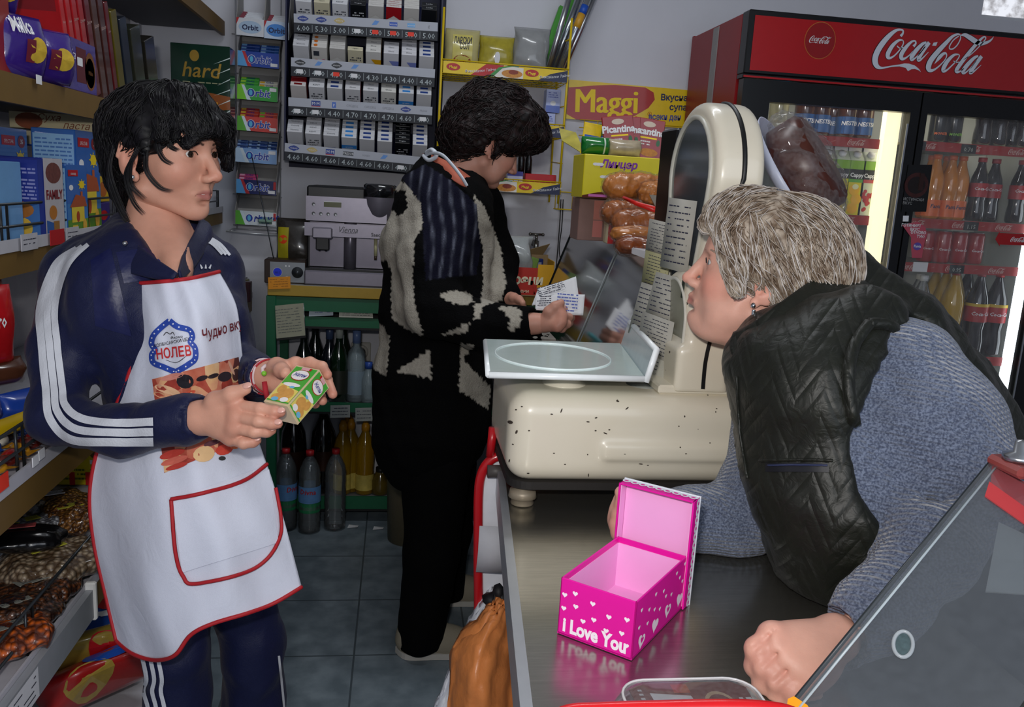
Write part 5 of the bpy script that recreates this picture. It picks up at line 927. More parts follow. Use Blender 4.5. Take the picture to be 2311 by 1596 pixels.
def lst(items):
 for nm,lb,c,sz,h_,rz,pr,kw in items:o=bagmesh(nm,lb,'bag',c,sz,mt(h_,**kw)if isinstance(h_,str)else h_,len(lb),prints=pr);o.rotation_euler=rz
zs3=.872;cw_=dict(r=.25,n=.35,ns=35,coat=.5)
lst([('coffee_bag','red coffee pouch with white lettering at the far left',(-.70,1.53,1.0),(.10,.05,.14),'#a8161c',(0,0,1.0),[('t','Cboro',0,.5,.34,PAPER)],cw_),('coffee_bag','red pouch behind the lettered one at the far left',(-.74,1.60,1.0),(.10,.05,.15),'#8f1418',(0,0,1.1),[('t','C',0,.5,.4,PAPER)],cw_),('sweets_bag','brown and green sweets bag under the red pouches',(-.70,1.55,zs3+.085),(.11,.06,.05),'#4a2a1c',(0,0,1.0),None,cw_),('sweets_bag','blue sweets bag behind the stripes of her sleeve',(-.66,1.56,zs3+.03),(.10,.06,.05),'#1c3f9a',(0,0,1.1),[('d',.2,.5,.3,.25,PAPER)],cw_),('sweets_bag','lilac sweets packet at the far left of the third shelf',(-.70,1.47,zs3+.04),(.09,.06,.05),'#4a3f78',(0,0,1.0),None,cw_),('wafer_bar','long yellow wafer bar at the front of the third shelf',(-.64,1.46,zs3+.028),(.15,.03,.03),'#c9a80f',(0,0,1.3),None,dict(r=.35,n=.1))])
rr2=random.Random(3);wc_=['#8a1a1a','#1a1414','#b8801a','#1f4fa8','#5a1a14','#c8c4b8']
for k in range(16):
 b=MB();b.sphere((0,0,.011),(.022,.011,.011),mt(wc_[k%6],.25,n=.3,ns=80,coat=.5),10,6);b.add([(.02,-.008,.011),(.034,-.012,.014),(.034,.012,.008),(.02,.008,.011)],[(0,1,2,3)],mt(wc_[k%6],.25,n=.3,ns=80,coat=.5));b.add([(-.02,-.008,.011),(-.034,-.012,.014),(-.034,.012,.008),(-.02,.008,.011)],[(0,1,2,3)],mt(wc_[k%6],.25,n=.3,ns=80,coat=.5));o=b.build('wrapped_candy');o.location=(-.605-.045*(k%2)-.008*rr2 .random(),1.30+.032*(k//2)+.01*(k%2),zs3+.002);o.rotation_euler=(0,0,rr2 .uniform(0,3));cn=['dark red','black','golden','blue','brown','white'][k%6];tag(o,f'{cn} wrapped candy heaped behind the wire of the third shelf','candy',f'{cn} candies on the third shelf')
def beans(h1,h2,sc):
 key=('bn',h1,sc)
 if key in _M:return _M[key]
 M=bpy.data.materials.new('bagged_pulses');M.use_nodes=True;nt=M.node_tree;L=nt.links.new;Pn=nt.nodes['Principled BSDF'];tc=nt.nodes.new('ShaderNodeTexCoord');vo=nt.nodes.new('ShaderNodeTexVoronoi');vo.inputs['Scale'].default_value=sc;L(tc.outputs['Object'],vo.inputs['Vector'])
 cr=nt.nodes.new('ShaderNodeValToRGB');cr.color_ramp.elements[0].color=(*lin(h1),1);cr.color_ramp.elements[1].color=(*lin(h2),1);cr.color_ramp.elements[0].position=.15;cr.color_ramp.elements[1].position=.6;L(vo.outputs['Distance'],cr.inputs[0]);L(cr.outputs[0],Pn.inputs['Base Color'])
 bp=nt.nodes.new('ShaderNodeBump');bp.invert=True;bp.inputs['Strength'].default_value=.9;bp.inputs['Distance'].default_value=.006;L(vo.outputs['Distance'],bp.inputs['Height']);L(bp.outputs[0],Pn.inputs['Normal']);Pn.inputs['Roughness'].default_value=.4;Pn.inputs['Coat Weight'].default_value=.8;Pn.inputs['Coat Roughness'].default_value=.1
 _M[key]=M;return M
zn=.5875;fl2=(-1.1,0,.8)
tagy=[('r',-.1,.35,.3,.65,mt('#b8b43a',.5))]
def nutbag(lb,px,py,size,mat_,z=.03,rz=.9,seed=1,pr=None,flat=.35):
 p=on(px,py,2,zn+z);S=SDF((-size[0]*.6,-size[1]*.6,-size[2]*.7),(size[0]*.6,size[1]*.6,size[2]*.7),max(size)/34);S.ell((0,0,0),np.array(size)/2,None,.01);wrinkle(S,.003,60,seed);V,Q=S.mesh(1);V[:,2]+=size[2]/2
 t=thing('nut_bag',lb,'bag',(p.x,p.y,zn+max(.0015,z-size[2]/2)),rz);npmesh('contents',V,Q,mat_,t,world=False)
 b=MB();z_=size[2]*1.0;b.grid([[(-size[0]*.16,-size[1]*.1,z_+.002),(size[0]*.16,-size[1]*.1,z_+.002)],[(-size[0]*.16,size[1]*.14,z_+.0),(size[0]*.16,size[1]*.14,z_)]],pr or mt('#b8b43a',.5),False,thick=.001);b.lines(FR((0,0,z_+.003),(1,0,0),(0,1,0)),-size[0]*.13,-size[1]*.08,size[0]*.13,size[1]*.1,4,INK,.0004,.25);b.build('paper_label',t);return t
for k,(px,lb)in enumerate(((102,'yellow tea box at the back of the nut shelf, leftmost'),(140,'yellow tea box at the back of the nut shelf, middle one'),(182,'yellow tea box at the back of the nut shelf, nearest the apron'))):
 q=on(px,1110,2,zn+.02);carton('tea_box',lb,'box',(q.x,q.y+.12,zn+.001),(.062,.05,.11),mt('#c8b414',.35,coat=.3),lambda b,F,S,T,w,h,d:(b.disc(F,0,h*.72,w*.16,h*.1,mt('#6a4a1a',.4)),b.rect(F,-w*.3,h*.48,w*.1,h*.58,PAPER),b.lines(F,-w*.3,h*.1,w*.3,h*.4,3,mt('#4a5a14',.4)),b.rect(F,w*.3,0,w*.5,h*.3,RED)))
nutbag('bag of golden chickpeas lying at the back of the nut shelf',115,1140,(.16,.12,.05),beans('#a8782a','#4a2e0c',150),.06,.5,1,PAPER);nutbag('bag of browner chickpeas in front of the golden ones, near the apron',158,1170,(.15,.13,.055),beans('#9a6628','#4a2a0c',140),.05,.6,2)
nutbag('bag of white beans under the black pouch',62,1200,(.14,.10,.05),beans('#b9bcc2','#5a5a60',130),.05,.7,3);nutbag('bag of white beans at the far left below the black pouch',10,1240,(.12,.10,.05),beans('#c4c6cc','#6a6a70',130),.05,.7,4)
nutbag('black pouch with red printed label on top of the bean bags',48,1215,(.15,.09,.045),mt('#0b0a0c',.25,coat=.6),.10,.3,5,mt('#b04a4a',.5));nutbag('dark glossy bag at the back left of the nut shelf',20,1160,(.14,.10,.07),mt('#0d0e12',.2,b=.6,bs=40,coat=.7),.07,.7,6,mt('#101014',.3))
nutbag('large clear bag of pale pistachios on the nut shelf',105,1275,(.19,.17,.07),beans('#a8957c','#54402c',95),.045,.8,7);nutbag('bag of reddish nuts below the pistachios',75,1340,(.16,.12,.05),beans('#7a4420','#2c1408',110),.03,.8,8,mt('#8a8a80',.5));nutbag('bag of brown almonds at the front of the nut shelf',30,1390,(.16,.13,.05),beans('#6a3c1c','#261208',110),.03,.8,9,mt('#8a8a80',.5));nutbag('bag of pistachios behind the wire fence beside the apron',195,1250,(.12,.10,.05),beans('#9a8870','#4a3826',95),.03,.8,10,PAPER)
nutbag('bag of orange dried fruit at the front left of the nut shelf',28,1440,(.13,.10,.045),beans('#d8641a','#5a2408',90),.03,.8,11,mt('#8a8a80',.5))
zp=.1715;pa_=mt('#a58a3a',.3,n=.35,ns=45,coat=.5)
for lb,px,py,sz,m_,rz,pr,dz in[('blue and white sugar bag on the bottom shelf behind the apron',222,1385,(.16,.09,.09),mt('#1a4aa0',.35,coat=.3),.9,[('d',.2,.55,.4,.3,PAPER),('d',.25,.55,.3,.2,RED)],.07),('maroon packet with cream label on the bottom shelf',232,1432,(.13,.08,.05),mt('#6a1428',.35,coat=.3),.5,[('r',.1,.2,.7,.8,mt('#b5ab8a',.5)),('r',-.6,.2,-.2,.5,GOLD)],.07),('bag of short pasta with white brand strip on the bottom shelf',232,1495,(.17,.12,.07),pa_,.7,[('r',.2,.1,.5,.9,mt('#a9b0ba',.4)),('t','FILIZ',.1,.3,.3,NAVY)],.05),('bag of pasta with red corner at the bottom of the shelves',150,1550,(.20,.14,.07),pa_,.6,[('r',-.6,.1,-.3,.9,mt('#1f2f78',.4)),('d',.6,.3,.3,.3,RED)],.03),('red and blue pasta bag nearest the trouser leg',245,1565,(.18,.13,.06),mt('#a81c1a',.35,n=.2,coat=.4),.8,[('d',.1,.7,.5,.25,BLUE),('d',-.4,.3,.4,.3,pa_)],.03),('white paper packet tucked beside the pasta bags',140,1480,(.16,.05,.05),mt('#b9bcc4',.5),.7,None,.04)]:
 p=on(px,py+45,2,zp+dz);sz=tuple(q*1.35 for q in sz);o=bagmesh('grocery_bag',lb,'bag',(p.x,p.y,zp+.001),sz,m_,int(px),prints=pr);o.rotation_euler=(-.9,0,rz);o.location.z=zp+sz[1]*.45
for k,(px,py,m_,lb)in enumerate(((548,655,'#3a1c20','dark red packet at the shelf end beyond her left shoulder'),(535,640,'#5a5a2a','olive packet at the shelf end beyond her left shoulder'))):p=on(px,py,1,3.25);carton('small_packet',lb,'packet',(p.x,3.25+.07*k,zs3+.002),(.06,.04,.075),mt(m_,.35,n=.4,ns=60),None)
FY=2.85;fT=on(1697,20,1,FY);fx0,fzT=fT.x-.006,fT.z;LCx=on(2106,118,1,FY).x;fx1=2*LCx-fx0+.01;fz1=on(1690,166,1,FY).z
FR_=thing('drinks_fridge','tall red two-door drinks fridge with white script lettering on its header','fridge',((fx0+fx1)/2,3.14,0));frd=mt('#a30d12',.25,n=.05,coat=.5);frs=mt('#8a1216',.4,n=.12,ns=9);fbk=mt('#08080a',.3,n=.05);inr=mt('#a9aca6',.5,n=.03)
gy=FY+.06;YBK=3.40
wF_=fx1-fx0;b=MB();b.box((fx0+.012,(FY+YBK)/2+.03,fzT/2+.035),(.024,YBK-FY-.06,fzT-.08),frs);b.box((fx1-.012,(FY+YBK)/2+.03,fzT/2+.035),(.024,YBK-FY-.06,fzT-.08),frs);b.box(((fx0+fx1)/2,(FY+YBK)/2+.03,fzT-.01),(wF_-.03,YBK-FY-.06,.01),fbk);b.box(((fx0+fx1)/2,YBK+.01,fzT/2+.02),(fx1-fx0,.02,fzT-.04),frs);b.box(((fx0+fx1)/2,(FY+YBK)/2,.06),(fx1-fx0-.05,YBK-FY-.02,.12),fbk)
b.box((fx0-.001,3.15,fzT-.19),(.003,.055,.36),mt('#8f8c8c',.5,n=.1));b.build('cabinet',FR_,world=True)
b=MB();b.box(((fx0+fx1)/2,FY+.03,(fz1+fzT)/2),(fx1-fx0,.06,fzT-fz1),fbk,bev=.004);F=FR((fx0,FY,fz1),(1,0,0));wF,hF=fx1-fx0,fzT-fz1;b.rect(F,.02,.012,wF-.02,hF-.018,frd,.001)
lx,lz=LCx-fx0,(on(2106,118,1,FY).z-fz1);script_logo(b,F,lx,lz,_LW,mt('#1a0a0c',.4),5,.0016,1.25);script_logo(b,F,lx,lz,_LW,mt('#c9ced8',.35,n=.02),6,.0024)
for cx in(on(1849,102,1,FY).x-fx0,2*lx-(on(1849,102,1,FY).x-fx0)):
 b.disc(F,cx,lz+.006,.056,.060,mt('#b06a2a',.3),.0014,32);b.disc(F,cx,lz+.006,.054,.058,mt('#8a1014',.25,coat=.6),.0018,32);script_logo(b,F,cx,lz+.008,.088,mt('#c9c4c8',.35),3,.0024)
b.build('header',FR_,world=True)
b=MB();b.rect(FR((fx0,FY-.001,fz1-.012),(1,0,0)),.0,0,wF,.006,frd,.002);b.box(((fx0+fx1)/2,FY+.03,fz1-.007),(wF,.05,.012),fbk);b.build('header_trim',FR_,world=True)
zI=fzT-.05;xm=(on(2064,252,1,FY).x+on(2092,255,1,FY).x)/2
b=MB();b.box(((fx0+fx1)/2,YBK-.008,.12+(zI-.12)/2),(wF-.05,.012,zI-.12),inr);b.box((fx0+.03,3.15,.12+(zI-.12)/2),(.01,.46,zI-.12),inr);b.box((fx1-.03,3.15,.12+(zI-.12)/2),(.01,.46,zI-.12),inr);b.box(((fx0+fx1)/2,3.15,zI-.006),(wF-.06,.46,.012),inr);b.box((xm,3.28,.95),(.012,.22,1.66),inr);b.build('interior',FR_,world=True)
tb=mt('#fff3c8',.4,n=0,e=1.15);tb2=mt('#eaf6ff',.4,n=0,e=3.0)
b=MB();b.box((xm-.055,FY+.085,.93),(.055,.03,1.55),tb);b.build('light_tube',FR_,world=True)
b=MB();tx=on(2290,800,1,FY+.05).x;b.box((tx,FY+.08,.82),(.03,.03,1.2),tb2);b.build('light_tube',FR_,world=True)
gp=glassy('#ffffff',.965,.02,'fridge_glass',.5)
L0,L1,R0_,R1_=on(1737,232,1,FY).x,on(2056,252,1,FY).x,on(2094,256,1,FY).x,2*xm-on(1737,232,1,FY).x;gT,gB=on(1900,242,1,FY).z,.22
for d0,d1,e0_,e1_ in((L0,L1,fx0+.004,xm-.003),(R0_,R1_,xm+.003,fx1-.004)):
 dr=MB()
 for x0_,x1_,z0_,z1_ in((e0_,d0,.14,fz1-.016),(d1,e1_,.14,fz1-.016),(d0,d1,gT,fz1-.016),(d0,d1,.14,gB)):dr.box(((x0_+x1_)/2,FY+.022,(z0_+z1_)/2),(x1_-x0_,.042,z1_-z0_),fbk)
 dr.box((d1-.004,FY+.003,.95),(.006,.004,1.4),STEEL);do=dr.build('door',FR_,world=True);g=MB();g.box(((d0+d1)/2,FY+.030,(gT+gB)/2),(d1-d0,.005,gT-gB),gp);g.build('glass_pane',do,world=True)
for k_,(xa2,xb2)in enumerate(((fx0,xm),(xm,fx1))):area('fridge_fill_light',((xa2+xb2)/2,FY+.075,zI-.03),(xb2-xa2)*.7,.03,2.4,(1.0,.95,.82),((xa2+xb2)/2,FY+.28,.6)).rotation_euler.z+=0  # unseen fill lights added behind the header to brighten the drinks inside
SYF=FY+.085;rs_=mt('#9a1f1c',.4,n=.08)
def fshelf(x0_,x1_,zt_,tags):
 b=MB();b.box(((x0_+x1_)/2,(SYF+YBK)/2,zt_-.012),(x1_-x0_,YBK-SYF-.02,.008),mt('#8f8a70',.4));F=FR((x0_,SYF,zt_-.034),(1,0,0));w=x1_-x0_;b.prism(F,[(0,0),(w,0),(w,.034),(0,.034)],.004,rs_,-.004)
 n=max(2,int(w/.14))
 for k in range(n):script_logo(b,F,w*(k+.5)/n,.017,.078,mt('#c9a8a0',.4),1.5,.0012);b.poly(F,[(w*(k+1)/n-.012,.014),(w*(k+1)/n+.01,.022),(w*(k+1)/n+.008,.018)],mt('#b86a60',.4),.001)if k<n-1 else 0
 for tx_,t_,dark in tags:b.rect(F,tx_-.03,.0,tx_+.03,.036 if not dark else.032,mt('#14181a',.4)if dark else PAPER,.0018);b.text(F,t_,tx_,.006,.022,mt('#aeb4ac',.5),res=1,z=.0024)if dark else 0
 b.build('shelf',FR_,world=True)
def fz(px,py):return on(px,py,1,SYF).z
LX0,LX1=fx0+.04,xm-.088;RX0,RX1=xm+.012,tx-.02
zL=[fz(1860,306),fz(1930,486),fz(1935,590),.78,.52];zR=[fz(2200,326),fz(2200,500),fz(2180,598),fz(2225,806),.5]
for k,z in enumerate(zL):fshelf(LX0,LX1,z,[[(.02,'55',1),(.23,'1.45',1)],[(.30,'.81',0),(.2,'.8',1)],[],[],[]][k])
for k,z in enumerate(zR):fshelf(RX0,RX1,z,[[(.05,'2.50',1),(.25,'0.70',1)],[(.31,'1.15',1)],[(.13,'',0),(.28,'0.95',1)],[],[]][k])
COLA=mt('#0c0402',.06,n=.1,coat=.8);clab=mt('#a3151a',.35,n=.06);caps=mt('#b01a1a',.4);fant=mt('#d8850f',.12,n=.08,coat=.6,t=.25);fano=mt('#c9a018',.12,n=.08,coat=.6,t=.25);tea=mt('#4a1f0a',.08,n=.15,coat=.7)
cprof=lambda r,h:[(r*.85,0),(r,.01),(r*.98,h*.18),(r*.86,h*.30),(r*.97,h*.42),(r*.99,h*.58),(r*.9,h*.68),(r*.5,h*.84),(.013,h*.92),(.013,h*.95)]
CT_=('',0,0)
def drink(nm,lb,px,z,yb,r,h,m,lab,lm,cap=caps,t_=None,tm=PAPER,grp=None):
 x=on(px,500 if z<1.4 else 300,1,yb);x=(CAM+ray(px,400)*1).x;r_=ray(px,0)
 lo_,hi_=-500,2200
 for _ in range(30):
  md=(lo_+hi_)/2
  if on(px,md,1,yb).z>z:lo_=md
  else:hi_=md
 x=on(px,lo_,1,yb).x
 if nm=='drink_can':
  t=thing(nm,lb,'can',(x,yb,z+.001));b=MB();b.lathe([(r*.85,0),(r,.008),(r,h-.012),(r*.88,h)],m,20,cap=True);b.build('can_body',t);b=MB();b.lathe([(r*.88,h),(r*.84,h+.002),(r*.82,h-.002),(0,h-.002)],STEEL,20);b.build('can_lid',t)
  if t_:b=MB();v,f=txt(t_[0],.02,.15,'CENTER',1);rr_=r+.0008;b.add([(rr_*sin(p[0]*t_[1]/rr_),-rr_*cos(p[0]*t_[1]/rr_),h*t_[2]+p[1]*t_[1])for p in v],f,tm);b.build('lettering',t)
  return t
 return bottle(nm,lb,(x,yb,z+.001),cprof(r,h)if'cola' in nm or'orange' in nm else[(r*.85,0),(r,.01),(r,h*.62),(r*.8,h*.74),(.014,h*.92),(.014,h*.95)],m,[(.0155,h*.93),(.0155,h),(0,h)],cap,(r*.99,h*lab[0],r*.99,h*lab[1])if lab else None,lm,txt_=t_,txtm=tm)
nes=mt('#1f4f8a',.35,n=.5,ns=45)
ys=SYF+.05
drink('tea_bottle','pale lemonade bottle with light blue label at the left of the fridge\'s top shelf',1752,zL[0],ys,.034,.30,mt('#c9c49a',.1,t=.4,coat=.6),(.5,.72),mt('#4a86b8',.4),t_=('Банкя',.018,-.004))
for k,(px,dy,w)in enumerate(((1810,0,'leftmost'),(1846,.0,'second from the left'),(1874,.05,'third from the left, set back'),(1905,0,'fourth from the left'),(1942,0,'rightmost'))):drink('tea_bottle',f'iced tea bottle with blue label, {w} of five',px,zL[0],ys+dy,.036,.30,tea,(.04,.24),nes,t_=('NESTEA',.02,0))
def cappy(x0,fru,lb,px,kind):
 x=on(px,410,1,ys).x;z=zL[1]+.001
 t=thing('juice_carton',lb,'juice carton',(x,ys,z));w,d,h=.062,.06,.195;b=MB();gm_=mt('#7fae2a',.35,coat=.3);b.box((0,0,h/2),(w,d,h),gm_,bev=.001);b.add([(-w/2,-d/2,h),(w/2,-d/2,h),(w/2,d/2,h),(-w/2,d/2,h),(-w/2,0,h+.035),(w/2,0,h+.035)],[(0,1,5,4),(2,3,4,5),(1,2,5),(3,0,4)],mt('#c4cdb4',.4));b.box((0,0,h+.04),(w,.002,.014),PAPER)
 F=FR((0,-d/2,0));b.rect(F,-w*.5,0,w*.5,h*.6,mt(['#c9b81a','#d8c81a','#c4ccb0'][kind],.35));b.rect(F,-w*.46,h*.66,w*.46,h*.84,BLACK,.0008);b.text(F,'Cappy',0,h*.70,.020,PAPER,bold=.03,z=.0012);b.rect(F,-w*.46,h*.60,w*.46,h*.66,mt(['#c9c81a','#5aa03a','#b03a3a'][kind],.4),.0008)
 if kind==2:
  for q in range(22):rq=random.Random(q);b.disc(F,w*rq.uniform(-.38,.38),h*rq.uniform(.06,.46),.007,.007,mt('#a8141c',.3,n=.3,ns=200),.001+.0001*q,10)
 else:
  for q in range(3):b.disc(F,w*(.18*(q%2)-.05),h*(.12+.17*q),w*.34,h*.1,mt(['#e0c030','#e8b020'][kind],.35),.001+.0002*q);
  b.disc(F,0,h*.52,w*.2,h*.05,mt('#dfe0b0',.4),.0018)
 S=FR((-w/2,0,0),(0,-1,0));b.rect(S,-d*.45,0,d*.45,h*.9,mt('#a4c81a',.3));b.build('carton_body',t);b=MB();b.lathe([(.014,0),(.014,.014),(0,.016)],PAPER,18,Matrix.Translation((0,-d*.22,h+.016))@Matrix.Rotation(.6,4,'X'));b.build('screw_cap',t)
for px,kind,lb in((1856,1,'green juice carton partly hidden by the cake, leftmost of four'),(1888,0,'green juice carton with pineapple picture, second of four'),(1922,1,'green juice carton with banana picture, third of four'),(1953,2,'green juice carton with red cherry picture, rightmost of four')):cappy(0,'',lb,px,kind)
for k,px in enumerate((2112,2146)):drink('drink_can',['tall black energy drink can with orange claw marks, left','tall black energy drink can with green claw marks, right'][k],px,zR[0],ys,.031,.165,mt('#0a0a0c',.25,coat=.5),None,None,t_=('MONSTER',.013,.16),tm=[mt('#c85a1a',.4),mt('#6aa82a',.4)][k])
for k,(px,dy,w)in enumerate(((2213,0,'leftmost'),(2248,0,'second from the left'),(2278,.03,'third from the left'),(2302,.0,'rightmost'))):drink('cola_bottle',f'dark cola bottle on the top right fridge shelf, {w}',px,zR[0],ys+dy,.033,.24,COLA,(.46,.66),clab,t_=('Coca',.022,0))
for k,(px,dy,w)in enumerate(((2084,.07,'farthest left, behind the sticker'),(2096,0,'second from the left'),(2118,.06,'set back in the middle'),(2130,0,'in front in the middle'),(2153,0,'rightmost'))):drink('orange_bottle',f'orange soda bottle on the second right shelf, {w}',px,zR[1],ys+dy,.033,.235,fant,(.04,.30),mt('#d8641a',.35,n=.3,ns=60),mt('#c85a1a',.4),('Fanta',.02,0),NAVY)
for k,(px,dy,w)in enumerate(((2196,0,'left of the pair'),(2227,.03,'right of the pair'),(2286,0,'alone at the right'))):drink('cola_bottle',f'small cola bottle on the second right fridge shelf, {w}',px,zR[1],ys+dy,.033,.235,COLA,(.38,.60),clab,t_=('Coca-Cola',.016,0))
for k,(px,dy,w)in enumerate(((2084,.03,'leftmost, behind the pink sticker'),(2120,0,'second from the left'),(2156,0,'third from the left'),(2193,0,'rightmost'))):drink('drink_can',f'red cola can on the third right shelf, {w}',px,zR[2],ys+dy,.031,.118,mt('#9a141a',.28,n=.08,coat=.5),None,None,t_=('Coca-Cola',.013,.4))
for k,(px,dy,w)in enumerate(((2052,.06,'behind'),(2060,0,'in front'))):drink('water_bottle',f'clear water bottle at the left of the fourth right shelf, {w}',px,zR[3],ys+dy,.042,.30,CLR,None,None,mt('#c9ccd0',.4))
for k,(px,dy,w)in enumerate(((2088,.1,'leftmost'),(2110,.05,'second'),(2134,.1,'third, set back'),(2130,0,'frontmost'))):drink('orange_bottle',f'large yellow soda bottle on the fourth right shelf, {w}',px,zR[3],ys+dy,.043,.33,fano,(.04,.26),mt('#d8741a',.35,n=.3,ns=50),caps,('Fanta',.026,.0),PAPER)
yl_=mt('#c9a81a',.4)
for k,(px,dy,w)in enumerate(((2160,.13,'half hidden at the left'),(2186,0,'in the middle'),(2227,0,'at the right'))):
 t=drink('cola_bottle',f'large cola bottle with yellow-topped label, {w}',px,zR[3],ys+dy,.043,.33,COLA,(.40,.58),clab,t_=('Coca-Cola',.02,-.004));b=MB();b.lathe([(.0436,.33*.58),(.0436,.33*.615)],yl_,24,cap=False);b.build('yellow_band',t)
def sticker(lb,pts,m,extra=None,y=FY-.0012):
 q=[on(x,z,1,y)for x,z in pts];b=MB();F=FR((0,y,0));b.prism(F,[(p.x,p.z)for p in q],.0006,m)
 if extra:extra(b,F)
 tag(b.build('sticker',loc=q[-1]),lb,'sticker')
sp2=lambda px,py:(lambda p:(p.x,p.z))(on(px,py,1,FY-.002))
def cst(b,F):
 x,z=sp2(2068,418);b.disc(F,x,z,.046,.044,mt('#3a1410',.3,n=.6,ns=60),.0012);b.disc(F,x,z,.034,.03,mt('#140806',.3),.0016);b.box((x+.016,FY-.004,z+.012),(.016,.004,.06),mt('#2a0e08',.2),Matrix.Identity(4));x,z=sp2(2040,452);b.text(F,'ИСТИНСКИ',x-.004,z,.014,mt('#9a9a9a',.5),align='LEFT',res=1,z=.0016);b.text(F,'ВКУС',x-.004,z-.014,.014,mt('#9a9a9a',.5),align='LEFT',res=1,z=.0016)
sticker('black cola sticker with round bottle picture on the fridge door frame',[(2034,478),(2090,478),(2104,372),(2050,372)],mt('#060607',.3),cst);sticker('small white square sticker on the fridge door frame',[(2037,500),(2050,500),(2051,487),(2038,487)],PAPER)
pkst=mt('#b04a5a',.4)
def fst(b,F):
 for k,(px,py,t_)in enumerate(((2056,512,'ГОТИНИЯТ'),(2064,521,'ВКУС'),(2072,528,'ОТНОВО'),(2077,537,'ТУК!'))):x,z=sp2(px,py);b.text(F,t_,x,z,.014,PAPER,bold=.02,res=1,z=.0016)
 x,z=sp2(2070,556);b.disc(F,x,z,.016,.014,mt('#5a4a9a',.4),.0014);b.text(F,'Fanta',x,z-.004,.013,PAPER,bold=.02,res=1,z=.002)
sticker('pink soda sticker with white slogan on the fridge door',[(2058,582),(2080,582),(2086,548),(2092,530),(2088,512),(2070,500),(2036,508),(2046,522),(2056,536),(2056,556)],pkst,fst)
sticker('red arrow sticker with white script on the right fridge door',[(2246,540),(2256,556),(2256,552),(2360,556),(2360,530),(2256,526),(2256,522)],clab,lambda b,F:script_logo(b,F,sp2(2298,541)[0],sp2(2298,541)[1],.07,PAPER,2,.0014))
ck=P(1778,402,1.60);CK=thing('wrapped_cake','dark chocolate cake in crinkled film on a white plastic plate, above the customer\'s head','cake',(ck.x,ck.y,1.25));Tk=Matrix.Translation(ck)@(RC*.72+UC*.42-FWD*.5).to_track_quat('Z','Y').to_matrix().to_4x4()
b=MB();b.lathe([(0,0),(.084,0),(.094,.006),(.094,.06),(.085,.070),(0,.072)],mt('#4a2014',.35,n=.3,ns=30),32,Tk@Matrix.Translation((.0,.0,.004)));b.build('cake_body',CK,world=True)
b=MB();b.lathe([(.095,-.004),(.112,.002),(.124,.016),(.126,.016),(.114,-.002),(.095,-.008),(0,-.008)],mt('#c4c9dc',.35),40,Tk@Matrix.Translation((0,0,-.002)));b.build('plate',CK,world=True)
S=SDF((ck.x-.17,ck.y-.17,ck.z-.17),(ck.x+.17,ck.y+.17,ck.z+.17),.006);cc_=np.array(Tk@Vector((0,0,.038)));S.ell(cc_,(.112,.112,.052),np.array(Tk.to_3x3()),.01);wrinkle(S,.0035,95,9);V,Q=S.mesh(0);npmesh('film_wrap',V,Q,glassy('#ffffff',.95,.06,'cling_film',.35),CK)
b=MB();b.box((ck.x+.01,ck.y+.09,1.262),(.16,.14,.012),mt('#2a2d2f',.4),bev=.003);b.box((ck.x+.01,ck.y+.13,.63),(.05,.05,1.25),mt('#2a2d2f',.4));tag(b.build('display_stand',loc=(ck.x,ck.y+.1,0)),'dark stand behind the scale that carries the wrapped cake','stand')
ZT=.88
def counter_mat():
 M=bpy.data.materials.new('brushed_counter_steel');M.use_nodes=True;nt=M.node_tree;L=nt.links.new;Pn=nt.nodes['Principled BSDF']
 tc=nt.nodes.new('ShaderNodeTexCoord');mp=nt.nodes.new('ShaderNodeMapping');mp.inputs['Scale'].default_value=(3,60,3);L(tc.outputs['Object'],mp.inputs[0])
 no=nt.nodes.new('ShaderNodeTexNoise');no.inputs['Scale'].default_value=6;no.inputs['Detail'].default_value=5;L(mp.outputs[0],no.inputs['Vector'])
 cr=nt.nodes.new('ShaderNodeValToRGB');cr.color_ramp.elements[0].color=(*lin('#8f8d85'),1);cr.color_ramp.elements[1].color=(*lin('#b5b2a8'),1);L(no.outputs['Fac'],cr.inputs[0]);L(cr.outputs[0],Pn.inputs['Base Color'])
 n2=nt.nodes.new('ShaderNodeTexNoise');n2 .inputs['Scale'].default_value=5;n2 .inputs['Detail'].default_value=4;L(tc.outputs['Object'],n2 .inputs['Vector'])
 mr=nt.nodes.new('ShaderNodeMapRange');mr.inputs[3].default_value=.14;mr.inputs[4].default_value=.30;L(n2 .outputs['Fac'],mr.inputs[0]);L(mr.outputs[0],Pn.inputs['Roughness'])
 Pn.inputs['Metallic'].default_value=.92
 return M
c0=on(1150,1170,2,ZT);c1=on(1200,1590,2,ZT)
dx=(c0 .x-c1 .x)/(c0 .y-c1 .y);yn,yf=.50,1.56
xl=lambda y:c1 .x+(y-c1 .y)*dx
CT=thing('shop_counter','waist-high stainless steel shop counter with red tubular frame and white side panels','counter',(.45,1.2,0))
b=MB();b.prism(Matrix.Identity(4),[(xl(yn),yn),(.66,yn),(.66,yf),(xl(yf),yf)],.03,counter_mat(),ZT-.03);b.build('worktop',CT,world=True)
b=MB();hp=mt('#a9adb2',.35,.6)
b.prism(Matrix.Identity(4),[(xl(yn)-.012,yn),(xl(yn)+.0,yn),(xl(yf),yf),(xl(yf)-.012,yf)],.05,hp,ZT-.045);b.build('edge_strip',CT,world=True)
b=MB();wp=mt('#d9dbe2',.5)
b.box((.42,1.03,.43),(.36,.98,.82),mt('#8f9398',.5));b.build('base_cabinet',CT,world=True)
YP=1.37;pp=[(1091,1075),(1100,1052),(1118,1042),(1160,1042),(1165,1180),(1160,1480),(1080,1480)]
b=MB();b.prism(FR((0,YP,0)),[(q.x,q.z)for q in[on(x,y,1,YP)for x,y in pp]],.008,wp,-.008);b.build('side_panel',CT,world=True)
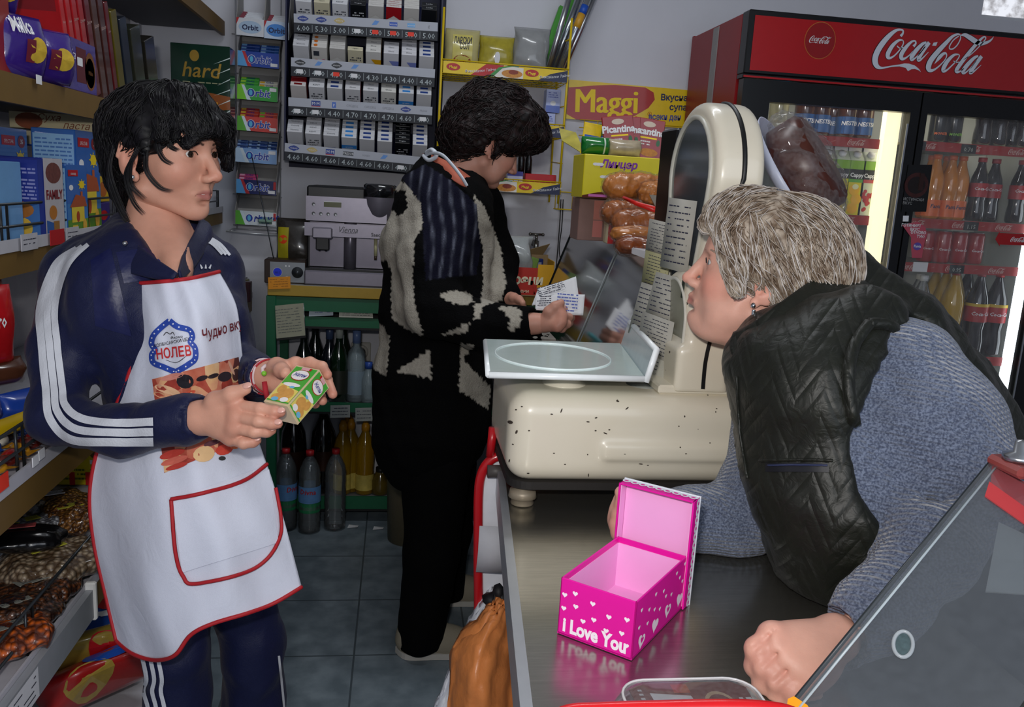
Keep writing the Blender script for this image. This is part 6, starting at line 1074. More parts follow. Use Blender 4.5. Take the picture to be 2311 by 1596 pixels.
b=MB();rp=[on(px,py,1,YP)for px,py in[(1077,1480),(1079,1250),(1080,1120),(1087,1070),(1104,1042),(1128,1030),(1175,1030)]]
rt=mt('#b5121b',.3,coat=.4);rp.insert(0,Vector((rp[0].x,YP,.02)))
b.tube(catmull(rp,50),.0085,rt,12);b.tube([on(1106,1030,1,YP),on(1113,965,1,YP)],.0075,rt,12);b.build('frame_tube',CT,world=True)
b=MB();q=[on(x,y,1,YP-.022)for x,y in[(1082,1187),(1152,1190),(1160,1295),(1074,1290)]]
b.grid([[q[0],q[1]],[q[0].lerp(q[3],.5)+Vector((0,-.008,0)),q[1].lerp(q[2],.5)+Vector((0,-.008,0))],[q[3],q[2]]],mt('#b9bac0',.8),thick=.0015)
tag(b.build('paper_sheet',loc=q[3]),'grey paper sheet taped over the white counter side beneath the scale','paper')
b=MB();b.tube([on(1100,1064,1,YP-.016),on(1140,1064,1,YP-.016)],.011,mt('#4a4543',.5),10);b.build('corner_bracket',CT,world=True)
def bag(name,label,rows,mat,knot=None,km=None):
 b=MB();rr=[catmull([P(*p)for p in r],18)for r in rows];cols=[]
 for j in range(18):cols.append(catmull([r[j]for r in rr],22))
 g=[[cols[j][i]+Vector((0,-.006*sin(j*1.9+i*.55)-.004*sin(j*.8-i*1.3),.003*sin(i*2.1+j)))for j in range(18)]for i in range(22)]
 L0=g[-1][9].copy()
 t=thing(name,label,'bag',(L0 .x,L0 .y,0.0))
 b.grid(g,mat,thick=.0012)
 back=[[p+Vector((.0,.012+.02*sin(pi*j/17),0))for j,p in enumerate(r)]for r in g]
 for r0,r1 in zip(g,back):r1[0]=r0[0];r1[-1]=r0[-1]
 b.grid(back,mat,thick=.0012);b.build('bag_body',t,world=True)
 if knot:
  k=MB();kp=[P(*p)for p in knot];k.tube(catmull(kp,14),[.012+.006*sin(i*1.7)for i in range(14)],km,8);k.build('knotted_handle',t,world=True)
 return t
obag=mt('#e08a4c',.35,n=.08,ns=25,b=.5,bs=45,sub=.0)
bag('carrier_bag','crumpled orange plastic bag hanging at the counter corner',[[(1112,1370,1.42),(1135,1366,1.41),(1152,1372,1.42)],[(1085,1400,1.42),(1120,1395,1.38),(1156,1400,1.42)],[(1022,1462,1.42),(1090,1450,1.34),(1158,1460,1.42)],[(1016,1530,1.42),(1080,1530,1.32),(1162,1530,1.42)],[(1008,1640,1.42),(1080,1640,1.33),(1168,1640,1.42)],[(1020,1850,1.45),(1080,1850,1.38),(1160,1850,1.45)]],obag)
bag('carrier_bag','white plastic bag with dark knotted handle behind the orange bag',[[(1098,1348,1.47),(1118,1345,1.46),(1140,1352,1.47)],[(1070,1385,1.48),(1100,1392,1.46),(1130,1400,1.47)],[(1040,1450,1.50),(1080,1455,1.47),(1120,1455,1.49)],[(1000,1550,1.50),(1040,1560,1.47),(1100,1560,1.49)],[(970,1640,1.50),(1020,1640,1.46),(1090,1640,1.49)],[(960,1820,1.52),(1020,1820,1.48),(1090,1820,1.5)]],mt('#d5d8e0',.4,n=.05,b=.4,bs=50),[(1106,1360,1.46),(1118,1340,1.45),(1136,1338,1.45),(1126,1352,1.45),(1112,1352,1.45)],mt('#101014',.6))
ENM=None
def enamel():
 M=bpy.data.materials.new('chipped_cream_enamel');M.use_nodes=True;nt=M.node_tree;L=nt.links.new;Pn=nt.nodes['Principled BSDF']
 tc=nt.nodes.new('ShaderNodeTexCoord');no=nt.nodes.new('ShaderNodeTexNoise');no.inputs['Scale'].default_value=7;no.inputs['Detail'].default_value=5;L(tc.outputs['Object'],no.inputs['Vector'])
 mx=nt.nodes.new('ShaderNodeMix');mx.data_type='RGBA';mx.inputs[6].default_value=(*lin('#d3cab4'),1);mx.inputs[7].default_value=(*lin('#ded7c6'),1);L(no.outputs['Fac'],mx.inputs[0])
 mp=nt.nodes.new('ShaderNodeMapping');mp.inputs['Scale'].default_value=(1,1,1.6);mp.inputs['Rotation'].default_value=(.3,.5,.2);L(tc.outputs['Object'],mp.inputs[0])
 n2=nt.nodes.new('ShaderNodeTexNoise');n2 .inputs['Scale'].default_value=55;n2 .inputs['Detail'].default_value=2;L(mp.outputs[0],n2 .inputs['Vector'])
 r2=nt.nodes.new('ShaderNodeValToRGB');r2 .color_ramp.elements[0].position=.745;r2 .color_ramp.elements[1].position=.765;L(n2 .outputs['Fac'],r2 .inputs[0])
 m2=nt.nodes.new('ShaderNodeMix');m2 .data_type='RGBA';m2 .inputs[7].default_value=(*lin('#3a2f28'),1);L(r2 .outputs[0],m2 .inputs[0]);L(mx.outputs[2],m2 .inputs[6]);L(m2 .outputs[2],Pn.inputs['Base Color'])
 Pn.inputs['Roughness'].default_value=.3;Pn.inputs['Coat Weight'].default_value=.3
 return M
ENM=enamel()
def rprism(mb,F,x0,y0,x1,y1,r,depth,mat,z0=0,n=7):
 o=[]
 for cx,cy,a in((x1-r,y1-r,0),(x0+r,y1-r,pi/2),(x0+r,y0+r,pi),(x1-r,y0+r,1.5*pi)):
  o+=[(cx+r*cos(a+pi/2*i/n),cy+r*sin(a+pi/2*i/n))for i in range(n+1)]
 mb.prism(F,o,depth,mat,z0)
SY=1.18
bl=on(1143,1096,1,SY);tl=on(1150,905,1,SY)
sx0,sz0,sz1=bl.x,bl.z,on(1160,868,1,SY+.06).z
SXR=sx0+.385;SD=.26
S_=thing('weighing_scale','old cream enamel shop scale with tall dial column and glass tray','scale',((sx0+SXR)/2,SY+SD/2,ZT))
sd=SDF((sx0-.02,SY-.02,sz0-.02),(SXR+.02,SY+SD+.02,sz1+.02),.0045)
def rb(c,hs,r):
 def fn(X,Y,Z):
  q=[np.abs(A-cc)-(h_-r)for A,cc,h_ in zip((X,Y,Z),c,hs)]
  return np.sqrt(sum(np.maximum(a,0)**2 for a in q))+np.minimum(np.maximum(np.maximum(q[0],q[1]),q[2]),0)-r
 return fn
cc=((sx0+SXR)/2,SY+SD/2,(sz0+sz1)/2);hh=((SXR-sx0)/2,SD/2,(sz1-sz0)/2)
sd.app(rb(cc,hh,.035),np.array(cc)-hh,np.array(cc)+hh,0)
lo=sz0+.055
sd.app(rb((cc[0]+.07,SY-.001,lo),(.12,.006,.012),.005),(cc[0]-.1,SY-.01,lo-.03),(cc[0]+.3,SY+.02,lo+.03),.012)
V,Q=sd.mesh(2);BS=bvh(V,Q);npmesh('housing',V,Q,ENM,S_)
b=MB();Fp=Matrix.Identity(4);rprism(b,Fp,sx0+.004,SY+.004,SXR-.004,SY+SD-.004,.034,.012,mt('#1c1917',.6),sz0-.008);b.build('base_rim',S_,world=True)
fm=mt('#8d8270',.45,.3)
for k,(fx,fy)in enumerate(((sx0+.03,SY+.03),(sx0+.03,SY+SD-.03),(SXR-.03,SY+.03),(SXR-.03,SY+SD-.03))):
 b=MB();b.lathe([(.011,sz0),(.011,sz0-.014),(.020,sz0-.017),(.022,sz0-.028),(.016,sz0-.03),(.018,ZT+.003),(.017,ZT+.001)][::-1],fm,18,Matrix.Translation((fx,fy,0)));b.build('foot',S_,world=True)
b=MB();dk=mt('#7d7f78',.5)
cp=on(1462,868,2,sz1);b.lathe([(0,0),(.028,0),(.03,.0015),(0,.002)],dk,24,Matrix.Translation((cp.x-.005,cp.y,sz1-.0012)));b.build('cover_plate',S_,world=True)
TRZ=on(1112,857,1,SY-.01).z;b=MB();sp=on(1275,868,2,sz1)
b.lathe([(.034,0),(.034,.004),(.026,.008),(.024,.02)],ENM,24,Matrix.Translation((sp.x,sp.y+.01,sz1-.003)));b.lathe([(.02,0),(.02,TRZ-sz1-.003),(.03,TRZ-sz1-.0005)],mt('#a8641f',.5),20,Matrix.Translation((sp.x,sp.y+.01,sz1)));b.build('spindle',S_,world=True)
b=MB();chip=mt('#3a3028',.7);rr=random.Random(5)
for px,py,w,h_,ro in[(1165,925,3,2,0),(1178,918,3,2,0),(1152,953,8,5,.2),(1166,975,3,6,.4),(1194,972,3,2,0),(1245,935,4,2,.1),(1267,927,2,7,.4),(1327,952,5,2,.1),(1345,943,4,2,-.3),(1344,972,3,2,0),(1366,978,6,2,.4),(1375,970,3,2,0),(1415,922,6,2,-.7),(1545,940,2,3,0),(1532,962,2,2,0),(1446,1047,6,1.5,.1),(1462,1050,3,1.5,0),(1370,1078,2,7,-.25),(1328,1072,1.5,5,0),(1336,1090,3,2,0),(1150,1040,2,5,.3),(1158,1003,3,2,.5),(1162,1082,3,2,0),(1192,1068,4,2,0),(1326,1026,2,2,0),(1410,1025,3,1,0),(1535,1010,2,2,0),(1548,1024,3,1.5,0),(1615,930,2,2,0),(1250,1023,3,1.5,0),(1275,1048,3,1.5,0),(1602,1000,2,2,0)]:
 ddisc(b,BS,px,py,w*.8,h_*.8,chip,.0006,8,ro)
b.build('enamel_chips',S_,world=True)
tz=on(1112,857,1,SY-.01).z
q=[on(1104,853,2,tz),on(1452,862,2,tz),on(1398,786,2,tz),on(1098,781,2,tz)]
q=[Vector((q[0].x-.001,SY-.0,tz)),Vector((q[1].x,SY+.0,tz)),Vector((q[2].x,q[2].y,tz)),Vector((q[3].x,q[2].y,tz))]
b=MB();gm=mt('#cfe0dc',.18,n=.05,coat=.6,name='milky_tray_glass');gm2=mt('#b9cbc6',.2,n=.08,coat=.5)
tw=.009
Ft=Matrix.Identity(4)
b.prism(Ft,[tuple(p[:2])for p in q],tw,gm,tz)
ce=(q[0]+q[1]+q[2]+q[3])/4;hx=(q[1].x-q[0].x)/2;hy=(q[2].y-q[1].y)/2
ring=[(ce.x-.012+hx*.80*cos(a),ce.y+hy*.80*sin(a),tz+tw+.0006)for a in[2*pi*i/48 for i in range(48)]]
b.tube(ring,.0016,mt('#e3efee',.25),6,closed=True)
b.tube([q[0]+Vector((0,0,tw/2)),q[1]+Vector((0,0,tw/2))],tw*.55,mt('#eef3f4',.25),8)
b.tube([q[0]+Vector((0,0,tw/2)),q[3]+Vector((0,0,tw/2))],tw*.55,mt('#eef3f4',.25),8)
b.build('tray',S_,world=True)
b=MB();hz=on(1458,790,1,q[1].y).z;hb=on(1396,727,1,q[2].y).z
e=.012
rows=[(q[1]+Vector((0,0,0)),q[2]+Vector((0,0,0))),(q[1]+Vector((e,0,hz-tz)),q[2]+Vector((e,0,hb-tz)))]
vs=[rows[0][0],rows[0][1],rows[1][1],rows[1][0]];vs+=[v+Vector((.007,0,0))for v in vs]
b.add(vs,[(0,1,2,3),(4,7,6,5),(0,4,5,1),(1,5,6,2),(2,6,7,3),(3,7,4,0)],mt('#c3d0d4',.2,coat=.5))
b.tube([vs[0]+Vector((.0035,0,0)),vs[3]+Vector((.0035,0,0)),vs[2]+Vector((.0035,0,0))],.005,mt('#eef3f4',.25),8);b.build('tray_guard',S_,world=True)
b=MB();b.box((.475,SY+.13,sz1+.006),(.15,.21,.014),ENM,bev=.003);b.build('column_plinth',S_,world=True)
cy=1.2
sd=SDF((.39,cy-.03,sz1),(.60,1.47,1.53),.0042)
sd.app(rb((.466,1.275,1.08),(.043,.075,.055),.007),(.42,1.19,1.02),(.51,1.36,1.14),.004)
def kh(yc,zc,R,x0,x1,zlo,nar,rr):
 xm,hx_=(x0+x1)/2,(x1-x0)/2
 def fn(X,Y,Z):
  y=Y-yc;z=Z-zc
  w=R*(1-nar*np.clip(-z/.2,0,1)**1.2)
  dd=np.where(z>0,np.sqrt(y*y+z*z)-R,np.abs(y)-w);dd=np.maximum(dd,zlo-Z)
  dxx=np.abs(X-xm)-(hx_-rr);q0=np.maximum(dd+rr,0);q1=np.maximum(dxx,0)
  return np.sqrt(q0**2+q1**2)+np.minimum(np.maximum(dd+rr,dxx),0)-rr
 return fn
sd.app(kh(1.315,1.388,.115,.456,.532,1.15,.5,.014),(.455,1.19,1.15),(.533,1.44,1.51),.012)
sd.app(kh(1.28,1.165,.078,.436,.512,1.10,.3,.012),(.435,1.19,1.08),(.513,1.36,1.25),.014)
V,Q=sd.mesh(2);BD=bvh(V,Q);npmesh('dial_column',V,Q,ENM,S_)
def kout(yc,zc,R,zlo,nar,n=22,sc=1.0):
 o=[(yc+R*sc*cos(a),zc+R*sc*sin(a))for a in[pi*i/n for i in range(n+1)]]
 for k in range(1,9):
  z=zc-(zc-zlo)*k/8;w=R*sc*(1-nar*min(1,(zc-z)/.2)**1.2);o.append((yc-w,z))
 for k in range(8,0,-1):
  z=zc-(zc-zlo)*k/8;w=R*sc*(1-nar*min(1,(zc-z)/.2)**1.2);o.append((yc+w,z))
 return o
Fx=FR((.4555,0,0),(0,-1,0),(0,0,1))
dg=mt('#3d4242',.14,n=.3,ns=9,coat=.8)
b=MB();o=kout(1.315,1.388,.115,1.21,.5,sc=.80);b.poly(Fx,[(-y,z)for y,z in o],dg,.0006);b.build('dial_glass',S_,world=True)
b=MB();b.tube([(.4548,y,z)for y,z in o],.0042,mt('#b9b7ab',.35),8,closed=True);b.build('dial_bezel',S_,world=True)
b=MB();o2=kout(1.28,1.165,.078,1.11,.3,sc=.85);F2=FR((.4355,0,0),(0,-1,0),(0,0,1));b.poly(F2,[(-y,z)for y,z in o2],mt('#8f8d7c',.3,n=.3,ns=14,coat=.4),.0006)
b.tube([(.435,y,z)for y,z in o2],.003,mt('#c9c6ba',.35),8,closed=True);b.rect(F2,-1.245,1.205,-1.232,1.232,mt('#1f2a1c',.4),.0012);b.build('lower_window',S_,world=True)
b=MB();b.tube([(.497,1.2+.115-.1135*sin(a)-.0,1.388+.1145*cos(a))for a in[i*pi/2/16 for i in range(17)]]+[(.492,1.204+.018*k/6,1.388-.13*k/6)for k in range(1,7)],.0042,BLACK,8)
dribbon(b,BD,[(1618,700),(1606,755),(1596,795),(1590,830),(1586,878)],9,BLACK,30,.0008)
b.build('seam_band',S_,world=True)
b=MB();b.box((.4660,1.1995,1.205),(.03,.004,.04),mt('#5d7a55',.4),bev=.002);b.build('spirit_level',S_,world=True)
def slip(label,pts,mat=mt('#a3a097',.6,n=.12,ns=30)):
 pts=[[Vector(r[0])-Vector((.030,.004,0)),Vector(r[1])-Vector((.001,.006,0))]for r in pts]
 b=MB();b.grid([[Vector(p)for p in r]for r in pts],mat,thick=.0008)
 a,c=Vector(pts[0][0]),Vector(pts[0][1]);e=Vector(pts[-1][0]);F=FR(e,c-a,a-e);w=(c-a).length;h=(a-e).length
 nn=(a-e).cross(c-a)
 sgn=1 if(F.col[2].xyz).dot(CAM-a)>0 else-1
 b.lines(F,w*.12,h*.06,w*.88,h*.94,10,INK,.0014*sgn,.2)
 return tag(b.build('price_slip',loc=e),label,'price slip','price slips on the scale')
slip('paper price slip with dark heading, tallest one taped inside the dial window',[[(.451,1.31,1.355),(.451,1.262,1.352)],[(.450,1.32,1.245),(.450,1.272,1.24)]])
slip('short paper slip at the left edge of the dial window',[[(.450,1.40,1.318),(.450,1.355,1.312)],[(.449,1.405,1.262),(.449,1.36,1.255)]])
slip('yellowed paper slip under the short one on the dial',[[(.448,1.40,1.265),(.448,1.355,1.258)],[(.447,1.405,1.205),(.447,1.36,1.2)]],mt('#9f9b74',.6))
slip('long grey slip curling off the scale beside the dark box',[[(.446,1.40,1.21),(.446,1.352,1.204)],[(.432,1.41,1.12),(.428,1.365,1.105)]])
slip('narrow slip printed in columns beneath the dial window',[[(.4495,1.335,1.235),(.4495,1.285,1.23)],[(.436,1.34,1.15),(.436,1.29,1.145)]])
slip('transparent-sleeved slip hanging over the lower round window',[[(.431,1.33,1.17),(.431,1.255,1.165)],[(.428,1.335,1.105),(.428,1.26,1.1)]])
slip('lowest curled slip hanging by the foot of the scale column',[[(.428,1.335,1.105),(.428,1.26,1.1)],[(.415,1.345,1.04),(.418,1.265,1.025)]],mt('#9c998c',.6))
PK=mt('#e0109a',.4,n=.04);PI=mt('#efa9dc',.5,n=.03);HW=mt('#f3e6f2',.5,n=.02)
f=on(1425,1493,2,ZT);l=on(1257,1430,2,ZT);r=on(1575,1383,2,ZT)
GX=(f-l).normalized();GL=(f-l).length;GYv=Vector((-GX.y,GX.x,0));GW=(r-f).length*.97
ftop=on(1432,1362,1,f.y).z;GH=ftop-ZT
G=thing('gift_box','bright pink heart-printed gift box with its lid standing open, on the steel counter','box',(l.x,l.y,ZT+.001),atan2(GX.y,GX.x))
def heart(mb,F,x,y,s,mat,rot=0,z=.0006,ring=False):
 pts=[]
 for i in range(20):
  t=2*pi*i/20;a,b_=.055*16*sin(t)**3,.055*(13*cos(t)-5*cos(2*t)-2*cos(3*t)-cos(4*t))
  pts.append((x+s*(a*cos(rot)-b_*sin(rot)),y+s*(a*sin(rot)+b_*cos(rot))))
 mb.poly(F,pts,mat,z)
 if ring:heart(mb,F,x+s*.05,y+s*.1,s*.42,PK,rot,z+.0004)
th=.0022
b=MB()
for c_,d_ in(((GL/2,th/2,GH/2),(GL,th,GH)),((GL/2,GW-th/2,GH/2),(GL,th,GH)),((th/2,GW/2,GH/2),(th,GW,GH)),((GL-th/2,GW/2,GH/2),(th,GW,GH))):b.box(c_,d_,PK,bev=.0006)
b.box((GL/2,GW/2,th/2),(GL,GW,th),PK)
for x0,x1,y0,y1 in((th,GL-th,th,th+.0008),(th,GL-th,GW-th-.0008,GW-th),(th,th+.0008,th,GW-th),(GL-th-.0008,GL-th,th,GW-th)):b.box(((x0+x1)/2,(y0+y1)/2,GH/2-.003),(x1-x0,y1-y0,GH-.008),PI)
b.box((GL/2,GW/2,th+.0005),(GL-2*th,GW-2*th,.001),PI)
Ff=FR((0,0,0),(1,0,0),(0,0,1))
for u,v in[(.07,.72),(.21,.80),(.07,.48),(.23,.58),(.45,.73),(.67,.60),(.90,.66),(.34,.37),(.48,.46),(.65,.35),(.85,.40),(.92,.22)]:heart(b,Ff,GL*u,GH*v,.0036,HW)
b.text(Ff,'i Love You',GL*.5,GH*.09,GH*.33,HW,bold=.045,sx=.80,res=3)
Fs=FR((GL,0,0),(0,1,0),(0,0,1))
for u,v in[(.10,.80),(.25,.66),(.36,.55),(.47,.45),(.08,.48),(.24,.40),(.36,.85),(.52,.76),(.58,.60),(.70,.52),(.78,.88),(.86,.72),(.93,.58),(.95,.93)]:heart(b,Fs,GW*u,GH*v*.9+.004,.0032,HW)
for u,v,rg in[(.15,.20,True),(.40,.24,False),(.65,.28,True),(.90,.26,False)]:heart(b,Fs,GW*u,GH*v,.0105,HW,-.25,ring=rg)
b.build('box_body',G)
lt=on(1408,1062,1,f.y+.10)
LH=.135;lw=.018;LB=GW-.004
b=MB()
b.box((GL/2,LB+lw-th/2,LH/2),(GL+.006,th,LH),PK)
b.box((GL/2,LB+lw-th-.0006,LH/2),(GL-.002,.001,LH-.006),PI)
for c_,d_ in(((-.002,LB+lw/2,LH/2),(th,lw,LH)),((GL+.002,LB+lw/2,LH/2),(th,lw,LH)),((GL/2,LB+lw/2,LH-th/2),(GL+.006,lw,th)),((GL/2,LB+lw/2+.004,th/2),(GL+.006,lw-.008,th))):b.box(c_,d_,PK,bev=.0005)
b.box((.0,LB+lw/2,LH/2),(.001,lw-.003,LH-.006),PI);b.box((GL-.0,LB+lw/2,LH/2),(.001,lw-.003,LH-.006),PI)
LW=mt('#dfe2ea',.5,n=.03)
b.box((GL/2,LB+lw+.0012,LH/2),(GL+.008,.0024,LH+.002),LW)
Fr=FR((GL+.0031,LB,0),(0,1,0),(0,0,1));Ftp=FR((-.003,LB,LH),(1,0,0),(0,1,0))
n=13
for i in range(n):
 z_=LH*(i+.5)/n;b.disc(Fr,lw-.005,z_,.0055,LH/n*.55,LW,.0006,14);b.disc(Fr,lw-.006,z_,.0016,.0022,PK,.0012,10)
b.rect(Fr,lw-.005,0,lw,LH,LW,.0005)
n=9
for i in range(n):
 x_=(GL+.006)*(i+.5)/n;b.disc(Ftp,x_,lw-.006,GL/n*.55,.0055,LW,.0006,14);b.disc(Ftp,x_,lw-.0075,.0028,.0018,PK,.0012,10)
b.rect(Ftp,0,lw-.006,GL+.006,lw,LW,.0005)
b.build('box_lid',G)
b=MB();b.box((GL*.63,GW*.20,th+.002),(.022,.03,.0016),PAPER,Matrix.Rotation(.15,4,'Z'));F=FR((0,0,th+.003),(1,0,0),(0,1,0));b.lines(F,GL*.52,GW*.12,GL*.72,GW*.26,4,INK,.0004);b.build('note_card',G)
lc=on(1480,1545,2,ZT+.03)
K=thing('food_container','clear plastic clamshell container with brown sticker at the near counter end','container',(lc.x,lc.y-.05,ZT))
rrF=Matrix.Identity(4)
def rrect(x0,y0,x1,y1,r,z,n=6):
 o=[]
 for cx,cy_,a in((x1-r,y1-r,0),(x0+r,y1-r,pi/2),(x0+r,y0+r,pi),(x1-r,y0+r,1.5*pi)):o+=[(cx+r*cos(a+pi/2*i/n),cy_+r*sin(a+pi/2*i/n),z)for i in range(n+1)]
 return o
e0=on(1392,1530,2,ZT+.045);e1=on(1702,1542,2,ZT+.045);y0=e0 .y-.09
b=MB();cl=glassy('#e8e6ea',.92,.06,'clear_plastic',.8)
r0=rrect(e0 .x-.014,y0,e1 .x+.016,e0 .y+.018,.03,ZT+.0035);r1=rrect(e0 .x,y0+.004,e1 .x,e0 .y,.025,ZT+.042);r2=rrect(e0 .x+.01,y0+.014,e1 .x-.01,e0 .y-.012,.02,ZT+.047)
n=len(r0);b.add(r0+r1+r2,[(i,(i+1)%n,n+(i+1)%n,n+i)for i in range(n)]+[(n+i,n+(i+1)%n,2*n+(i+1)%n,2*n+i)for i in range(n)]+[tuple(2*n+i for i in range(n))],cl,None,True)
b.tube(r0,.0022,glassy('#e6e6ea',.55,.08,'clear_rim'),6,closed=True);b.tube(r1,.0014,glassy('#f2f0f2',.35,.08,'clear_edge'),6,closed=True)
b.build('shell',K,world=True)
b=MB();F=FR((e0 .x,y0+.014,ZT+.0405),(1,0,0),(0,1,0));Wd=e1 .x-e0 .x;Dd=e0 .y-y0-.016
st=mt('#7d3f38',.5,n=.15,ns=18)
b.prism(F,[(.012,0),(Wd-.012,0),(Wd-.008,Dd-.012),(Wd-.02,Dd-.003),(.02,Dd-.003),(.008,Dd-.012)],.0012,st)
b.poly(F,[(Wd*.22,Dd*.25),(Wd*.52,Dd*.25),(Wd*.49,Dd*.68),(Wd*.20,Dd*.75)],PAPER,.0016)
b.disc(F,Wd*.68,Dd*.48,Wd*.115,Dd*.28,mt('#c9b08e',.5),.0016);b.disc(F,Wd*.68,Dd*.48,Wd*.09,Dd*.21,st,.0020);b.text(F,'4',Wd*.68,Dd*.36,Dd*.32,PAPER,z=.0024)
b.rect(F,Wd*.83,Dd*.55,Wd*.86,Dd*.62,PAPER,.0016);b.rect(F,Wd*.88,Dd*.55,Wd*.92,Dd*.62,PAPER,.0016);b.lines(F,Wd*.12,Dd*.1,Wd*.15,Dd*.85,9,PAPER,.0016)
b.rect(F,Wd*.38,Dd*.74,Wd*.5,Dd*.92,mt('#b5502f',.5),.0015)
b.build('sticker',K,world=True)
b=MB();rpts=[P(px,py,.66)for px,py in[(1215,1640),(1280,1610),(1350,1604),(1480,1600),(1620,1597),(1720,1600),(1790,1614),(1830,1650)]]
b.tube(catmull(rpts,40),.0065,mt('#c9131b',.3,coat=.5),12);b.tube(catmull([p+Vector((0,-.02,-.012))for p in rpts],30),.012,mt('#c9131b',.3,coat=.5),10)
b.build('red_bumper',CT,world=True)
D0=P(1783,1590,.735);D1=P(2236,1040,.86)
g2=P(2420,1160,.80);g3=P(1990,1750,.62)
dd=(D1-D0);
q=[D0-dd*.06,D1,D1+(g2-D1)*1.6,D0-dd*.06+(g2-D1)*1.6]
DC=thing('display_case','slanted scratched glass display case panel with red upper frame, nearest thing at right','display case',(q[0].x+.2,q[0].y,0))
nn=(q[1]-q[0]).cross(q[3]-q[0]).normalized();nn=nn if nn.dot(CAM-q[0])>0 else-nn
def dusty():
 M=glassy('#7c838b',.77,.10,'dusty_glass',.9).copy();return M
b=MB();b.add([tuple(p)for p in q]+[tuple(p-nn*.006)for p in q],[(0,1,2,3),(7,6,5,4),(0,4,5,1),(1,5,6,2),(2,6,7,3),(3,7,4,0)],dusty());b.build('glass_pane',DC,world=True)
b=MB();b.tube([q[0]-nn*.003,q[1]-nn*.003],.0022,mt('#2a3134',.3),8);b.tube([q[0]-nn*.014+(q[3]-q[0])*.02,q[1]-nn*.014+(q[3]-q[0])*.02],.0014,mt('#8fa0a6',.2),6);b.tube([q[0]+(q[3]-q[0])*.055,q[1]+(q[3]-q[0])*.055],.0012,mt('#a9b4ba',.3),6);b.build('glass_edge',DC,world=True)
ex=(q[1]-q[0]).normalized();ey=(q[3]-q[0]).normalized()
Fg=FR(q[0],ex,ey);
if Fg.col[2].xyz.dot(nn)<0:Fg=FR(q[0],ey,ex)
def lc2(px,py,lift=.001):
 r_=ray(px,py);t=(q[0]-CAM).dot(nn)/r_.dot(nn);return CAM+r_*t+nn*lift
b=MB();rm=mt('#c3161b',.35,coat=.3)
u=[lc2(x,y,-.012)for x,y in[(2240,1042),(2420,1150),(2420,1235),(2236,1098)]];b.grid([[u[0],u[1]],[u[3],u[2]]],rm,False,thick=.01)
u=[lc2(x,y,.0004)for x,y in[(2232,1090),(2420,1225),(2420,1262),(2222,1122)]];b.grid([[u[0],u[1]],[u[3],u[2]]],mt('#b5383c',.5),False,thick=.002);b.build('upper_frame',DC,world=True)
b=MB();ring=[lc2(2038+22*cos(a),1456+29*sin(a),.0016)for a in[2*pi*i/28 for i in range(28)]];b.tube(ring,.0018,mt('#9aa1a6',.3),6,closed=True);b.add([tuple(p)for p in ring],[tuple(range(28))],mt('#3f5155',.6,n=.5,ns=220));b.build('finger_hole',DC,world=True)
b=MB();u=[lc2(x,y,-.012)for x,y in[(2258,1165),(2420,1240),(2420,1335),(2228,1322)]];b.grid([[u[0],u[1]],[u[3],u[2]]],mt('#c3ced2',.6),False,thick=.002);b.build('back_card',DC,world=True)
b=MB();u=[lc2(x,y,.0005)for x,y in[(1778,1578),(1792,1572),(1822,1592),(1850,1640),(1770,1640)]];vs=[tuple(p)for p in u]+[tuple(p-nn*.007)for p in u];b.add(vs,[(0,1,2,3,4),(9,8,7,6,5)]+[(i,(i+1)%5,5+(i+1)%5,5+i)for i in range(5)],mt('#f29a12',.4));b.build('corner_tape',DC,world=True)
b=MB();b.box((q[2].x+.17,q[2].y-.12,.45),(.3,.3,.9),mt('#5e646a',.5));b.build('cabinet',DC,world=True)
b=MB();k=P(2300,1040,.84);b.lathe([(.0,0),(.016,0),(.016,.006),(.007,.009),(.007,.02),(0,.022)],STEEL,16,Matrix.Translation(k));b.box((k.x+.012,k.y,k.z-.006),(.06,.05,.012),mt('#8b3d3a',.3,coat=.5),bev=.004)
b.build('hinge',DC,world=True)
_rc,_uc,_fw,_cm=[np.array(v)for v in(RC,UC,FWD,CAM)]
def project(V):
 q=V-_cm;z=q@_fw
 return np.stack([IW/2+FPX*(q@_rc)/z,IH/2-FPX*(q@_uc)/z],1)
def inpoly(pt,poly):
 x,y=pt[:,0],pt[:,1];r=np.zeros(len(x),bool);n=len(poly)
 for i in range(n):
  x0,y0=poly[i];x1,y1=poly[(i+1)%n]
  c=((y0>y)!=(y1>y))&(x<(x1-x0)*(y-y0)/((y1-y0)or 1e-9)+x0);r^=c
 return r
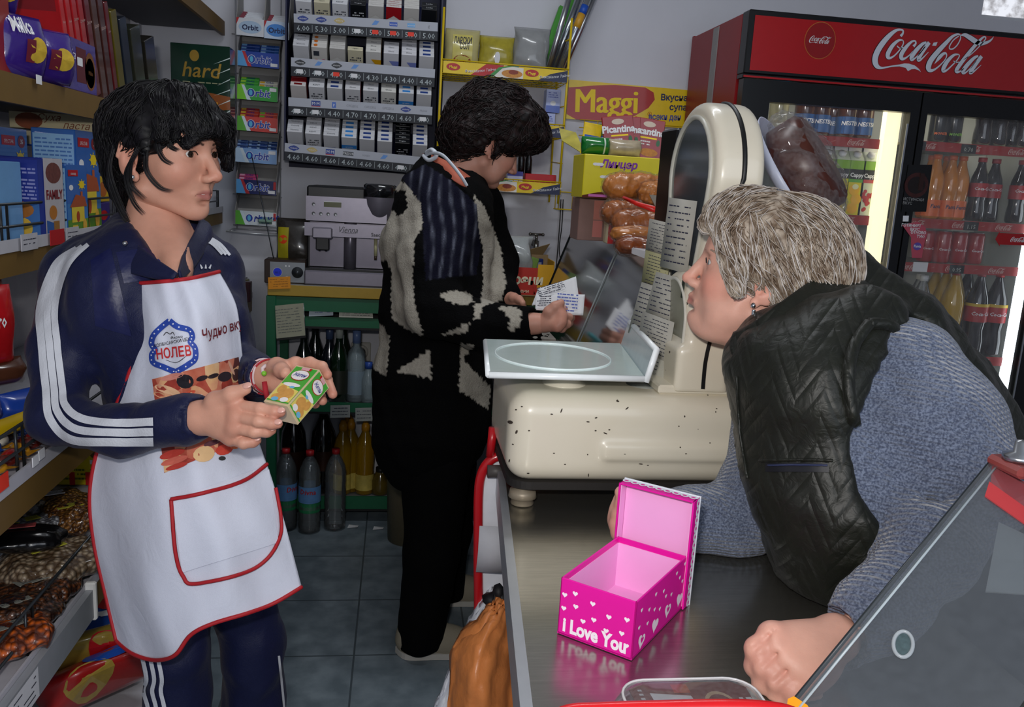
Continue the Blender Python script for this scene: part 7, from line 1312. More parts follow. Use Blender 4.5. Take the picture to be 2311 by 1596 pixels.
def skin_mat(name,tone=1.0):
 M=bpy.data.materials.new(name);M.use_nodes=True;nt=M.node_tree;L=nt.links.new;Pn=nt.nodes['Principled BSDF']
 at=nt.nodes.new('ShaderNodeAttribute');at.attribute_name='Col';tc=nt.nodes.new('ShaderNodeTexCoord')
 no=nt.nodes.new('ShaderNodeTexNoise');no.inputs['Scale'].default_value=60;no.inputs['Detail'].default_value=5;L(tc.outputs['Object'],no.inputs['Vector'])
 mr=nt.nodes.new('ShaderNodeMapRange');mr.inputs[3].default_value=.88*tone;mr.inputs[4].default_value=1.08*tone;L(no.outputs['Fac'],mr.inputs[0])
 mx=nt.nodes.new('ShaderNodeVectorMath');mx.operation='SCALE';L(at.outputs['Color'],mx.inputs[0]);L(mr.outputs[0],mx.inputs['Scale']);L(mx.outputs[0],Pn.inputs['Base Color'])
 Pn.inputs['Roughness'].default_value=.48;Pn.inputs['Subsurface Weight'].default_value=.12;Pn.inputs['Subsurface Radius'].default_value=(.006,.0025,.0015);Pn.inputs['Specular IOR Level'].default_value=.35
 nb=nt.nodes.new('ShaderNodeTexNoise');nb.inputs['Scale'].default_value=420;L(tc.outputs['Object'],nb.inputs['Vector'])
 bp=nt.nodes.new('ShaderNodeBump');bp.inputs['Strength'].default_value=.18;bp.inputs['Distance'].default_value=.001;L(nb.outputs['Fac'],bp.inputs['Height']);L(bp.outputs[0],Pn.inputs['Normal'])
 return M
def cloth_mat(name,h,r=.7,attr=False,bump=.35,bs=60,fine=700,sheen=.2,spec=.3,n=.15):
 """woven cloth: soft wrinkles plus a fine weave"""
 M=bpy.data.materials.new(name);M.use_nodes=True;nt=M.node_tree;L=nt.links.new;Pn=nt.nodes['Principled BSDF'];tc=nt.nodes.new('ShaderNodeTexCoord')
 no=nt.nodes.new('ShaderNodeTexNoise');no.inputs['Scale'].default_value=fine*.5;L(tc.outputs['Object'],no.inputs['Vector'])
 mr=nt.nodes.new('ShaderNodeMapRange');mr.inputs[3].default_value=1-n;mr.inputs[4].default_value=1+n;L(no.outputs['Fac'],mr.inputs[0])
 mx=nt.nodes.new('ShaderNodeVectorMath');mx.operation='SCALE'
 if attr:
  at=nt.nodes.new('ShaderNodeAttribute');at.attribute_name='Col';L(at.outputs['Color'],mx.inputs[0])
 else:mx.inputs[0].default_value=lin(h)
 L(mr.outputs[0],mx.inputs['Scale']);L(mx.outputs[0],Pn.inputs['Base Color']);Pn.inputs['Roughness'].default_value=r;Pn.inputs['Sheen Weight'].default_value=sheen;Pn.inputs['Specular IOR Level'].default_value=spec
 n1=nt.nodes.new('ShaderNodeTexNoise');n1 .inputs['Scale'].default_value=bs;n1 .inputs['Detail'].default_value=3;n1 .inputs['Distortion'].default_value=1.2;L(tc.outputs['Object'],n1 .inputs['Vector'])
 n2=nt.nodes.new('ShaderNodeTexNoise');n2 .inputs['Scale'].default_value=fine;L(tc.outputs['Object'],n2 .inputs['Vector'])
 ad=nt.nodes.new('ShaderNodeMath');ad.operation='MULTIPLY_ADD';ad.inputs[1].default_value=.25;L(n2 .outputs['Fac'],ad.inputs[0]);L(n1 .outputs['Fac'],ad.inputs[2])
 bp=nt.nodes.new('ShaderNodeBump');bp.inputs['Strength'].default_value=bump;bp.inputs['Distance'].default_value=.006;L(ad.outputs[0],bp.inputs['Height']);L(bp.outputs[0],Pn.inputs['Normal'])
 return M
def hframe(px,py,d,a,pitch=0,roll=0,s=1.0):
 """head/torso frame: origin at a pixel and depth; a = degrees turned from facing the viewer towards image right"""
 c=P(px,py,d);v=(c-CAM);v.z=0;v.normalize();pr=Vector((v.y,-v.x,0));a=radians(a)
 f=(-v*cos(a)+pr*sin(a)).normalized();l=UP.cross(f);u=UP.copy();p=radians(pitch)
 f,u=f*cos(p)+u*sin(p),u*cos(p)-f*sin(p);q=radians(roll);l,u=l*cos(q)+u*sin(q),u*cos(q)-l*sin(q)
 return c,np.array([[f.x,l.x,u.x],[f.y,l.y,u.y],[f.z,l.z,u.z]]),s
class Loc:
 def __init__(s,fr):s.c=np.array(fr[0]);s.R=fr[1];s.s=fr[2]*.001
 def __call__(s,x,y,z):return s.c+s.R@np.array((x,y,z),float)*s.s
 def inv(s,V):return((V-s.c)@s.R)/s.s
def head_sdf(fr,h=.002,old=0,mf=0,open_m=1.5,neck=(-34,0,-150),neck_r=(50,54),heavy=0):
 L=Loc(fr);s=L.s;R=L.R
 lo=np.min([L(x,y,z)for x in(-150,150)for y in(-110,110)for z in(-160,140)],0);hi=np.max([L(x,y,z)for x in(-150,150)for y in(-110,110)for z in(-160,140)],0)
 S=SDF(lo,hi,h);E=lambda c,r,k,op='u',RR=R:S.ell(L(*c),np.array(r)*s,RR,k*s,op);K=lambda a,b,ra,rb,k,op='u':S.cone(L(*a),L(*b),ra*s,rb*s,k*s,op)
 E((-12,0,38),(92,73,76),10);E((28,0,46),(58,62,52),30);E((36,0,-15),(46,56,62),30)
 for g in(-1,1):
  K((-2,g*49,-50),(54,g*13,-84),15+heavy*6,13+heavy*3,22);E((54,g*38,-18-old*6),(23,21,20+old*8),26)
  if old:E((44,g*34,-62),(20,20,22),24)
 E((65+mf,0,-85),(16,17,14),14);E((61+mf,0,-50),(22,29,28),18)
 if heavy:E((30,0,-96),(40,38,18),30)
 K((78,-26,27),(78,26,27),7,7,16)
 for g in(-1,1):E((90,g*31,9),(14,17,10),10,'s')
 K((82,0,20),(102,0,-24),6.5,9,9);E((104,0,-27),(9.5,9.5,8),6)
 for g in(-1,1):E((93,g*10.5,-31),(11,7.5,7),5)
 for g in(-1,1):E((99,g*6,-38),(5,3,4.5),2,'s')
 E((80,0,-42),(6,4,9),8)
 for p,q,r0,r1 in(((75,-22,-56.5),(84,0,-52),2.8,4.4),((84,0,-52),(75,22,-56.5),4.4,2.8),((74,-19,-59.5),(82.5,0,-62.5),3,5.2),((82.5,0,-62.5),(74,19,-59.5),5.2,3)):K((p[0]+mf,p[1],p[2]),(q[0]+mf,q[1],q[2]),r0,r1,5)
 K((76+mf,-22,-57.6),(91+mf,0,-57.2),open_m,open_m*1.3,1.5,'s');K((91+mf,0,-57.2),(76+mf,22,-57.6),open_m*1.3,open_m,1.5,'s')
 E((80+mf,0,-71),(7,18,4),6,'s')
 for g in(-1,1):
  E((70,g*31,9),(14.2,14.2,13.6),4)
  E((85,g*33,9),(9,14,6.0-old*1.8),1.2,'s')
  Rt=R@np.array([[cos(.25),0,sin(.25)],[0,1,0],[-sin(.25),0,cos(.25)]])
  E((-8,g*73,0),(18,7,31),4,'u',Rt);E((-3,g*80,4),(9,6,18),5,'s',Rt);E((0,g*76,-8),(6,6,8),3,'s');E((1,g*71,-29),(8,5,9),4)
  K((-14,g*79,26),(-25,g*78,2),3.2,3,2);K((-14,g*79,26),(4,g*76,22),3.2,2.6,2)
 K((-16,0,-45),neck,neck_r[0],neck_r[1],20)
 return S,L
def face_color(L,V,base,lip,blush=.12,brow=None):
 Q=L.inv(V);c=np.tile(np.array(lin(base)),(len(V),1));lc=np.array(lin(lip))
 def blend(c,w,col):return c*(1-w[:,None])+np.array(col)*w[:,None]
 g=lambda p,r:np.clip(1-(((Q-np.array(p))/np.array(r))**2).sum(1),0,1)
 red=np.array(lin(base))*np.array((1.05,.78,.76))
 for y in(-1,1):c=blend(c,g((62,y*44,-22),(40,28,30))*blush*4,red);c=blend(c,g((0,y*76,0),(30,20,40))*.5,red)
 c=blend(c,g((106,0,-28),(20,18,16))*.5,red)
 m=np.clip(1.5-(((Q[:,0]-82)/20)**2+(Q[:,1]/24)**2*1.0+((Q[:,2]+57.5)/10.5)**2)*1.5,0,1)*(Q[:,0]>70);c=blend(c,m*.85,lc)
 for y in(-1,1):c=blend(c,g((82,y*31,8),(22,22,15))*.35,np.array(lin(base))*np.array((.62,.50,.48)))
 if brow is not None:
  for y in(-1,1):
   for t in np.linspace(0,1,9):
    w=g((88-16*t**2,y*(14+34*t),25+6*sin(t*2.2)-2*t),(14,4.2,2.9-1.2*t));c=blend(c,np.clip(w*1.4,0,.85),lin(brow))
 return c
def eyes(person,L,iris='#2a1a10',sides=(-1,1),look=(1,0,0)):
 for g in sides:
  e_=MB();e_.tube([L(86.3-.012*(t*13)**2*1.0,g*32+t*12.5,9+5.6*(1-t*t)-.6)for t in[k/8-1 for k in range(17)]],.0009*L.s*1000,mt('#120d0c',.6),5);e_.build('eyelash',person,world=True)
  b=MB();c=L(70,g*31,9);r=12.3*L.s;lk=Vector(L.R@np.array(look)).normalized();M=Matrix.Translation(c)@lk.to_track_quat('Z','Y').to_matrix().to_4x4()
  wm,im,pm=mt('#cfccc8',.15,n=.03),mt(iris,.12,n=.2,ns=900),mt('#050505',.08)
  pr=[(r*sin(pi*i/24),-r*cos(pi*i/24))for i in range(25)]
  b.lathe(pr[:21],wm,24,M,cap=False);b.lathe([(a*1.002,z)for a,z in pr[20:24]],im,24,M,cap=False);b.lathe([(a,z*1.003)for a,z in pr[23:]],pm,24,M,cap=False);b.build('eye',person,world=True)
def comb(mb,V,Q,L,field,n,step,k,r,mat,sel=None,lift=(0,.003),seed=1,jit=.25,sides=3):
 """lay n tapered strands over a surface, following a direction field given in head space"""
 rr=random.Random(seed);B=bvh(V,Q);idx=range(len(V))if sel is None else np.nonzero(sel(L.inv(V)))[0].tolist()
 if not len(idx):return
 idx=list(idx)
 for _ in range(n):
  p=Vector(V[rr.choice(idx)]);pts=[];jx=Vector((rr.gauss(0,jit),rr.gauss(0,jit),rr.gauss(0,jit)));lf=rr.uniform(*lift)
  for i in range(k):
   q=L.inv(np.array(p));d=Vector(L.R@np.array(field(q))).normalized()+jx
   l,nn,_i,_d=B.find_nearest(p)
   if l is None:break
   d=d-nn*d.dot(nn)
   if d.length<1e-5:break
   pts.append(l+nn*(lf*(.4+.6*sin(pi*min(1,(i+1)/k*.9)))));p=l+d.normalized()*step
  if len(pts)>2:mb.tube(pts,[r*(.5+.5*sin(pi*(i+.6)/(len(pts)+.2)))for i in range(len(pts))],mat,sides,cap=False)
def hair_mat(name,h,h2,r=.42):
 M=bpy.data.materials.new(name);M.use_nodes=True;nt=M.node_tree;L=nt.links.new;Pn=nt.nodes['Principled BSDF'];tc=nt.nodes.new('ShaderNodeTexCoord')
 no=nt.nodes.new('ShaderNodeTexNoise');no.inputs['Scale'].default_value=75;no.inputs['Detail'].default_value=5;L(tc.outputs['Object'],no.inputs['Vector'])
 cr=nt.nodes.new('ShaderNodeValToRGB');cr.color_ramp.elements[0].position=.36;cr.color_ramp.elements[1].position=.66;cr.color_ramp.elements[0].color=(*lin(h),1);cr.color_ramp.elements[1].color=(*lin(h2),1)
 L(no.outputs['Fac'],cr.inputs[0]);L(cr.outputs[0],Pn.inputs['Base Color']);Pn.inputs['Roughness'].default_value=r;Pn.inputs['Specular IOR Level'].default_value=.35
 return M
def hand(S,wrist,knuck,fingers,thumb,pr=.016,fr=(.0095,.0085,.0075),tr=(.013,.0105,.0085),wr=.024,flat=None):
 """wrist point, knuckle points, finger chains (each starts at its knuckle), thumb chain"""
 for k in knuck:S.cone(wrist,k,wr*.72,pr*.8,.012)
 for a,b in zip(knuck,knuck[1:]):S.cone(a,b,pr*.74,pr*.72,.008)
 for ch in fingers:
  n=len(ch);rs=[fr[0]*1.06,fr[0],fr[1],fr[2],fr[2]][:n]
  S.chain(ch,rs,.002)
  for p in ch[1:-1]:S.ell(p,(fr[0]*1.02,)*3,None,.003)
 S.chain([wrist]+thumb,[wr*.6]+list(tr)[:len(thumb)]+[tr[-1]]*max(0,len(thumb)-3),.007)
def bounds(pts,m):a=np.array([list(p)for p in pts]);return a.min(0)-m,a.max(0)+m
def joinm(parts):
 Vs,Qs,Cs,o=[],[],[],0
 for V,Q,C in parts:Vs.append(V);Qs.append(Q+o);Cs.append(C);o+=len(V)
 return np.concatenate(Vs),np.concatenate(Qs),np.concatenate(Cs)
def flatc(V,h,pts=(),red='#b0604e',rad=.012):
 c=np.tile(np.array(lin(h)),(len(V),1));r=np.array(lin(red))
 for p in pts:
  w=np.clip(1-np.linalg.norm(V-np.array(p),axis=1)/rad,0,1)*.6;c=c*(1-w[:,None])+r*w[:,None]
 return c
def nails(person,spots,mat):
 for p,d,n_,r in spots:
  b=MB();d=Vector(d).normalized();n_=(Vector(n_)-d*Vector(n_).dot(d)).normalized();s=d.cross(n_);M=Matrix(((d.x,s.x,n_.x,p[0]),(d.y,s.y,n_.y,p[1]),(d.z,s.z,n_.z,p[2]),(0,0,0,1)))
  b.sphere((0,0,0),(r*.95,r*.7,r*.28),mat,10,6,M);b.build('fingernail',person,world=True)
SKIN1,SKIN2,SKIN3='#d49d86','#cb9480','#d9a592'
HF=hframe(368,358,1.40,51,1,2,.98)
C1=thing('person','woman with black hair in navy tracksuit and white apron, holding biscuits','person',(P(380,1500,1.42).x,P(380,1500,1.42).y,0),0)
skm=skin_mat('skin_warm')
S,HL=head_sdf(HF,.002,neck=(-40,0,-165),neck_r=(43,46));Vh,Qh=S.mesh(1);ch_=face_color(HL,Vh,SKIN1,'#a5605c',.10,'#171010')
wr=P(452,943,1.225);kn=[P(534,915,1.195),P(535,941,1.188),P(531,966,1.19),P(521,989,1.20)]
fg=[[kn[0],P(588,923,1.178),P(620,929,1.176),P(634,931,1.178)],[kn[1],P(583,951,1.172),P(613,956,1.172),P(627,957,1.174)],[kn[2],P(574,975,1.178),P(602,974,1.18),P(613,971,1.183)],[kn[3],P(550,1000,1.19),P(570,997,1.193),P(579,994,1.196)]]
thb=[P(486,906,1.205),P(522,890,1.19),P(554,878,1.187)]
lo,hi=bounds([wr]+[p for f_ in fg for p in f_]+thb,.035);S=SDF(lo,hi,.0022);hand(S,wr,kn,fg,thb,pr=.0135,fr=(.0085,.0078,.0070),tr=(.0135,.0108,.0085))
S.cone(P(420,946,1.245),wr,.026,.024,.01);Va,Qa=S.mesh(1);ca=flatc(Va,SKIN1,[f_[-1]for f_ in fg]+kn,rad=.02)
wl=P(606,850,1.340);kl=[P(668,822,1.315),P(662,838,1.325),P(660,855,1.330),P(652,872,1.330)]
fl_=[[kl[0],P(700,818,1.305),P(727,828,1.295),P(739,846,1.275)],[kl[1],P(705,838,1.315),P(738,858,1.300),P(751,890,1.275)],[kl[2],P(700,872,1.325),P(722,895,1.305),P(728,905,1.290)],[kl[3],P(688,890,1.325),P(705,905,1.310),P(712,912,1.300)]]
tl_=[P(625,828,1.310),P(636,836,1.278),P(644,842,1.262)]
lo,hi=bounds([wl]+[p for f_ in fl_ for p in f_]+tl_,.035);S=SDF(lo,hi,.0022);hand(S,wl,kl,fl_,tl_,pr=.014,fr=(.0085,.008,.0073),tr=(.014,.011,.0088))
S.cone(P(585,850,1.365),wl,.025,.024,.01);S.ell(P(625,862,1.325),(.018,.018,.018),None,.012);Vb,Qb=S.mesh(1);cb=flatc(Vb,SKIN1,[f_[-1]for f_ in fl_],rad=.02)
TF=hframe(360,800,1.43,42);TL=Loc(TF);TR=TF[1]
def tp(px,py,d):return np.array(P(px,py,d))
RA=[(172,640,1.40),(136,790,1.36),(126,942,1.315),(270,974,1.27),(400,950,1.242),(443,943,1.234)];RAr=[.056,.043,.038,.035,.033,.033]
LA=[(475,622,1.52),(502,760,1.51),(522,845,1.46),(565,850,1.42),(596,850,1.358)];LAr=[.054,.047,.044,.038,.034]
BODY=[((352,605,1.44),(.085,.145,.085)),((350,690,1.44),(.105,.155,.13)),((385,860,1.45),(.09,.12,.15)),((418,1030,1.475),(.10,.11,.13)),((425,1130,1.475),(.10,.12,.10))]
LEGS=[[(370,1170,1.46),(398,1480,1.43)],[(475,1160,1.50),(578,1440,1.52)]]
kz=[P(398,1480,1.43),P(572,1440,1.52)]
S=SDF(*bounds([P(60,480,1.5),P(660,1500,1.3),P(60,500,1.2),(kz[0].x-.1,kz[0].y,.0),(kz[1].x+.1,kz[1].y+.1,0.)],.12),.010)
for c,r in BODY:S.ell(tp(*c),np.array(r)*.86,TR,.03)
S.chain([tp(*p)for p in RA],[r*.72 for r in RAr],.01);S.chain([tp(*p)for p in LA],[r*.72 for r in LAr],.01);S.cone(HL(-20,0,-70),tp(360,590,1.43),.044,.06,.03);S.cone(tp(378,535,1.41),tp(400,610,1.345),.036,.026,.02)
for lg,k in zip(LEGS,kz):S.chain([tp(*lg[0]),np.array(k),np.array((k.x,k.y+.02,.06))],[.07,.045,.035],.02)
Vc,Qc=S.mesh(1)
V,Q,C=joinm([(Vh,Qh,ch_),(Va,Qa,ca),(Vb,Qb,cb),(Vc,Qc,flatc(Vc,SKIN1))]);npmesh('body',V,Q,skm,C1,col=C);eyes(C1,HL,'#2b1c12',look=(1,-.12,-.05))
b=MB()
for g in(-1,1):b.tube([HL(88.5-13*t*t,g*(13+33*t),24+6*sin(t*2.3))for t in[k/10 for k in range(11)]],[.0016*(1.1-.8*k/10)for k in range(11)],mt('#0c0808',.6),5)
b.build('eyebrow',C1,world=True)
nm=mt('#d9a597',.25,n=.03)
nails(C1,[(fg[i][-1]+UC*.0035-FWD*.0072+RC*.002,RC,-FWD+UC*.5,.0068)for i in range(4)]+[(thb[-1]+UC*.005-FWD*.0062+RC*.004,RC+UC*.3,-FWD+UC*.6,.0078)],nm)
b=MB();tm=mt('#e3e0d8',.25,n=.02);b.sphere(HL(75,0,-56.5),(.009,.014,.0022),tm,14,8);bt=b.build('teeth',C1,world=True)
JM=cloth_mat('navy_tracksuit','#10163a',.55,bump=.35,bs=28,sheen=.05)
S=SDF(*bounds([P(40,460,1.52),P(640,1120,1.3),P(60,1040,1.25),P(470,640,1.62)],.08),.0062)
for c,r in BODY[:4]:S.ell(tp(*c),r,TR,.04)
S.ell(tp(395,745,1.375),(.062,.062,.062),None,.05);S.ell(tp(478,738,1.44),(.062,.062,.062),None,.05)
S.cone(tp(165,612,1.41),tp(330,545,1.46),.045,.05,.04);S.cone(tp(330,545,1.46),tp(470,605,1.52),.05,.042,.04)
S.chain([tp(*p)for p in RA],RAr,.03);S.chain([tp(*p)for p in LA],LAr,.03)
S.cone(tp(378,470,1.39),tp(404,612,1.28),.060,.022,.012,'s');S.cone(tp(372,480,1.42),tp(372,520,1.42),.062,.06,.012,'s')
S.cone(np.array(wr)+(np.array(wr)-tp(400,950,1.242))*.02,tp(520,940,1.20),.0265,.03,.003,'s');S.cone(tp(594,850,1.362),tp(640,850,1.29),.03,.03,.003,'s')
wrinkle(S,.0016,38,3);Vj,Qj=S.mesh(2);JB=bvh(Vj,Qj);JK=npmesh('tracksuit_jacket',Vj,Qj,JM,C1)
b=MB();sm_=mt('#cfd2da',.7,n=.05,b=.2,bs=300)
for dx_,w0 in((0,15),(24,15),(48,16)):
 pth=[(170-dx_*.55+30,553+dx_*.16),(128-dx_*.62+26,600),(112-dx_*.70+14,690+dx_*.1),(116-dx_*.72+14,780),(126-dx_*.74+14,870+dx_*.2),(136-dx_*.72+12,915+dx_*.6),(185-dx_*.5,945+dx_*.95),(260-dx_*.1,955+dx_*.88),(347,952+dx_*.92)]
 dribbon(b,JB,pth,[9,13,w0+1,w0+1,w0+1,w0+2,w0+2,w0+2,w0+3],sm_,70,.0016,3)
for k in range(3):dribbon(b,JB,[(452+k*9,540-k*2),(478+k*9,552),(500+k*9,575+k)],6,sm_,20,.0016)
for k,dx_ in enumerate((-8,0,8)):dribbon(b,JB,[(463+dx_,607),(463+dx_*1.5,598)],[5,2],sm_,6,.0014)
b.build('jacket_stripe',JK,world=True)
b=MB();SAT=cloth_mat('navy_satin','#0f1544',.42,bump=.3,bs=14,fine=120,sheen=0,spec=.4)
dpoly(b,JB,[(205,588),(250,560),(298,760),(215,735)],SAT,.0012,12,14);dpoly(b,JB,[(262,570),(330,560),(398,622),(280,640)],SAT,.0012,12,10);b.build('satin_panel',JK,world=True)
def collar(pts,name='collar'):
 b=MB();rows=[catmull([P(*p)for p in r],26)for r in pts];g=[catmull([r[i]for r in rows],8)for i in range(26)]
 b.grid([[g[i][j]for i in range(26)]for j in range(8)],JM,thick=.004);return b.build(name,JK,world=True)
collar([[(300,500,1.475),(262,492,1.455),(262,520,1.40),(300,545,1.345),(352,585,1.305),(402,618,1.285)],[(296,525,1.48),(238,512,1.455),(228,545,1.395),(275,582,1.332),(335,606,1.297),(396,628,1.283)],[(300,545,1.48),(215,535,1.455),(198,572,1.40),(252,606,1.338),(320,622,1.302),(390,634,1.29)]])
collar([[(420,480,1.49),(448,492,1.47),(440,520,1.43),(420,560,1.36),(406,612,1.287)],[(428,492,1.50),(474,505,1.475),(462,540,1.43),(432,585,1.36),(409,624,1.288)],[(430,520,1.51),(480,528,1.48),(468,560,1.435),(440,602,1.365),(412,630,1.292)]])
b=MB();q_=hit(JB,283,556,.008);b.sphere(q_,(.004,.004,.004),STEEL);b.build('snap_button',JK,world=True)
b=MB();dtube(b,JB,[(352,590),(378,606),(404,628),(412,660)],.0022,mt('#2a3170',.4),20,.004);b.build('zipper',JK,world=True)
S=SDF(*bounds([P(200,1100,1.45),P(640,1100,1.5),(kz[0].x-.1,kz[0].y-.1,.02),(kz[1].x+.1,kz[1].y+.12,.02)],.12),.008)
for c,r in BODY[3:]:S.ell(tp(*c),r,TR,.04)
for lg,k in zip(LEGS,kz):S.chain([tp(*lg[0]),np.array(k),np.array((k.x,k.y+.02,.05))],[.078,.054,.062],.008)
wrinkle(S,.002,26,8);Vt,Qt=S.mesh(2);TB=bvh(Vt,Qt);TRO=npmesh('tracksuit_trousers',Vt,Qt,JM,C1)
b=MB()
for k in range(3):dribbon(b,TB,[(322+k*17,1480),(332+k*17,1530),(326+k*19,1560),(336+k*18,1600),(340+k*18,1660)],9,sm_,24,.0016)
b.build('trouser_stripe',TRO,world=True);b=MB();dribbon(b,TB,[(628,1480),(634,1540),(640,1600),(644,1650)],5,sm_,20,.0016);b.build('trouser_stripe',TRO,world=True)
for k in kz:
 S=SDF((k.x-.15,k.y-.25,-.01),(k.x+.2,k.y+.15,.12),.006);f3=TR[:,0]
 S.cone(np.array((k.x,k.y+.02,.04)),np.array((k.x,k.y+.02,.035))+f3*.15,.042,.034,.02,flat=(0,0,1),ff=.8);S.f=np.maximum(S.f,(.003-S.ax[2])[None,None,:].astype(np.float32));Vs_,Qs_=S.mesh(1);npmesh('shoe',Vs_,Qs_,mt('#1a1c22',.5),C1)
AP=[[(288,641,1.335),(360,636,1.292),(430,628,1.288),(495,613,1.365)],[(300,715,1.325),(370,715,1.275),(455,705,1.275),(533,688,1.37)],[(303,800,1.325),(380,800,1.272),(470,792,1.282),(545,780,1.38)],[(272,892,1.34),(370,895,1.29),(470,885,1.30),(556,872,1.39)],[(225,1000,1.36),(340,1005,1.30),(470,995,1.30),(581,985,1.39)],[(203,1110,1.375),(330,1115,1.295),(480,1100,1.285),(612,1075,1.38)],[(212,1225,1.385),(340,1235,1.295),(500,1205,1.275),(640,1170,1.365)],[(240,1350,1.39),(350,1360,1.30),(510,1310,1.28),(664,1260,1.36)],[(262,1446,1.385),(390,1480,1.30),(530,1392,1.275),(681,1325,1.355)]]
NU,NV=56,72;hem=catmull([(262,1446,0),(300,1476,0),(350,1490,0),(395,1479,0),(430,1434,0),(480,1408,0),(560,1384,0),(620,1361,0),(681,1325,0)],NU)
rows=[catmull(r,NU)for r in AP];rows[-1]=[Vector((h_.x,h_.y,r.z))for h_,r in zip(hem,rows[-1])]
cols=[catmull([r[i]for r in rows],NV)for i in range(NU)]
def apx(u,v):
 x,y=min(max(u,0),1)*(NU-1),min(max(v,0),1)*(NV-1);i,j=min(int(x),NU-2),min(int(y),NV-2);a,c=x-i,y-j
 p=cols[i][j].lerp(cols[i+1][j],a).lerp(cols[i][j+1].lerp(cols[i+1][j+1],a),c)
 fo=max(0,(v-.52)/.48)
 d=p.z+fo*(.010*sin(u*9.5+1.1)*sin(pi*u)+.006*sin(u*21-v*3)*sin(pi*u))+.003*sin(u*13+v*17)*sin(pi*u)+.0022*sin(u*31-v*12)
 return Vector((p.x,p.y,d))
def apr(u,v,o=0):q=apx(u,v);return P(q.x,q.y,q.z-o)
APM=cloth_mat('white_apron_cotton','#d7dbea',.8,bump=.25,bs=22,fine=900,sheen=0,n=.03)
b=MB();gr=[[apr(i/(NU-1),j/(NV-1))for i in range(NU)]for j in range(NV)];b.grid(gr[::-1],APM,thick=.0016)
AO=b.build('apron',C1,world=True);va=np.array([[*p]for r in gr for p in r]);qa=np.array([(i*NU+j,i*NU+j+1,(i+1)*NU+j+1,(i+1)*NU+j)for i in range(NV-1)for j in range(NU-1)]);AB=bvh(va,qa)
b=MB();pm_=mt('#b01a24',.6,n=.1,ns=200)
ed=[apr(u/40,0,.001)for u in range(41)];b.tube(ed,.0034,pm_,6);b.tube([apr(0,v/90,.001)for v in range(91)],.0032,pm_,6);b.tube([apr(u/90,1,.001)for u in range(91)],.0034,pm_,6)
b.tube(catmull([P(246,556,1.338),P(262,598,1.325),apr(0,0,.002)],12),.0034,pm_,6);b.build('piping',AO,world=True)
pk=[(388,1127),(470,1110),(550,1085),(605,1045)];po=pk+[(622,1110),(632,1170),(628,1215),(600,1262),(540,1296),(440,1317),(415,1300),(400,1260),(392,1190),(388,1127)]
b=MB();dtube(b,AB,pk,.0032,pm_,40,.0035);dtube(b,AB,[(605,1045),(622,1110),(632,1170),(628,1215),(600,1262),(545,1294),(440,1317),(415,1300),(400,1260),(392,1190),(388,1127)],.0030,pm_,80,.003)
dpoly(b,AB,[(390,1128),(604,1050),(626,1225),(412,1292)],APM,.0025,16,16);b.build('pocket',AO,world=True)
b=MB();bl_=mt('#2848a8',.6);wt=mt('#e6e8f0',.6);rd=mt('#c42a2e',.6);dkm=mt('#2a2426',.6);mar=mt('#6b1f2a',.6)
sh=[(384,724),(402,738),(428,745),(435,760),(430,772),(440,785),(440,808),(428,820),(404,836),(396,838),(370,828),(348,818),(345,800),(352,790),(344,776),(348,758),(362,742)]
dribbon(b,AB,sh+[sh[0]],13,bl_,90,.0016)
for i in range(30):
 c_=catmull([(x,y,0)for x,y in sh+[sh[0]]],31)[i];ddisc(b,AB,c_.x,c_.y,1.8,1.8,wt,.0024,6)
dtext(b,AB,'НОЛЕВ',394,806,31,rd,-.12,.022,0,.002,sx=.72);dtext(b,AB,'КОЛБАСАРСКИ ЦЕХ',390,776,9.5,dkm,-.2,.01,0,.002,sx=.85);dtext(b,AB,'Фирма',400,764,8,dkm,-.1,0,.2,.002)
dribbon(b,AB,[(371,757),(378,750),(386,754),(392,750),(396,757)],1.6,dkm,16,.002);dribbon(b,AB,[(376,812),(400,818),(420,804)],1,dkm,10,.002)
b.build('printed_badge',AO,world=True);b=MB();dtext(b,AB,'Чудно вкусно',455,768,31,mar,-.30,.012,.35,.002,'LEFT',.62)
b.build('printed_slogan',AO,world=True)
b=MB();fr_=random.Random(11)
def food_mat():
 M=bpy.data.materials.new('printed_food_picture');M.use_nodes=True;nt=M.node_tree;L=nt.links.new;Pn=nt.nodes['Principled BSDF'];tc=nt.nodes.new('ShaderNodeTexCoord')
 vo=nt.nodes.new('ShaderNodeTexVoronoi');vo.inputs['Scale'].default_value=42;L(tc.outputs['Object'],vo.inputs['Vector']);no=nt.nodes.new('ShaderNodeTexNoise');no.inputs['Scale'].default_value=26;no.inputs['Detail'].default_value=4;L(tc.outputs['Object'],no.inputs['Vector'])
 ad=nt.nodes.new('ShaderNodeMix');ad.data_type='RGBA';ad.inputs[0].default_value=.5;L(vo.outputs['Color'],ad.inputs[6]);L(no.outputs['Fac'],ad.inputs[7])
 sp=nt.nodes.new('ShaderNodeSeparateColor');L(ad.outputs[2],sp.inputs[0]);cr=nt.nodes.new('ShaderNodeValToRGB');e=cr.color_ramp.elements
 e[0].position=.22;e[0].color=(*lin('#5d2a26'),1);e[1].position=.8;e[1].color=(*lin('#e8c8a0'),1)
 for p_,h_ in((.36,'#a83a2c'),(.48,'#c86a50'),(.58,'#d98f74'),(.68,'#e3b27c')):
  k=e.new(p_);k.color=(*lin(h_),1)
 L(sp.outputs[0],cr.inputs[0]);L(cr.outputs[0],Pn.inputs['Base Color']);Pn.inputs['Roughness'].default_value=.75
 return M
fmt=food_mat();dpoly(b,AB,[(345,856),(548,803),(572,985),(372,1068)],fmt,.0014,18,16)
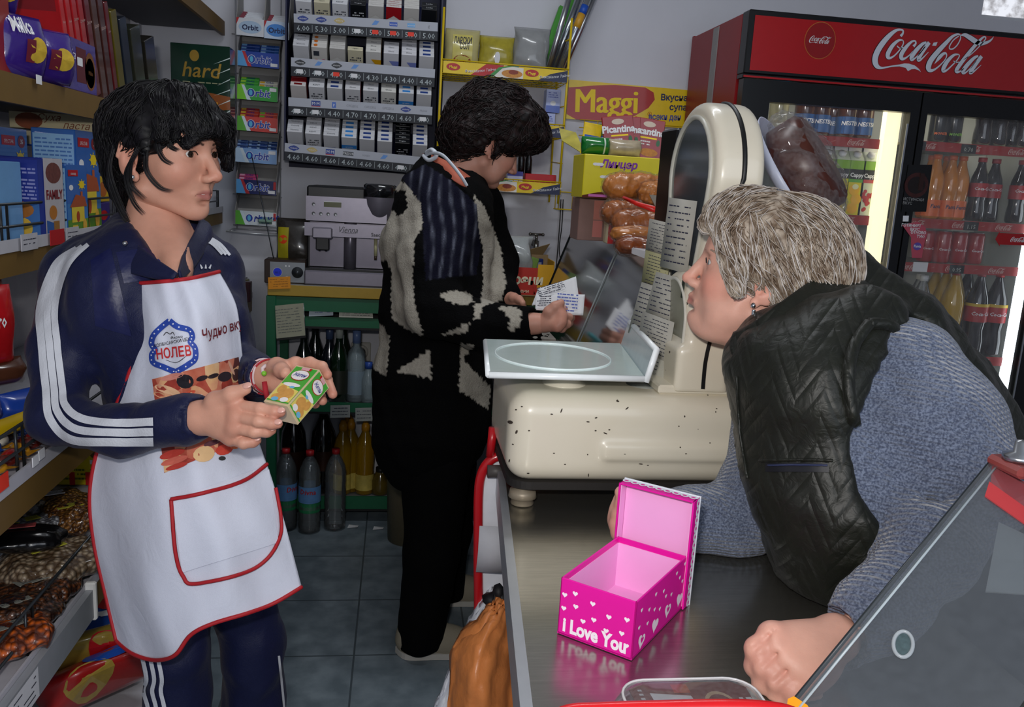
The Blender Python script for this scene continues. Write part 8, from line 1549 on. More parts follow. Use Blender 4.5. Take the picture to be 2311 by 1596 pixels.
for x,y,rx,ry,h_,ro in[(418,860,18,16,'#1d1a22',.2),(455,853,14,6,'#2a1a20',-.3),(480,848,12,5,'#2c2026',-.3),(505,850,16,11,'#31242c',-.3),(530,846,8,14,'#4a2c2a',.1),(520,830,3,18,'#d8a58c',-.4),(390,850,26,7,'#d58a7a',-.25),(380,880,30,9,'#e8b890',.3),(375,895,28,7,'#e0a27c',.3),(420,890,22,6,'#d85a40',-.4),(440,900,20,6,'#ecd0b8',-.5),(390,1025,30,9,'#c23f34',-.3),(395,1040,32,8,'#d66a58',-.3),(400,1053,26,6,'#c23f34',-.3),(460,1025,24,18,'#e6bd8a',-.3),(505,1015,20,12,'#d34636',-.3),(530,1005,14,9,'#e2784a',-.3),(478,1000,20,6,'#5a2a35',-.3),(500,1035,8,5,'#303030',0),(545,1000,10,5,'#3f7a38',-.3)]:ddisc(b,AB,x,y,rx,ry,mt(h_,.7),.0019,14,ro)
b.build('printed_picture',AO,world=True)
HM1=hair_mat('black_hair','#050506','#121016',.5)
lo=np.min([HL(x,y,z)for x in(-150,150)for y in(-120,120)for z in(-170,160)],0);hi=np.max([HL(x,y,z)for x in(-150,150)for y in(-120,120)for z in(-170,160)],0)
S=SDF(lo,hi,.0035);s_=HL.s;R_=HL.R
E=lambda c,r,k,op='u':S.ell(HL(*c),np.array(r)*s_,R_,k*s_,op);K=lambda a,b_,ra,rb_,k,op='u':S.cone(HL(*a),HL(*b_),ra*s_,rb_*s_,k*s_,op)
E((-12,0,42),(98,82,82),10);E((28,0,64),(72,76,54),30);E((-58,0,-20),(40,62,62),30);K((-70,0,-50),(-60,0,-118),32,14,20)
E((106,-16,-28),(62,74,86),10,'s');E((20,-86,-22),(40,22,42),10,'s');E((20,86,-22),(40,22,42),10,'s')
for p,q,r0,r1 in[((60,-30,100),(98,-18,52),22,14),((98,-18,52),(88,-52,26),14,7),((70,0,100),(104,8,50),22,14),((104,8,50),(96,40,22),14,9),((80,60,60),(86,58,-10),18,8),((50,-60,80),(60,-74,34),20,9),((20,-70,60),(34,-80,14),18,8)]:K(p,q,r0,r1,14)
wrinkle(S,.0011,120,5);Vr,Qr=S.mesh(1);HO=npmesh('hair',Vr,Qr,HM1,C1)
b=MB()
def fld(q):
 x,y,z=q
 if x>40 and z>20:return(.55,-.55 if y<10 else.45,-.75)
 if x<-40:return(-.25,-.1*np.sign(y),-1)
 return(-.6+.5*(z>90),.25*np.sign(y),-.75)
comb(b,Vr,Qr,HL,fld,1500,.011,9,.0011,HM1,lift=(.0,.004),seed=4)
for pts,r in[([(34,-78,40),(24,-86,12),(8,-88,-14),(4,-84,-44),(22,-76,-66)],3.2),([(40,-76,40),(36,-84,6),(34,-82,-22),(50,-74,-46),(66,-64,-52)],2.6),([(50,-72,38),(54,-76,14),(58,-70,-2),(68,-62,-10)],2.4),([(28,-78,30),(14,-88,0),(-4,-86,-30),(0,-78,-70),(10,-66,-92)],3.0),([(62,-66,42),(68,-66,20),(76,-56,12)],2.6),([(-30,-76,20),(-40,-80,-20),(-36,-74,-60),(-26,-62,-104)],4.2),([(-40,-70,10),(-48,-74,-40),(-40,-62,-90),(-20,-56,-118)],4.0)]:
 for e_ in range(9):
  c_=catmull([HL(p[0]+1.0*(e_-4),p[1]-.35*(e_%4),p[2]+.5*e_)for p in pts],18);b.tube(c_,[r*s_*(1.02-i/17)**.7*.42 for i in range(18)],HM1,5,cap=False)
b.build('hair_strands',HO,world=True)
b=MB();b.sphere(HL(3,-79,-30),(.0038,.0038,.0038),mt('#d7e2e8',.12,.9));b.build('earring',C1,world=True)
b=MB();wm_=mt('#d9c6c8',.8);wr_=mt('#b02a35',.8);ax_=(Vector(wl)-P(585,850,1.37)).normalized();pa=ax_.orthogonal().normalized();pb=ax_.cross(pa);ctr_=P(602,850,1.346)
for k in range(6):
 b.tube([ctr_+ax_*(.012*sin(k*2.1))+(pa*cos(a)+pb*sin(a))*(.0262+.0012*(k%3))+ax_*(.002*sin(3*a+k))for a in[2*pi*i/28 for i in range(28)]],.0017,wr_ if k%2 else wm_,5,closed=True)
b.tube([P(600,825,1.31),P(592,832,1.305),P(593,842,1.305),P(600,845,1.31)],.003,wm_,6);b.sphere(P(596,843,1.302),.0042,mt('#7fc23a',.3));b.tube([P(597,862,1.31),P(599,880,1.308),P(604,900,1.31)],.0045,wr_,6);b.build('bracelet',C1,world=True)
Cc,Dd_,Bb,Gg=P(648,918,1.192),P(594,906,1.212),P(722,834,1.250),P(672,960,1.210)
ux,uy,uz=Dd_-Cc,Bb-Cc,Gg-Cc
b=MB();o8=[Cc+ux*i+uy*j+uz*k for i in(0,1)for j in(0,1)for k in(0,1)];cen=sum(o8,Vector())/8;o8=[cen+(p-cen)*.985 for p in o8]
pkm=mt('#d8c39a',.3,n=.12,ns=60,coat=.6);b.add(o8,[(0,1,3,2),(4,6,7,5),(0,4,5,1),(2,3,7,6),(0,2,6,4),(1,5,7,3)],pkm)
grn,ylw,wht,blu,bis=mt('#46a83a',.25,coat=.6),mt('#e4cf6a',.3,coat=.6),mt('#ece8e6',.3,coat=.5),mt('#6fb4d8',.3),mt('#d29a4e',.35,n=.25,ns=150,coat=.5)
def pface(o,ex_,ey_,flip):
 F=FR(o,ex_,ey_);n3=F.col[2].xyz
 sg_=1 if n3 .dot(CAM-o)>0 else-1;w,h_=ex_.length,(ey_-ex_.normalized()*ey_.dot(ex_.normalized())).length;z0=.0006*sg_;k_=ey_.dot(ex_.normalized())/h_
 sk=lambda x,y:(x*w+y*h_*k_,y*h_)
 pq=lambda pts,m,z:b.poly(F,[sk(*p)for p in pts],m,z*sg_)
 el=lambda x,y,rx,ry,m,z:pq([(x+rx*cos(2*pi*i/20),y+ry*sin(2*pi*i/20))for i in range(20)],m,z)
 pq([(.04,.05),(.96,.05),(.96,.97),(.04,.97)],grn,.0006);pq([(.05,.08),(.95,.08),(.95,.50),(.05,.38)],ylw,.0009)
 el(.42,.26,.30,.14,bis,.0013);el(.62,.16,.26,.09,bis,.0014);el(.72,.36,.16,.10,bis,.0015);el(.30,.12,.16,.06,wht,.0016);el(.66,.10,.14,.05,blu,.0017);el(.5,.50,.36,.05,wht,.0014);el(.40,.44,.10,.03,blu,.0018)
 el(.5,.76,.36,.14,mt('#b32a2a',.3),.0012);el(.5,.76,.34,.125,wht,.0016);pq([(.30,.90),(.66,.90),(.66,.97),(.30,.97)],mt('#d9a0a6',.3),.0013);pq([(.24,.90),(.33,.90),(.33,.97),(.24,.97)],RED,.0014)
 v_,f_=txt('Жетен',.02,.3);tx=[(1-(.5+a*.17),.72+c_*.12)if flip else(.5+a*.17,.72+c_*.12)for a,c_ in v_]
 b.add([(*sk(*p),.0021*sg_)for p in tx],f_,mt('#2d3a8c',.4),F)
o8c=cen+(Cc-cen)*.985;pface(o8c,ux*.985,uy*.985,True);pface(o8c,uz*.985,uy*.985,False)
tag(b.build('biscuit_packet',loc=Gg),"green and yellow biscuit packet held in the aproned woman's hands",'biscuit packet')
hc=P(2230,1200,1.25)
C2=thing('person','grey-haired woman in dark quilted vest and blue-grey sweater leaning over the counter','person',(hc.x,hc.y,0))
HF2=hframe(1712,628,1.185,-86,10,-2,.905)
S,H2=head_sdf(HF2,.002,old=1,mf=7,open_m=1.0,neck=(-70,0,-140),neck_r=(54,62),heavy=1);Vh,Qh=S.mesh(1);ch_=face_color(H2,Vh,SKIN3,'#b06a62',.22,None)
wA=P(1885,1440,.875);kA=[P(1742,1436,.845),P(1760,1474,.838),P(1790,1506,.83),P(1824,1530,.825)]
dwn=Vector((0,0,-1))
def fist(w,ks,into,drop,back):
 r=[]
 for i,k in enumerate(ks):
  a=k+into*.018+dwn*drop*.35;b_=k+into*.016+dwn*drop;c_=k-into*back+dwn*drop;r.append([k,a,b_,c_])
 return r
inA=(P(1742,1470,.84)-wA);inA.z=0;inA.normalize()
fA=fist(wA,kA,inA,.030,.012);tA=[wA+inA*.03+Vector((0,.028,-.012)),wA+inA*.058+Vector((0,.030,-.026)),wA+inA*.075+Vector((0,.018,-.034))]
lo,hi=bounds([wA]+[p for f_ in fA for p in f_]+tA,.04);S=SDF(lo,hi,.0022);hand(S,wA,kA,fA,tA,pr=.0175,fr=(.0115,.0108,.0098),tr=(.014,.012,.010),wr=.027)
S.ell((wA+kA[1]*1.0+kA[2])/3+Vector((0,0,-.008)),(.034,.034,.024),None,.02)
for k0,k1 in zip(kA,kA[1:]):m_=(k0+k1)/2+inA*.006;S.cone(m_+Vector((0,0,-.004))+inA*.026,m_-inA*.002+Vector((0,0,.016)),.0012,.0006,.007,'s')
S.f=np.maximum(S.f,(ZT+.0015-S.ax[2])[None,None,:].astype(np.float32));Va,Qa=S.mesh(1);ca=flatc(Va,SKIN3,kA+[f_[1]for f_ in fA],'#c27a6c',.022)
wB=P(1462,1166,1.14);kB=[P(1408,1128,1.12),P(1400,1152,1.115),P(1396,1172,1.112),P(1400,1190,1.11)]
fB=[[k,k+Vector((-.006,-.014,-.002)),k+Vector((.004,-.026,-.003)),k+Vector((.02,-.028,-.003))]for k in kB];tB=[P(1440,1130,1.13),P(1420,1112,1.115),P(1402,1112,1.105)]
lo,hi=bounds([wB]+[p for f_ in fB for p in f_]+tB,.035);S=SDF(lo,hi,.0024);hand(S,wB,kB,fB,tB,pr=.015,fr=(.0098,.0092,.0085),tr=(.013,.011,.009),wr=.025);Vb,Qb=S.mesh(1);cb=flatc(Vb,SKIN3,[f_[1]for f_ in fB],'#c27a6c',.02)
np3=lambda*a:np.array(P(*a))
TOR=[((1975,1150,1.045),.10),((1835,870,1.090),0.106),((1880,1060,1.072),0.112),((1925,1235,1.062),0.093),((1985,830,1.166),0.095),((2080,960,1.203),0.119),((2200,1120,1.222),0.123),((2260,1260,1.241),0.123)]
LAc=[(2040,850,1.05),(2110,970,1.01),(2190,1100,.97),(2105,1245,.925),(1995,1370,.893),(1898,1436,.878)];LAr2=[.072,.074,.060,.043,.037,.033]
RAc=[(1760,900,1.28),(1740,1080,1.20),(1655,1178,1.175),(1560,1172,1.165),(1470,1166,1.142)];RAr2=[.07,.062,.050,.042,.034]
hipL,hipR=np3(2260,1330,1.19),np3(2260,1290,1.38)
S=SDF(*bounds([P(1380,500,1.3),P(2420,1500,1.2),P(1380,1200,.85),P(2400,700,1.5),(hipL[0]-.12,hipL[1]-.12,.0),(hipR[0]+.12,hipR[1]+.12,0)],.05),.011)
for c,r in TOR:S.ell(np3(*c),(r*.85,)*3,None,.05)
S.chain([np3(*p)for p in LAc],[r*.5 for r in LAr2],.01);S.chain([np3(*p)for p in RAc],[r*.7 for r in RAr2],.01);S.cone(H2(-30,0,-80),np3(1900,800,1.15),.052,.085,.03)
for hp_ in(hipL,hipR):S.chain([hp_,np.array((hp_[0]+.02,hp_[1]-.02,.45)),np.array((hp_[0]+.06,hp_[1],.06))],[.09,.06,.045],.02)
S.f=np.maximum(S.f,np.where((S.ax[0]<.70)[:,None],(ZT+.006-S.ax[2])[None,:],-1)[:,None,:].astype(np.float32));Vc,Qc=S.mesh(1);V,Q,C=joinm([(Vh,Qh,ch_),(Va,Qa,ca),(Vb,Qb,cb),(Vc,Qc,flatc(Vc,SKIN3))]);npmesh('body',V,Q,skin_mat('skin_ruddy'),C2,col=C);eyes(C2,H2,'#5a6a70',look=(1,0,-.22))
b=MB();bm_=mt('#a08878',.7)
for g in(-1,1):b.tube([H2(89-14*t*t,g*(14+32*t),24+4*sin(t*2.4))for t in[k/8 for k in range(9)]],.0016,bm_,5)
b.build('eyebrow',C2,world=True)
def knit(name,h,h2):
 M=bpy.data.materials.new(name);M.use_nodes=True;nt=M.node_tree;L=nt.links.new;Pn=nt.nodes['Principled BSDF'];tc=nt.nodes.new('ShaderNodeTexCoord')
 no=nt.nodes.new('ShaderNodeTexNoise');no.inputs['Scale'].default_value=420;no.inputs['Detail'].default_value=2;L(tc.outputs['Object'],no.inputs['Vector']);cr=nt.nodes.new('ShaderNodeValToRGB')
 cr.color_ramp.elements[0].position=.38;cr.color_ramp.elements[1].position=.62;cr.color_ramp.elements[0].color=(*lin(h),1);cr.color_ramp.elements[1].color=(*lin(h2),1);L(no.outputs['Fac'],cr.inputs[0]);L(cr.outputs[0],Pn.inputs['Base Color'])
 w1=nt.nodes.new('ShaderNodeTexWave');w1 .inputs['Scale'].default_value=52;w1 .bands_direction='DIAGONAL';w1 .inputs['Distortion'].default_value=1.0;w2=nt.nodes.new('ShaderNodeTexWave');w2 .inputs['Scale'].default_value=60;w2 .bands_direction='Z';w2 .inputs['Distortion'].default_value=1.0
 L(tc.outputs['Object'],w1 .inputs['Vector']);L(tc.outputs['Object'],w2 .inputs['Vector']);ad=nt.nodes.new('ShaderNodeMath');ad.operation='ADD';L(w1 .outputs['Fac'],ad.inputs[0]);L(w2 .outputs['Fac'],ad.inputs[1])
 bp=nt.nodes.new('ShaderNodeBump');bp.inputs['Strength'].default_value=.55;bp.inputs['Distance'].default_value=.004;L(ad.outputs[0],bp.inputs['Height']);L(bp.outputs[0],Pn.inputs['Normal']);Pn.inputs['Roughness'].default_value=.9;Pn.inputs['Sheen Weight'].default_value=.3
 return M
KN=knit('blue_grey_knit','#3f485e','#6d778c')
S=SDF(*bounds([np3(*p)for p in LAc+RAc]+[np3(*c)for c,r in TOR[:5]],.13),.0055)
for c,r in TOR[:5]:S.ell(np3(*c),(r*.93,)*3,None,.05)
S.chain([np3(*p)for p in LAc],LAr2,.03);S.chain([np3(*p)for p in RAc],RAr2,.03);S.cone(np.array(wA)+(np.array(wA)-np3(1945,1370,.895))*.06,np3(1780,1480,.85),.034,.034,.003,'s');S.cone(np3(1462,1166,1.14),np3(1400,1166,1.11),.034,.034,.003,'s')
S.cone(np3(2075,1160,.95),np3(2150,1100,.92),.006,.004,.03,'s')
wrinkle(S,.0016,36,12);S.f=np.maximum(S.f,(ZT+.002-S.ax[2])[None,None,:].astype(np.float32));Vs2,Qs2=S.mesh(2);npmesh('sweater',Vs2,Qs2,KN,C2)
def quilt():
 M=bpy.data.materials.new('dark_olive_quilted_satin');M.use_nodes=True;nt=M.node_tree;L=nt.links.new;Pn=nt.nodes['Principled BSDF'];tc=nt.nodes.new('ShaderNodeTexCoord')
 Pn.inputs['Roughness'].default_value=.5;Pn.inputs['Specular IOR Level'].default_value=.4;Pn.inputs['Sheen Weight'].default_value=.03
 no=nt.nodes.new('ShaderNodeTexNoise');no.inputs['Scale'].default_value=60;L(tc.outputs['Object'],no.inputs['Vector']);cr=nt.nodes.new('ShaderNodeValToRGB');cr.color_ramp.elements[0].color=(*lin('#0a0c07'),1);cr.color_ramp.elements[1].color=(*lin('#171a10'),1);L(no.outputs['Fac'],cr.inputs[0]);L(cr.outputs[0],Pn.inputs['Base Color'])
 sp=nt.nodes.new('ShaderNodeSeparateXYZ');L(tc.outputs['Object'],sp.inputs[0])
 def mth(op,a,b_=None,c=None):
  m=nt.nodes.new('ShaderNodeMath');m.operation=op
  for i,q in enumerate((a,b_,c)):
   if q is None:continue
   if isinstance(q,(int,float)):m.inputs[i].default_value=q
   else:L(q,m.inputs[i])
  return m.outputs[0]
 xx=mth('MULTIPLY_ADD',sp.outputs['Y'],-.6,sp.outputs['X']);zg=mth('PINGPONG',xx,.035);v=mth('MULTIPLY_ADD',zg,1.5,sp.outputs['Z']);ln=mth('PINGPONG',v,.016)
 edge=mth('SMOOTH_MIN',mth('MULTIPLY',ln,110),.8,.5)
 n2=nt.nodes.new('ShaderNodeTexNoise');n2 .inputs['Scale'].default_value=60;n2 .inputs['Detail'].default_value=3;n2 .inputs['Distortion'].default_value=1.5;L(tc.outputs['Object'],n2 .inputs['Vector'])
 hh_=mth('MULTIPLY_ADD',n2 .outputs['Fac'],.7,mth('MULTIPLY',edge,.55))
 bp=nt.nodes.new('ShaderNodeBump');bp.inputs['Strength'].default_value=.36;bp.inputs['Distance'].default_value=.006;L(hh_,bp.inputs['Height']);L(bp.outputs[0],Pn.inputs['Normal'])
 return M
QV=quilt()
S=SDF(*bounds([np3(*c)for c,r in TOR],.19),.0065)
for c,r in TOR:S.ell(np3(*c),(r,)*3,None,.06)
S.cone(np3(1875,640,1.205),np3(2000,760,1.19),.060,.08,.05);S.cone(np3(1800,830,1.13),np3(1770,830,1.25),.085,.056,.05)
S.cone(np3(1860,880,1.04),np3(1960,760,1.07),.06,.06,.05)
S.ell(H2(-55,0,-105),(.054,.054,.047),None,.012,'s')
S.cone(np3(2020,835,1.085),np3(2120,1090,.91),.075,.081,.012,'s');S.cone(np3(1745,960,1.28),np3(1690,1160,1.19),.072,.06,.01,'s')
wrinkle(S,.0026,44,21);S.f=np.maximum(S.f,np.where((S.ax[0]<.68)[:,None],(ZT+.003-S.ax[2])[None,:],-1)[:,None,:].astype(np.float32));Vv,Qv=S.mesh(2);VB=bvh(Vv,Qv);VO=npmesh('quilted_vest',Vv,Qv,QV,C2)
def vcol(rows_,th=.006,name='stand_collar'):
 b=MB();rows_=[catmull([P(*p)for p in r],30)for r in rows_];g=[catmull([r[i]for r in rows_],9)for i in range(30)];b.grid([[g[i][j]for i in range(30)]for j in range(9)],QV,thick=th);return b.build(name,VO,world=True)
vcol([[(1662,755,1.113),(1700,735,1.089),(1760,690,1.080),(1830,640,1.099),(1895,600,1.150),(1910,605,1.216)],[(1652,785,1.103),(1705,775,1.075),(1785,725,1.061),(1858,668,1.080),(1922,628,1.136),(1940,630,1.206)],[(1660,815,1.085),(1720,815,1.057),(1812,765,1.043),(1890,705,1.057),(1960,660,1.117),(1975,655,1.197)]])
b=MB();dtube(b,VB,[(1960,732),(1928,780),(1914,840),(1916,900),(1938,990),(1985,1090),(2040,1160),(2062,1190)],.0075,QV,50,.002);dtube(b,VB,[(1960,732),(2010,738),(2080,790),(2150,880),(2215,970),(2255,1030)],.0075,QV,40,.002);b.build('armhole_trim',VO,world=True)
b=MB();dribbon(b,VB,[(1730,1055),(1800,1055),(1872,1056)],20,mt('#0e1018',.5),24,.002,3);dtube(b,VB,[(1736,1050),(1800,1050),(1868,1051)],.0012,mt('#2a3150',.35),24,.003);dtube(b,VB,[(1716,1040),(1800,1038),(1880,1040)],.002,QV,24,.0015);b.build('zip_pocket',VO,world=True)
b=MB();dtube(b,VB,[(1664,850),(1666,900),(1672,980),(1688,1080)],.0022,QV,30,.001);b.build('front_zip',VO,world=True)
S=SDF(*bounds([hipL,hipR,(hipL[0],hipL[1],.0),(hipR[0]+.1,hipR[1],0)],.14),.012)
for hp_ in(hipL,hipR):S.chain([hp_,np.array((hp_[0]+.02,hp_[1]-.02,.45)),np.array((hp_[0]+.06,hp_[1],.06))],[.115,.085,.07],.03)
S.f=np.maximum(S.f,(.003-S.ax[2])[None,None,:].astype(np.float32));Vt,Qt=S.mesh(1);npmesh('trousers',Vt,Qt,mt('#1c1d22',.8),C2)
HM2=hair_mat('grey_blonde_hair','#6f5c4a','#b5a898',.5)
lo=np.min([H2(x,y,z)for x in(-150,150)for y in(-120,120)for z in(-120,160)],0);hi=np.max([H2(x,y,z)for x in(-150,150)for y in(-120,120)for z in(-120,160)],0)
S=SDF(lo,hi,.0035);s_=H2 .s;R_=H2 .R
E=lambda c,r,k,op='u':S.ell(H2(*c),np.array(r)*s_,R_,k*s_,op);K=lambda a,b_,ra,rb_,k,op='u':S.cone(H2(*a),H2(*b_),ra*s_,rb_*s_,k*s_,op)
E((-18,0,50),(114,92,88),10);E((-78,0,18),(58,78,64),30);E((40,0,74),(66,76,46),30)
E((114,0,-14),(60,90,88),10,'s');E((38,0,-64),(56,120,62),12,'s')
for g in(-1,1):
 K((58,g*62,62),(44,g*80,14),18,12,14);K((44,g*80,14),(32,g*84,-16),12,7,10);K((-30,g*72,20),(-46,g*70,-40),22,14,16)
 E((-2,g*90,-12),(15,24,26),5,'s')
K((60,-20,98),(96,-30,66),16,8,14);K((60,20,98),(98,24,62),16,8,14);K((96,-30,66),(103,-34,58),8,4,8);K((98,24,62),(106,14,56),8,4,8);K((-92,0,-10),(-88,0,-62),30,20,14)
wrinkle(S,.0015,110,15);Vr,Qr=S.mesh(1);HO2=npmesh('hair',Vr,Qr,HM2,C2)
def fld2(q):
 x,y,z=q
 if x>45:return(.35 if z>70 else-.35,.35*np.sign(y),-.8)
 if z>95:return(-.9 if x<10 else.7,.45*np.sign(y),-.25)
 return(-.55,.1*np.sign(y),-.75)
HM2b=hair_mat('light_grey_hair','#a59a90','#d3cdc8',.42);HM2c=hair_mat('ash_brown_hair','#5f4c3c','#8a7764',.5);b=MB()
comb(b,Vr,Qr,H2,fld2,1700,.009,8,.0011,HM2,lift=(.0,.005),seed=8,jit=.2);comb(b,Vr,Qr,H2,fld2,1100,.008,7,.0008,HM2b,lift=(.001,.007),seed=9,jit=.22);comb(b,Vr,Qr,H2,fld2,500,.009,8,.0012,HM2c,sel=lambda q:(q[:,2]>30)&(q[:,0]<70),lift=(.0,.004),seed=10,jit=.3)
b.build('hair_strands',HO2,world=True)
b=MB();e0=H2(3,79,-36);b.lathe([(0,0),(.0032,.001),(.0036,.004),(.002,.007),(0,.0075)],mt('#d6dde2',.1,1),12,Matrix.Translation(e0)@Matrix.Rotation(.3,4,'Y'));b.tube([Vector(e0)+Vector((.0015,-.002,-.002-.0012*k))for k in range(8)],.0026,mt('#d6dde2',.1,1),8);b.build('earring',C2,world=True)
ft=on(960,1472,2,0)
C3=thing('person','dark-haired woman in black and cream patterned sweater reading receipts','person',(ft.x,ft.y,0))
HF3=hframe(1100,330,2.40,108,-24,4,1.0)
S,H3=head_sdf(HF3,.0028,old=.5,neck=(-58,0,-150),neck_r=(50,56));Vh,Qh=S.mesh(1);ch_=face_color(H3,Vh,SKIN2,'#9c5a52',.15,'#1a1210')
wC=P(1228,730,2.15);kC=[P(1262,700,2.13),P(1268,714,2.125),P(1266,728,2.12),P(1258,738,2.12)]
fC=[[kC[0],P(1276,698,2.17),P(1284,702,2.20)],[kC[1],P(1284,716,2.15),P(1290,718,2.19)],[kC[2],P(1280,732,2.14),P(1286,730,2.19)],[kC[3],P(1268,742,2.14),P(1274,738,2.18)]];tC=[P(1240,704,2.13),P(1252,692,2.125),P(1266,684,2.125)]
lo,hi=bounds([wC]+[p for f_ in fC for p in f_]+tC,.04);S=SDF(lo,hi,.003);hand(S,wC,kC,fC,tC,pr=.016,fr=(.0105,.0098,.0088),tr=(.015,.012,.010),wr=.026);Va,Qa=S.mesh(1)
wD=P(1142,668,2.40);kD=[P(1168,680,2.36),P(1166,688,2.36)];fD=[[kD[0],P(1176,688,2.34),P(1182,692,2.32)],[kD[1],P(1172,696,2.34),P(1178,699,2.32)]]
lo,hi=bounds([wD]+[p for f_ in fD for p in f_],.05);S=SDF(lo,hi,.0035);hand(S,wD,kD,fD,[P(1160,672,2.35),P(1172,676,2.33),P(1180,684,2.31)],pr=.017,wr=.027);Vb,Qb=S.mesh(1)
RS=[(1010,465,2.30),(978,590,2.25),(978,700,2.21),(1090,735,2.18),(1218,730,2.152)];RSr=[.088,.088,.070,.062,.044]
LS_=[(1075,470,2.52),(1110,590,2.52),(1118,660,2.46),(1140,668,2.41)];LSr=[.08,.07,.055,.042]
TO3=[((1000,450,2.40),(.135,.15,.10)),((985,560,2.40),(.16,.17,.14)),((985,700,2.40),(.165,.175,.17)),((975,850,2.40),(.17,.175,.17)),((965,970,2.40),(.155,.175,.13))]
TF3=hframe(985,700,2.4,100);T3=TF3[1]
hpA,hpB=np3(985,1040,2.36),np3(1000,1040,2.50);anA=np.array(on(945,1440,1,ft.y));anB=np3(1000,1335,2.78)
S=SDF(*bounds([np3(*c)for c,r in TO3]+[np3(*p)for p in RS]+[anA,anB],.2),.013)
for c,r in TO3:S.ell(np3(*c),np.array(r)*.8,T3,.05)
S.chain([np3(*p)for p in RS],[r*.65 for r in RSr],.01);S.chain([np3(*p)for p in LS_],[r*.65 for r in LSr],.01);S.cone(H3(-30,0,-90),np3(1000,450,2.4),.052,.09,.03)
for h_,a_ in((hpA,anA),(hpB,anB)):S.chain([h_,(h_+a_)/2,a_],[.075,.05,.035],.02)
Vc,Qc=S.mesh(1);V,Q,C=joinm([(Vh,Qh,ch_),(Va,Qa,flatc(Va,SKIN2,kC,rad=.02)),(Vb,Qb,flatc(Vb,SKIN2)),(Vc,Qc,flatc(Vc,SKIN2))]);npmesh('body',V,Q,skm,C3,col=C);eyes(C3,H3,'#2b1c12',sides=(-1,),look=(1,0,-.4))
S=SDF(*bounds([np3(*c)for c,r in TO3]+[np3(*p)for p in RS]+[np3(*p)for p in LS_],.21),.0058)
for c,r in TO3:S.ell(np3(*c),r,T3,.06)
S.cone(np3(985,950,2.40),np3(960,1015,2.40),.15,.135,.05);S.cone(np3(1000,390,2.42),np3(1015,480,2.36),.075,.11,.06)
S.chain([np3(*p)for p in RS],RSr,.035);S.chain([np3(*p)for p in LS_],LSr,.03);S.cone(np.array(wC)+(np.array(wC)-np3(1090,735,2.18))*.0,np3(1330,730,2.1),.044,.044,.003,'s')
S.ell(H3(-50,0,-100),(.078,.078,.062),None,.012,'s')
wrinkle(S,.003,24,31);Vw,Qw=S.mesh(2);WBH=bvh(Vw,Qw);pxy=project(Vw);jx=np.stack([np.sin(Vw[:,2]*420),np.sin(Vw[:,0]*380)],1)*1.6;pj=pxy+jx
K0,CR,PU=np.array(lin('#070708')),np.array(lin('#a8a296')),np.array(lin('#131322'))
wc=np.tile(K0,(len(Vw),1))
for poly in[[(845,640),(848,540),(862,460),(885,425),(905,410),(950,420),(958,470),(950,520),(935,540),(932,620),(935,680),(955,760),(920,745),(885,720),(880,640),(868,590),(858,590),(850,680),(850,720),(880,760),(872,850),(840,830),(836,740)],[(1070,440),(1095,470),(1130,560),(1142,640),(1130,680),(1085,690),(1090,640),(1090,560),(1075,500)],[(988,668),(1020,655),(1062,662),(1070,680),(1050,690),(1020,684)],[(1070,685),(1095,685),(1080,720),(1070,720)],[(1122,692),(1158,692),(1178,700),(1172,740),(1150,748),(1150,715)],[(990,758),(1060,728),(1050,752)],[(893,838),(970,790),(973,855)],[(1040,775),(1072,778),(1045,810),(1062,830),(1108,875),(1102,925),(1036,880)]]:wc[inpoly(pj,poly)]=CR
for poly in[[(872,455),(890,430),(915,430),(920,470),(900,488),(876,470)],[(856,590),(870,586),(884,612),(880,725),(855,700)]]:wc[inpoly(pj,poly)]=K0
um=inpoly(pxy,[(905,400),(960,370),(1020,410),(1075,460),(1085,560),(1075,620),(960,632),(955,520),(950,460)]);st_=(.5+.5*np.sin(pxy[:,0]*.26+1.4*np.sin(pxy[:,1]*.03+pxy[:,0]*.02)))**6*(.6+.4*np.sin(pxy[:,1]*.11+pxy[:,0]*.2))
wc[um]=(PU*(1-st_[:,None]*.55)+np.array(lin('#7d8192'))*st_[:,None]*.55)[um]
KM=cloth_mat('patterned_knit','#888888',.95,attr=True,bump=.6,bs=160,fine=420,sheen=0,spec=.1,n=.22);SW3=npmesh('patterned_sweater',Vw,Qw,KM,C3,col=wc)
S=SDF(*bounds([hpA,hpB,anA,anB],.14),.009)
for h_,a_ in((hpA,anA),(hpB,anB)):S.chain([h_,h_*.5+a_*.5+np.array((.012,0,0)),a_+np.array((0,0,-.03))],[.105,.078,.068],.03)
wrinkle(S,.003,22,41);S.f=np.maximum(S.f,(.02-S.ax[2])[None,None,:].astype(np.float32));Vt,Qt=S.mesh(2);npmesh('black_trousers',Vt,Qt,cloth_mat('black_wool','#070708',.9,bump=.3,sheen=0,spec=.1),C3)
shm,som=mt('#9a9280',.8,b=.2,bs=200),mt('#c9c6bf',.6)
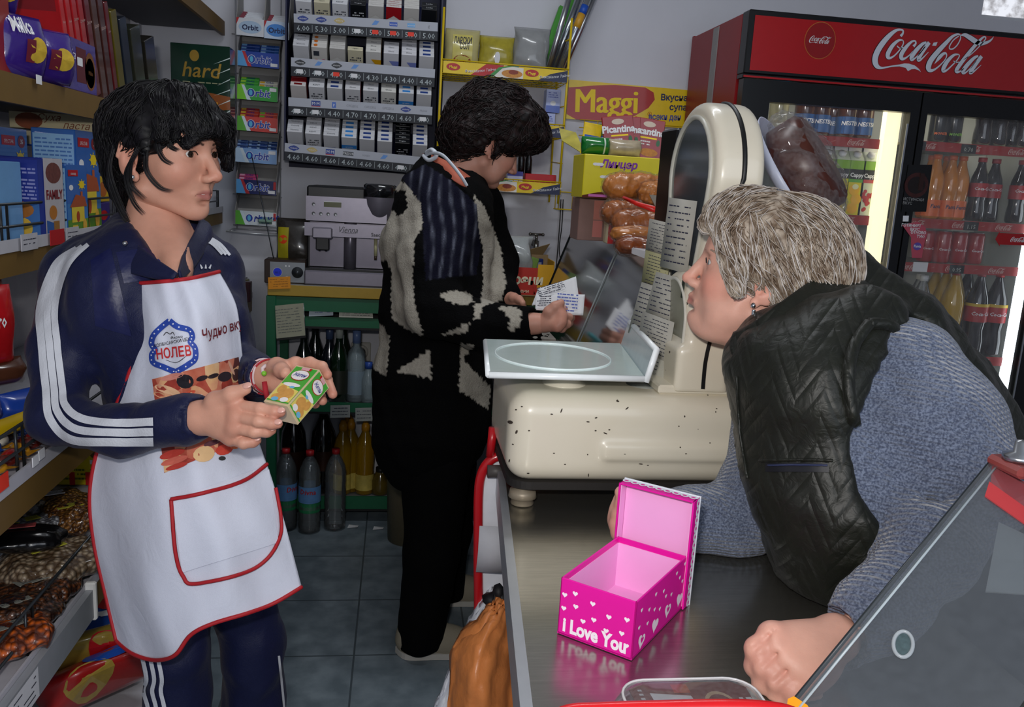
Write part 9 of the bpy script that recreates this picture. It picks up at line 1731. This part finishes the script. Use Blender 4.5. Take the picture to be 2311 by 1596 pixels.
for a_,tx in((anA,1.0),(anB,.92)):
 dr=Vector((1,.0,0));o=Vector((a_[0]-.055,a_[1],0));S=SDF((o.x-.05,o.y-.09,-.01),(o.x+.30,o.y+.09,.14),.005)
 S.cone((o.x+.03,o.y,.045),(o.x+.03,o.y,.085),.040,.036,.02);S.cone((o.x+.04,o.y,.045),(o.x+.18,o.y,.032),.042,.038,.03);S.cone((o.x+.14,o.y,.03),(o.x+.20,o.y,.022),.042,.032,.02);S.cone((o.x+.05,o.y,.085),(o.x+.15,o.y,.05),.03,.03,.02)
 S.f=np.maximum(S.f,(.012-S.ax[2])[None,None,:].astype(np.float32));V1,Q1=S.mesh(1);so=npmesh('sneaker',V1,Q1,shm,C3);sb_=bvh(V1,Q1)
 b=MB();ol=[(o.x-.012+.0,o.y),(o.x+.02,o.y-.043),(o.x+.10,o.y-.045),(o.x+.18,o.y-.045),(o.x+.225,o.y-.025),(o.x+.234,o.y),(o.x+.225,o.y+.025),(o.x+.18,o.y+.045),(o.x+.02,o.y+.043)];c_=[(p.x,p.y)for p in catmull([(p[0],p[1],0)for p in ol+[ol[0]]],40)][:-1];b.prism(Matrix.Identity(4),c_,.018,som,.001);b.build('sole',so,world=True)
 b=MB()
 for k in range(4):
  x_=o.x+.085+.022*k;zt_=.098-.014*k;b.tube([(x_,o.y-.028,zt_-.014),(x_+.006,o.y,zt_+.002),(x_,o.y+.028,zt_-.014)],.0028,som,5);b.sphere((x_-.004,o.y-.036,zt_-.026),.0035,mt('#3a3630',.5),8,5)
 b.build('lace',so,world=True)
b=MB();oc=mt('#b5604a',.7);og=[[P(*p)for p in r]for r in([(950,366,2.40),(980,380,2.31),(1020,404,2.24),(1056,424,2.25),(1082,434,2.32)],[(954,346,2.41),(984,352,2.33),(1024,372,2.28),(1058,396,2.29),(1078,412,2.34)])];b.grid([catmull(r,16)for r in og],oc,thick=.004);b.build('orange_collar',SW3,world=True)
b=MB();wt_=mt('#cdd3dc',.7);b.tube(catmull([P(*p)for p in[(956,354,2.38),(974,345,2.32),(998,350,2.27),(1022,374,2.235),(1042,400,2.225),(1054,420,2.23)]],30),.005,wt_,8,flat=.5);b.tube(catmull([P(*p)for p in[(956,352,2.37),(968,362,2.33),(985,352,2.31),(975,338,2.32),(962,345,2.36)]],20),.006,wt_,8);b.build('apron_strap',C3,world=True)
HM3=hair_mat('dark_brown_hair','#0c0808','#2a1a1a',.5)
lo=np.min([H3(x,y,z)for x in(-190,170)for y in(-150,150)for z in(-170,190)],0);hi=np.max([H3(x,y,z)for x in(-190,170)for y in(-150,150)for z in(-170,190)],0)
S=SDF(lo,hi,.005);s_=H3 .s;R_=H3 .R
E=lambda c,r,k,op='u':S.ell(H3(*c),np.array(r)*s_,R_,k*s_,op);K=lambda a,b_,ra,rb_,k,op='u':S.cone(H3(*a),H3(*b_),ra*s_,rb_*s_,k*s_,op)
E((-10,0,70),(130,112,112),10);E((-80,0,10),(66,90,80),30);E((60,0,90),(88,90,66),30);E((116,0,-44),(72,130,84),14,'s');E((46,-60,-60),(64,60,64),14,'s');E((46,60,-60),(64,60,64),14,'s');E((0,-96,-14),(28,38,38),8,'s')
K((-70,0,-40),(-60,0,-88),50,30,20);K((4,-76,30),(14,-84,-44),12,4,10)
wrinkle(S,.003,70,51);Vr,Qr=S.mesh(1);HO3=npmesh('hair',Vr,Qr,HM3,C3)
b=MB();comb(b,Vr,Qr,H3,lambda q:(.6 if q[0]>30 else-.5,.2*np.sign(q[1]),-.6 if q[2]<120 else-.1),1300,.013,7,.0016,HM3,lift=(.0,.010),seed=14,jit=.5);b.build('hair_strands',HO3,world=True)
def sheet(name,label,cat,px4,mat,d4,prints=None,curl=.006,group=None):
 q=[P(x,y,d)for(x,y),d in zip(px4,d4)];b=MB();n=8;nn_=(q[1]-q[0]).cross(q[3]-q[0]).normalized()
 b.grid([[q[0].lerp(q[1],i/n).lerp(q[3].lerp(q[2],i/n),j/n)+nn_*curl*sin(pi*i/n)for i in range(n+1)]for j in range(n+1)],mat,thick=.0006)
 if prints:
  e1,e2=q[1]-q[0],q[3]-q[0];F=FR(q[3]+nn_*0,e1,-e2);sg_=1 if F.col[2].xyz.dot(CAM-q[0])>0 else-1
  for x0,y0,x1,y1,n_,m in prints:b.lines(F,e1 .length*x0,e2 .length*y0,e1 .length*x1,e2 .length*y1,n_,m,(curl+.001)*sg_,.4)
 return tag(b.build(name,loc=q[3]),label,cat,group)
bi=mt('#5565b0',.6)
sheet('receipt','white receipt with black grid print rising behind the others in the clerk\'s hand','receipt',[(1215,650),(1300,624),(1306,668),(1200,690)],PAPER,[2.20,2.20,2.18,2.18],[(.25,.3,.95,.8,5,INK)],.004)
sheet('receipt','white receipt with columns of blue print, frontmost in the clerk\'s hand','receipt',[(1262,660),(1320,665),(1316,712),(1246,708)],PAPER,[2.165,2.165,2.15,2.15],[(.15,.1,.95,.95,6,bi)],.004)
sheet('receipt','small receipt with black print by the clerk\'s sleeve','receipt',[(1209,666),(1262,664),(1262,700),(1208,700)],PAPER,[2.185,2.185,2.17,2.17],[(.1,.2,.7,.9,5,INK)],.003)
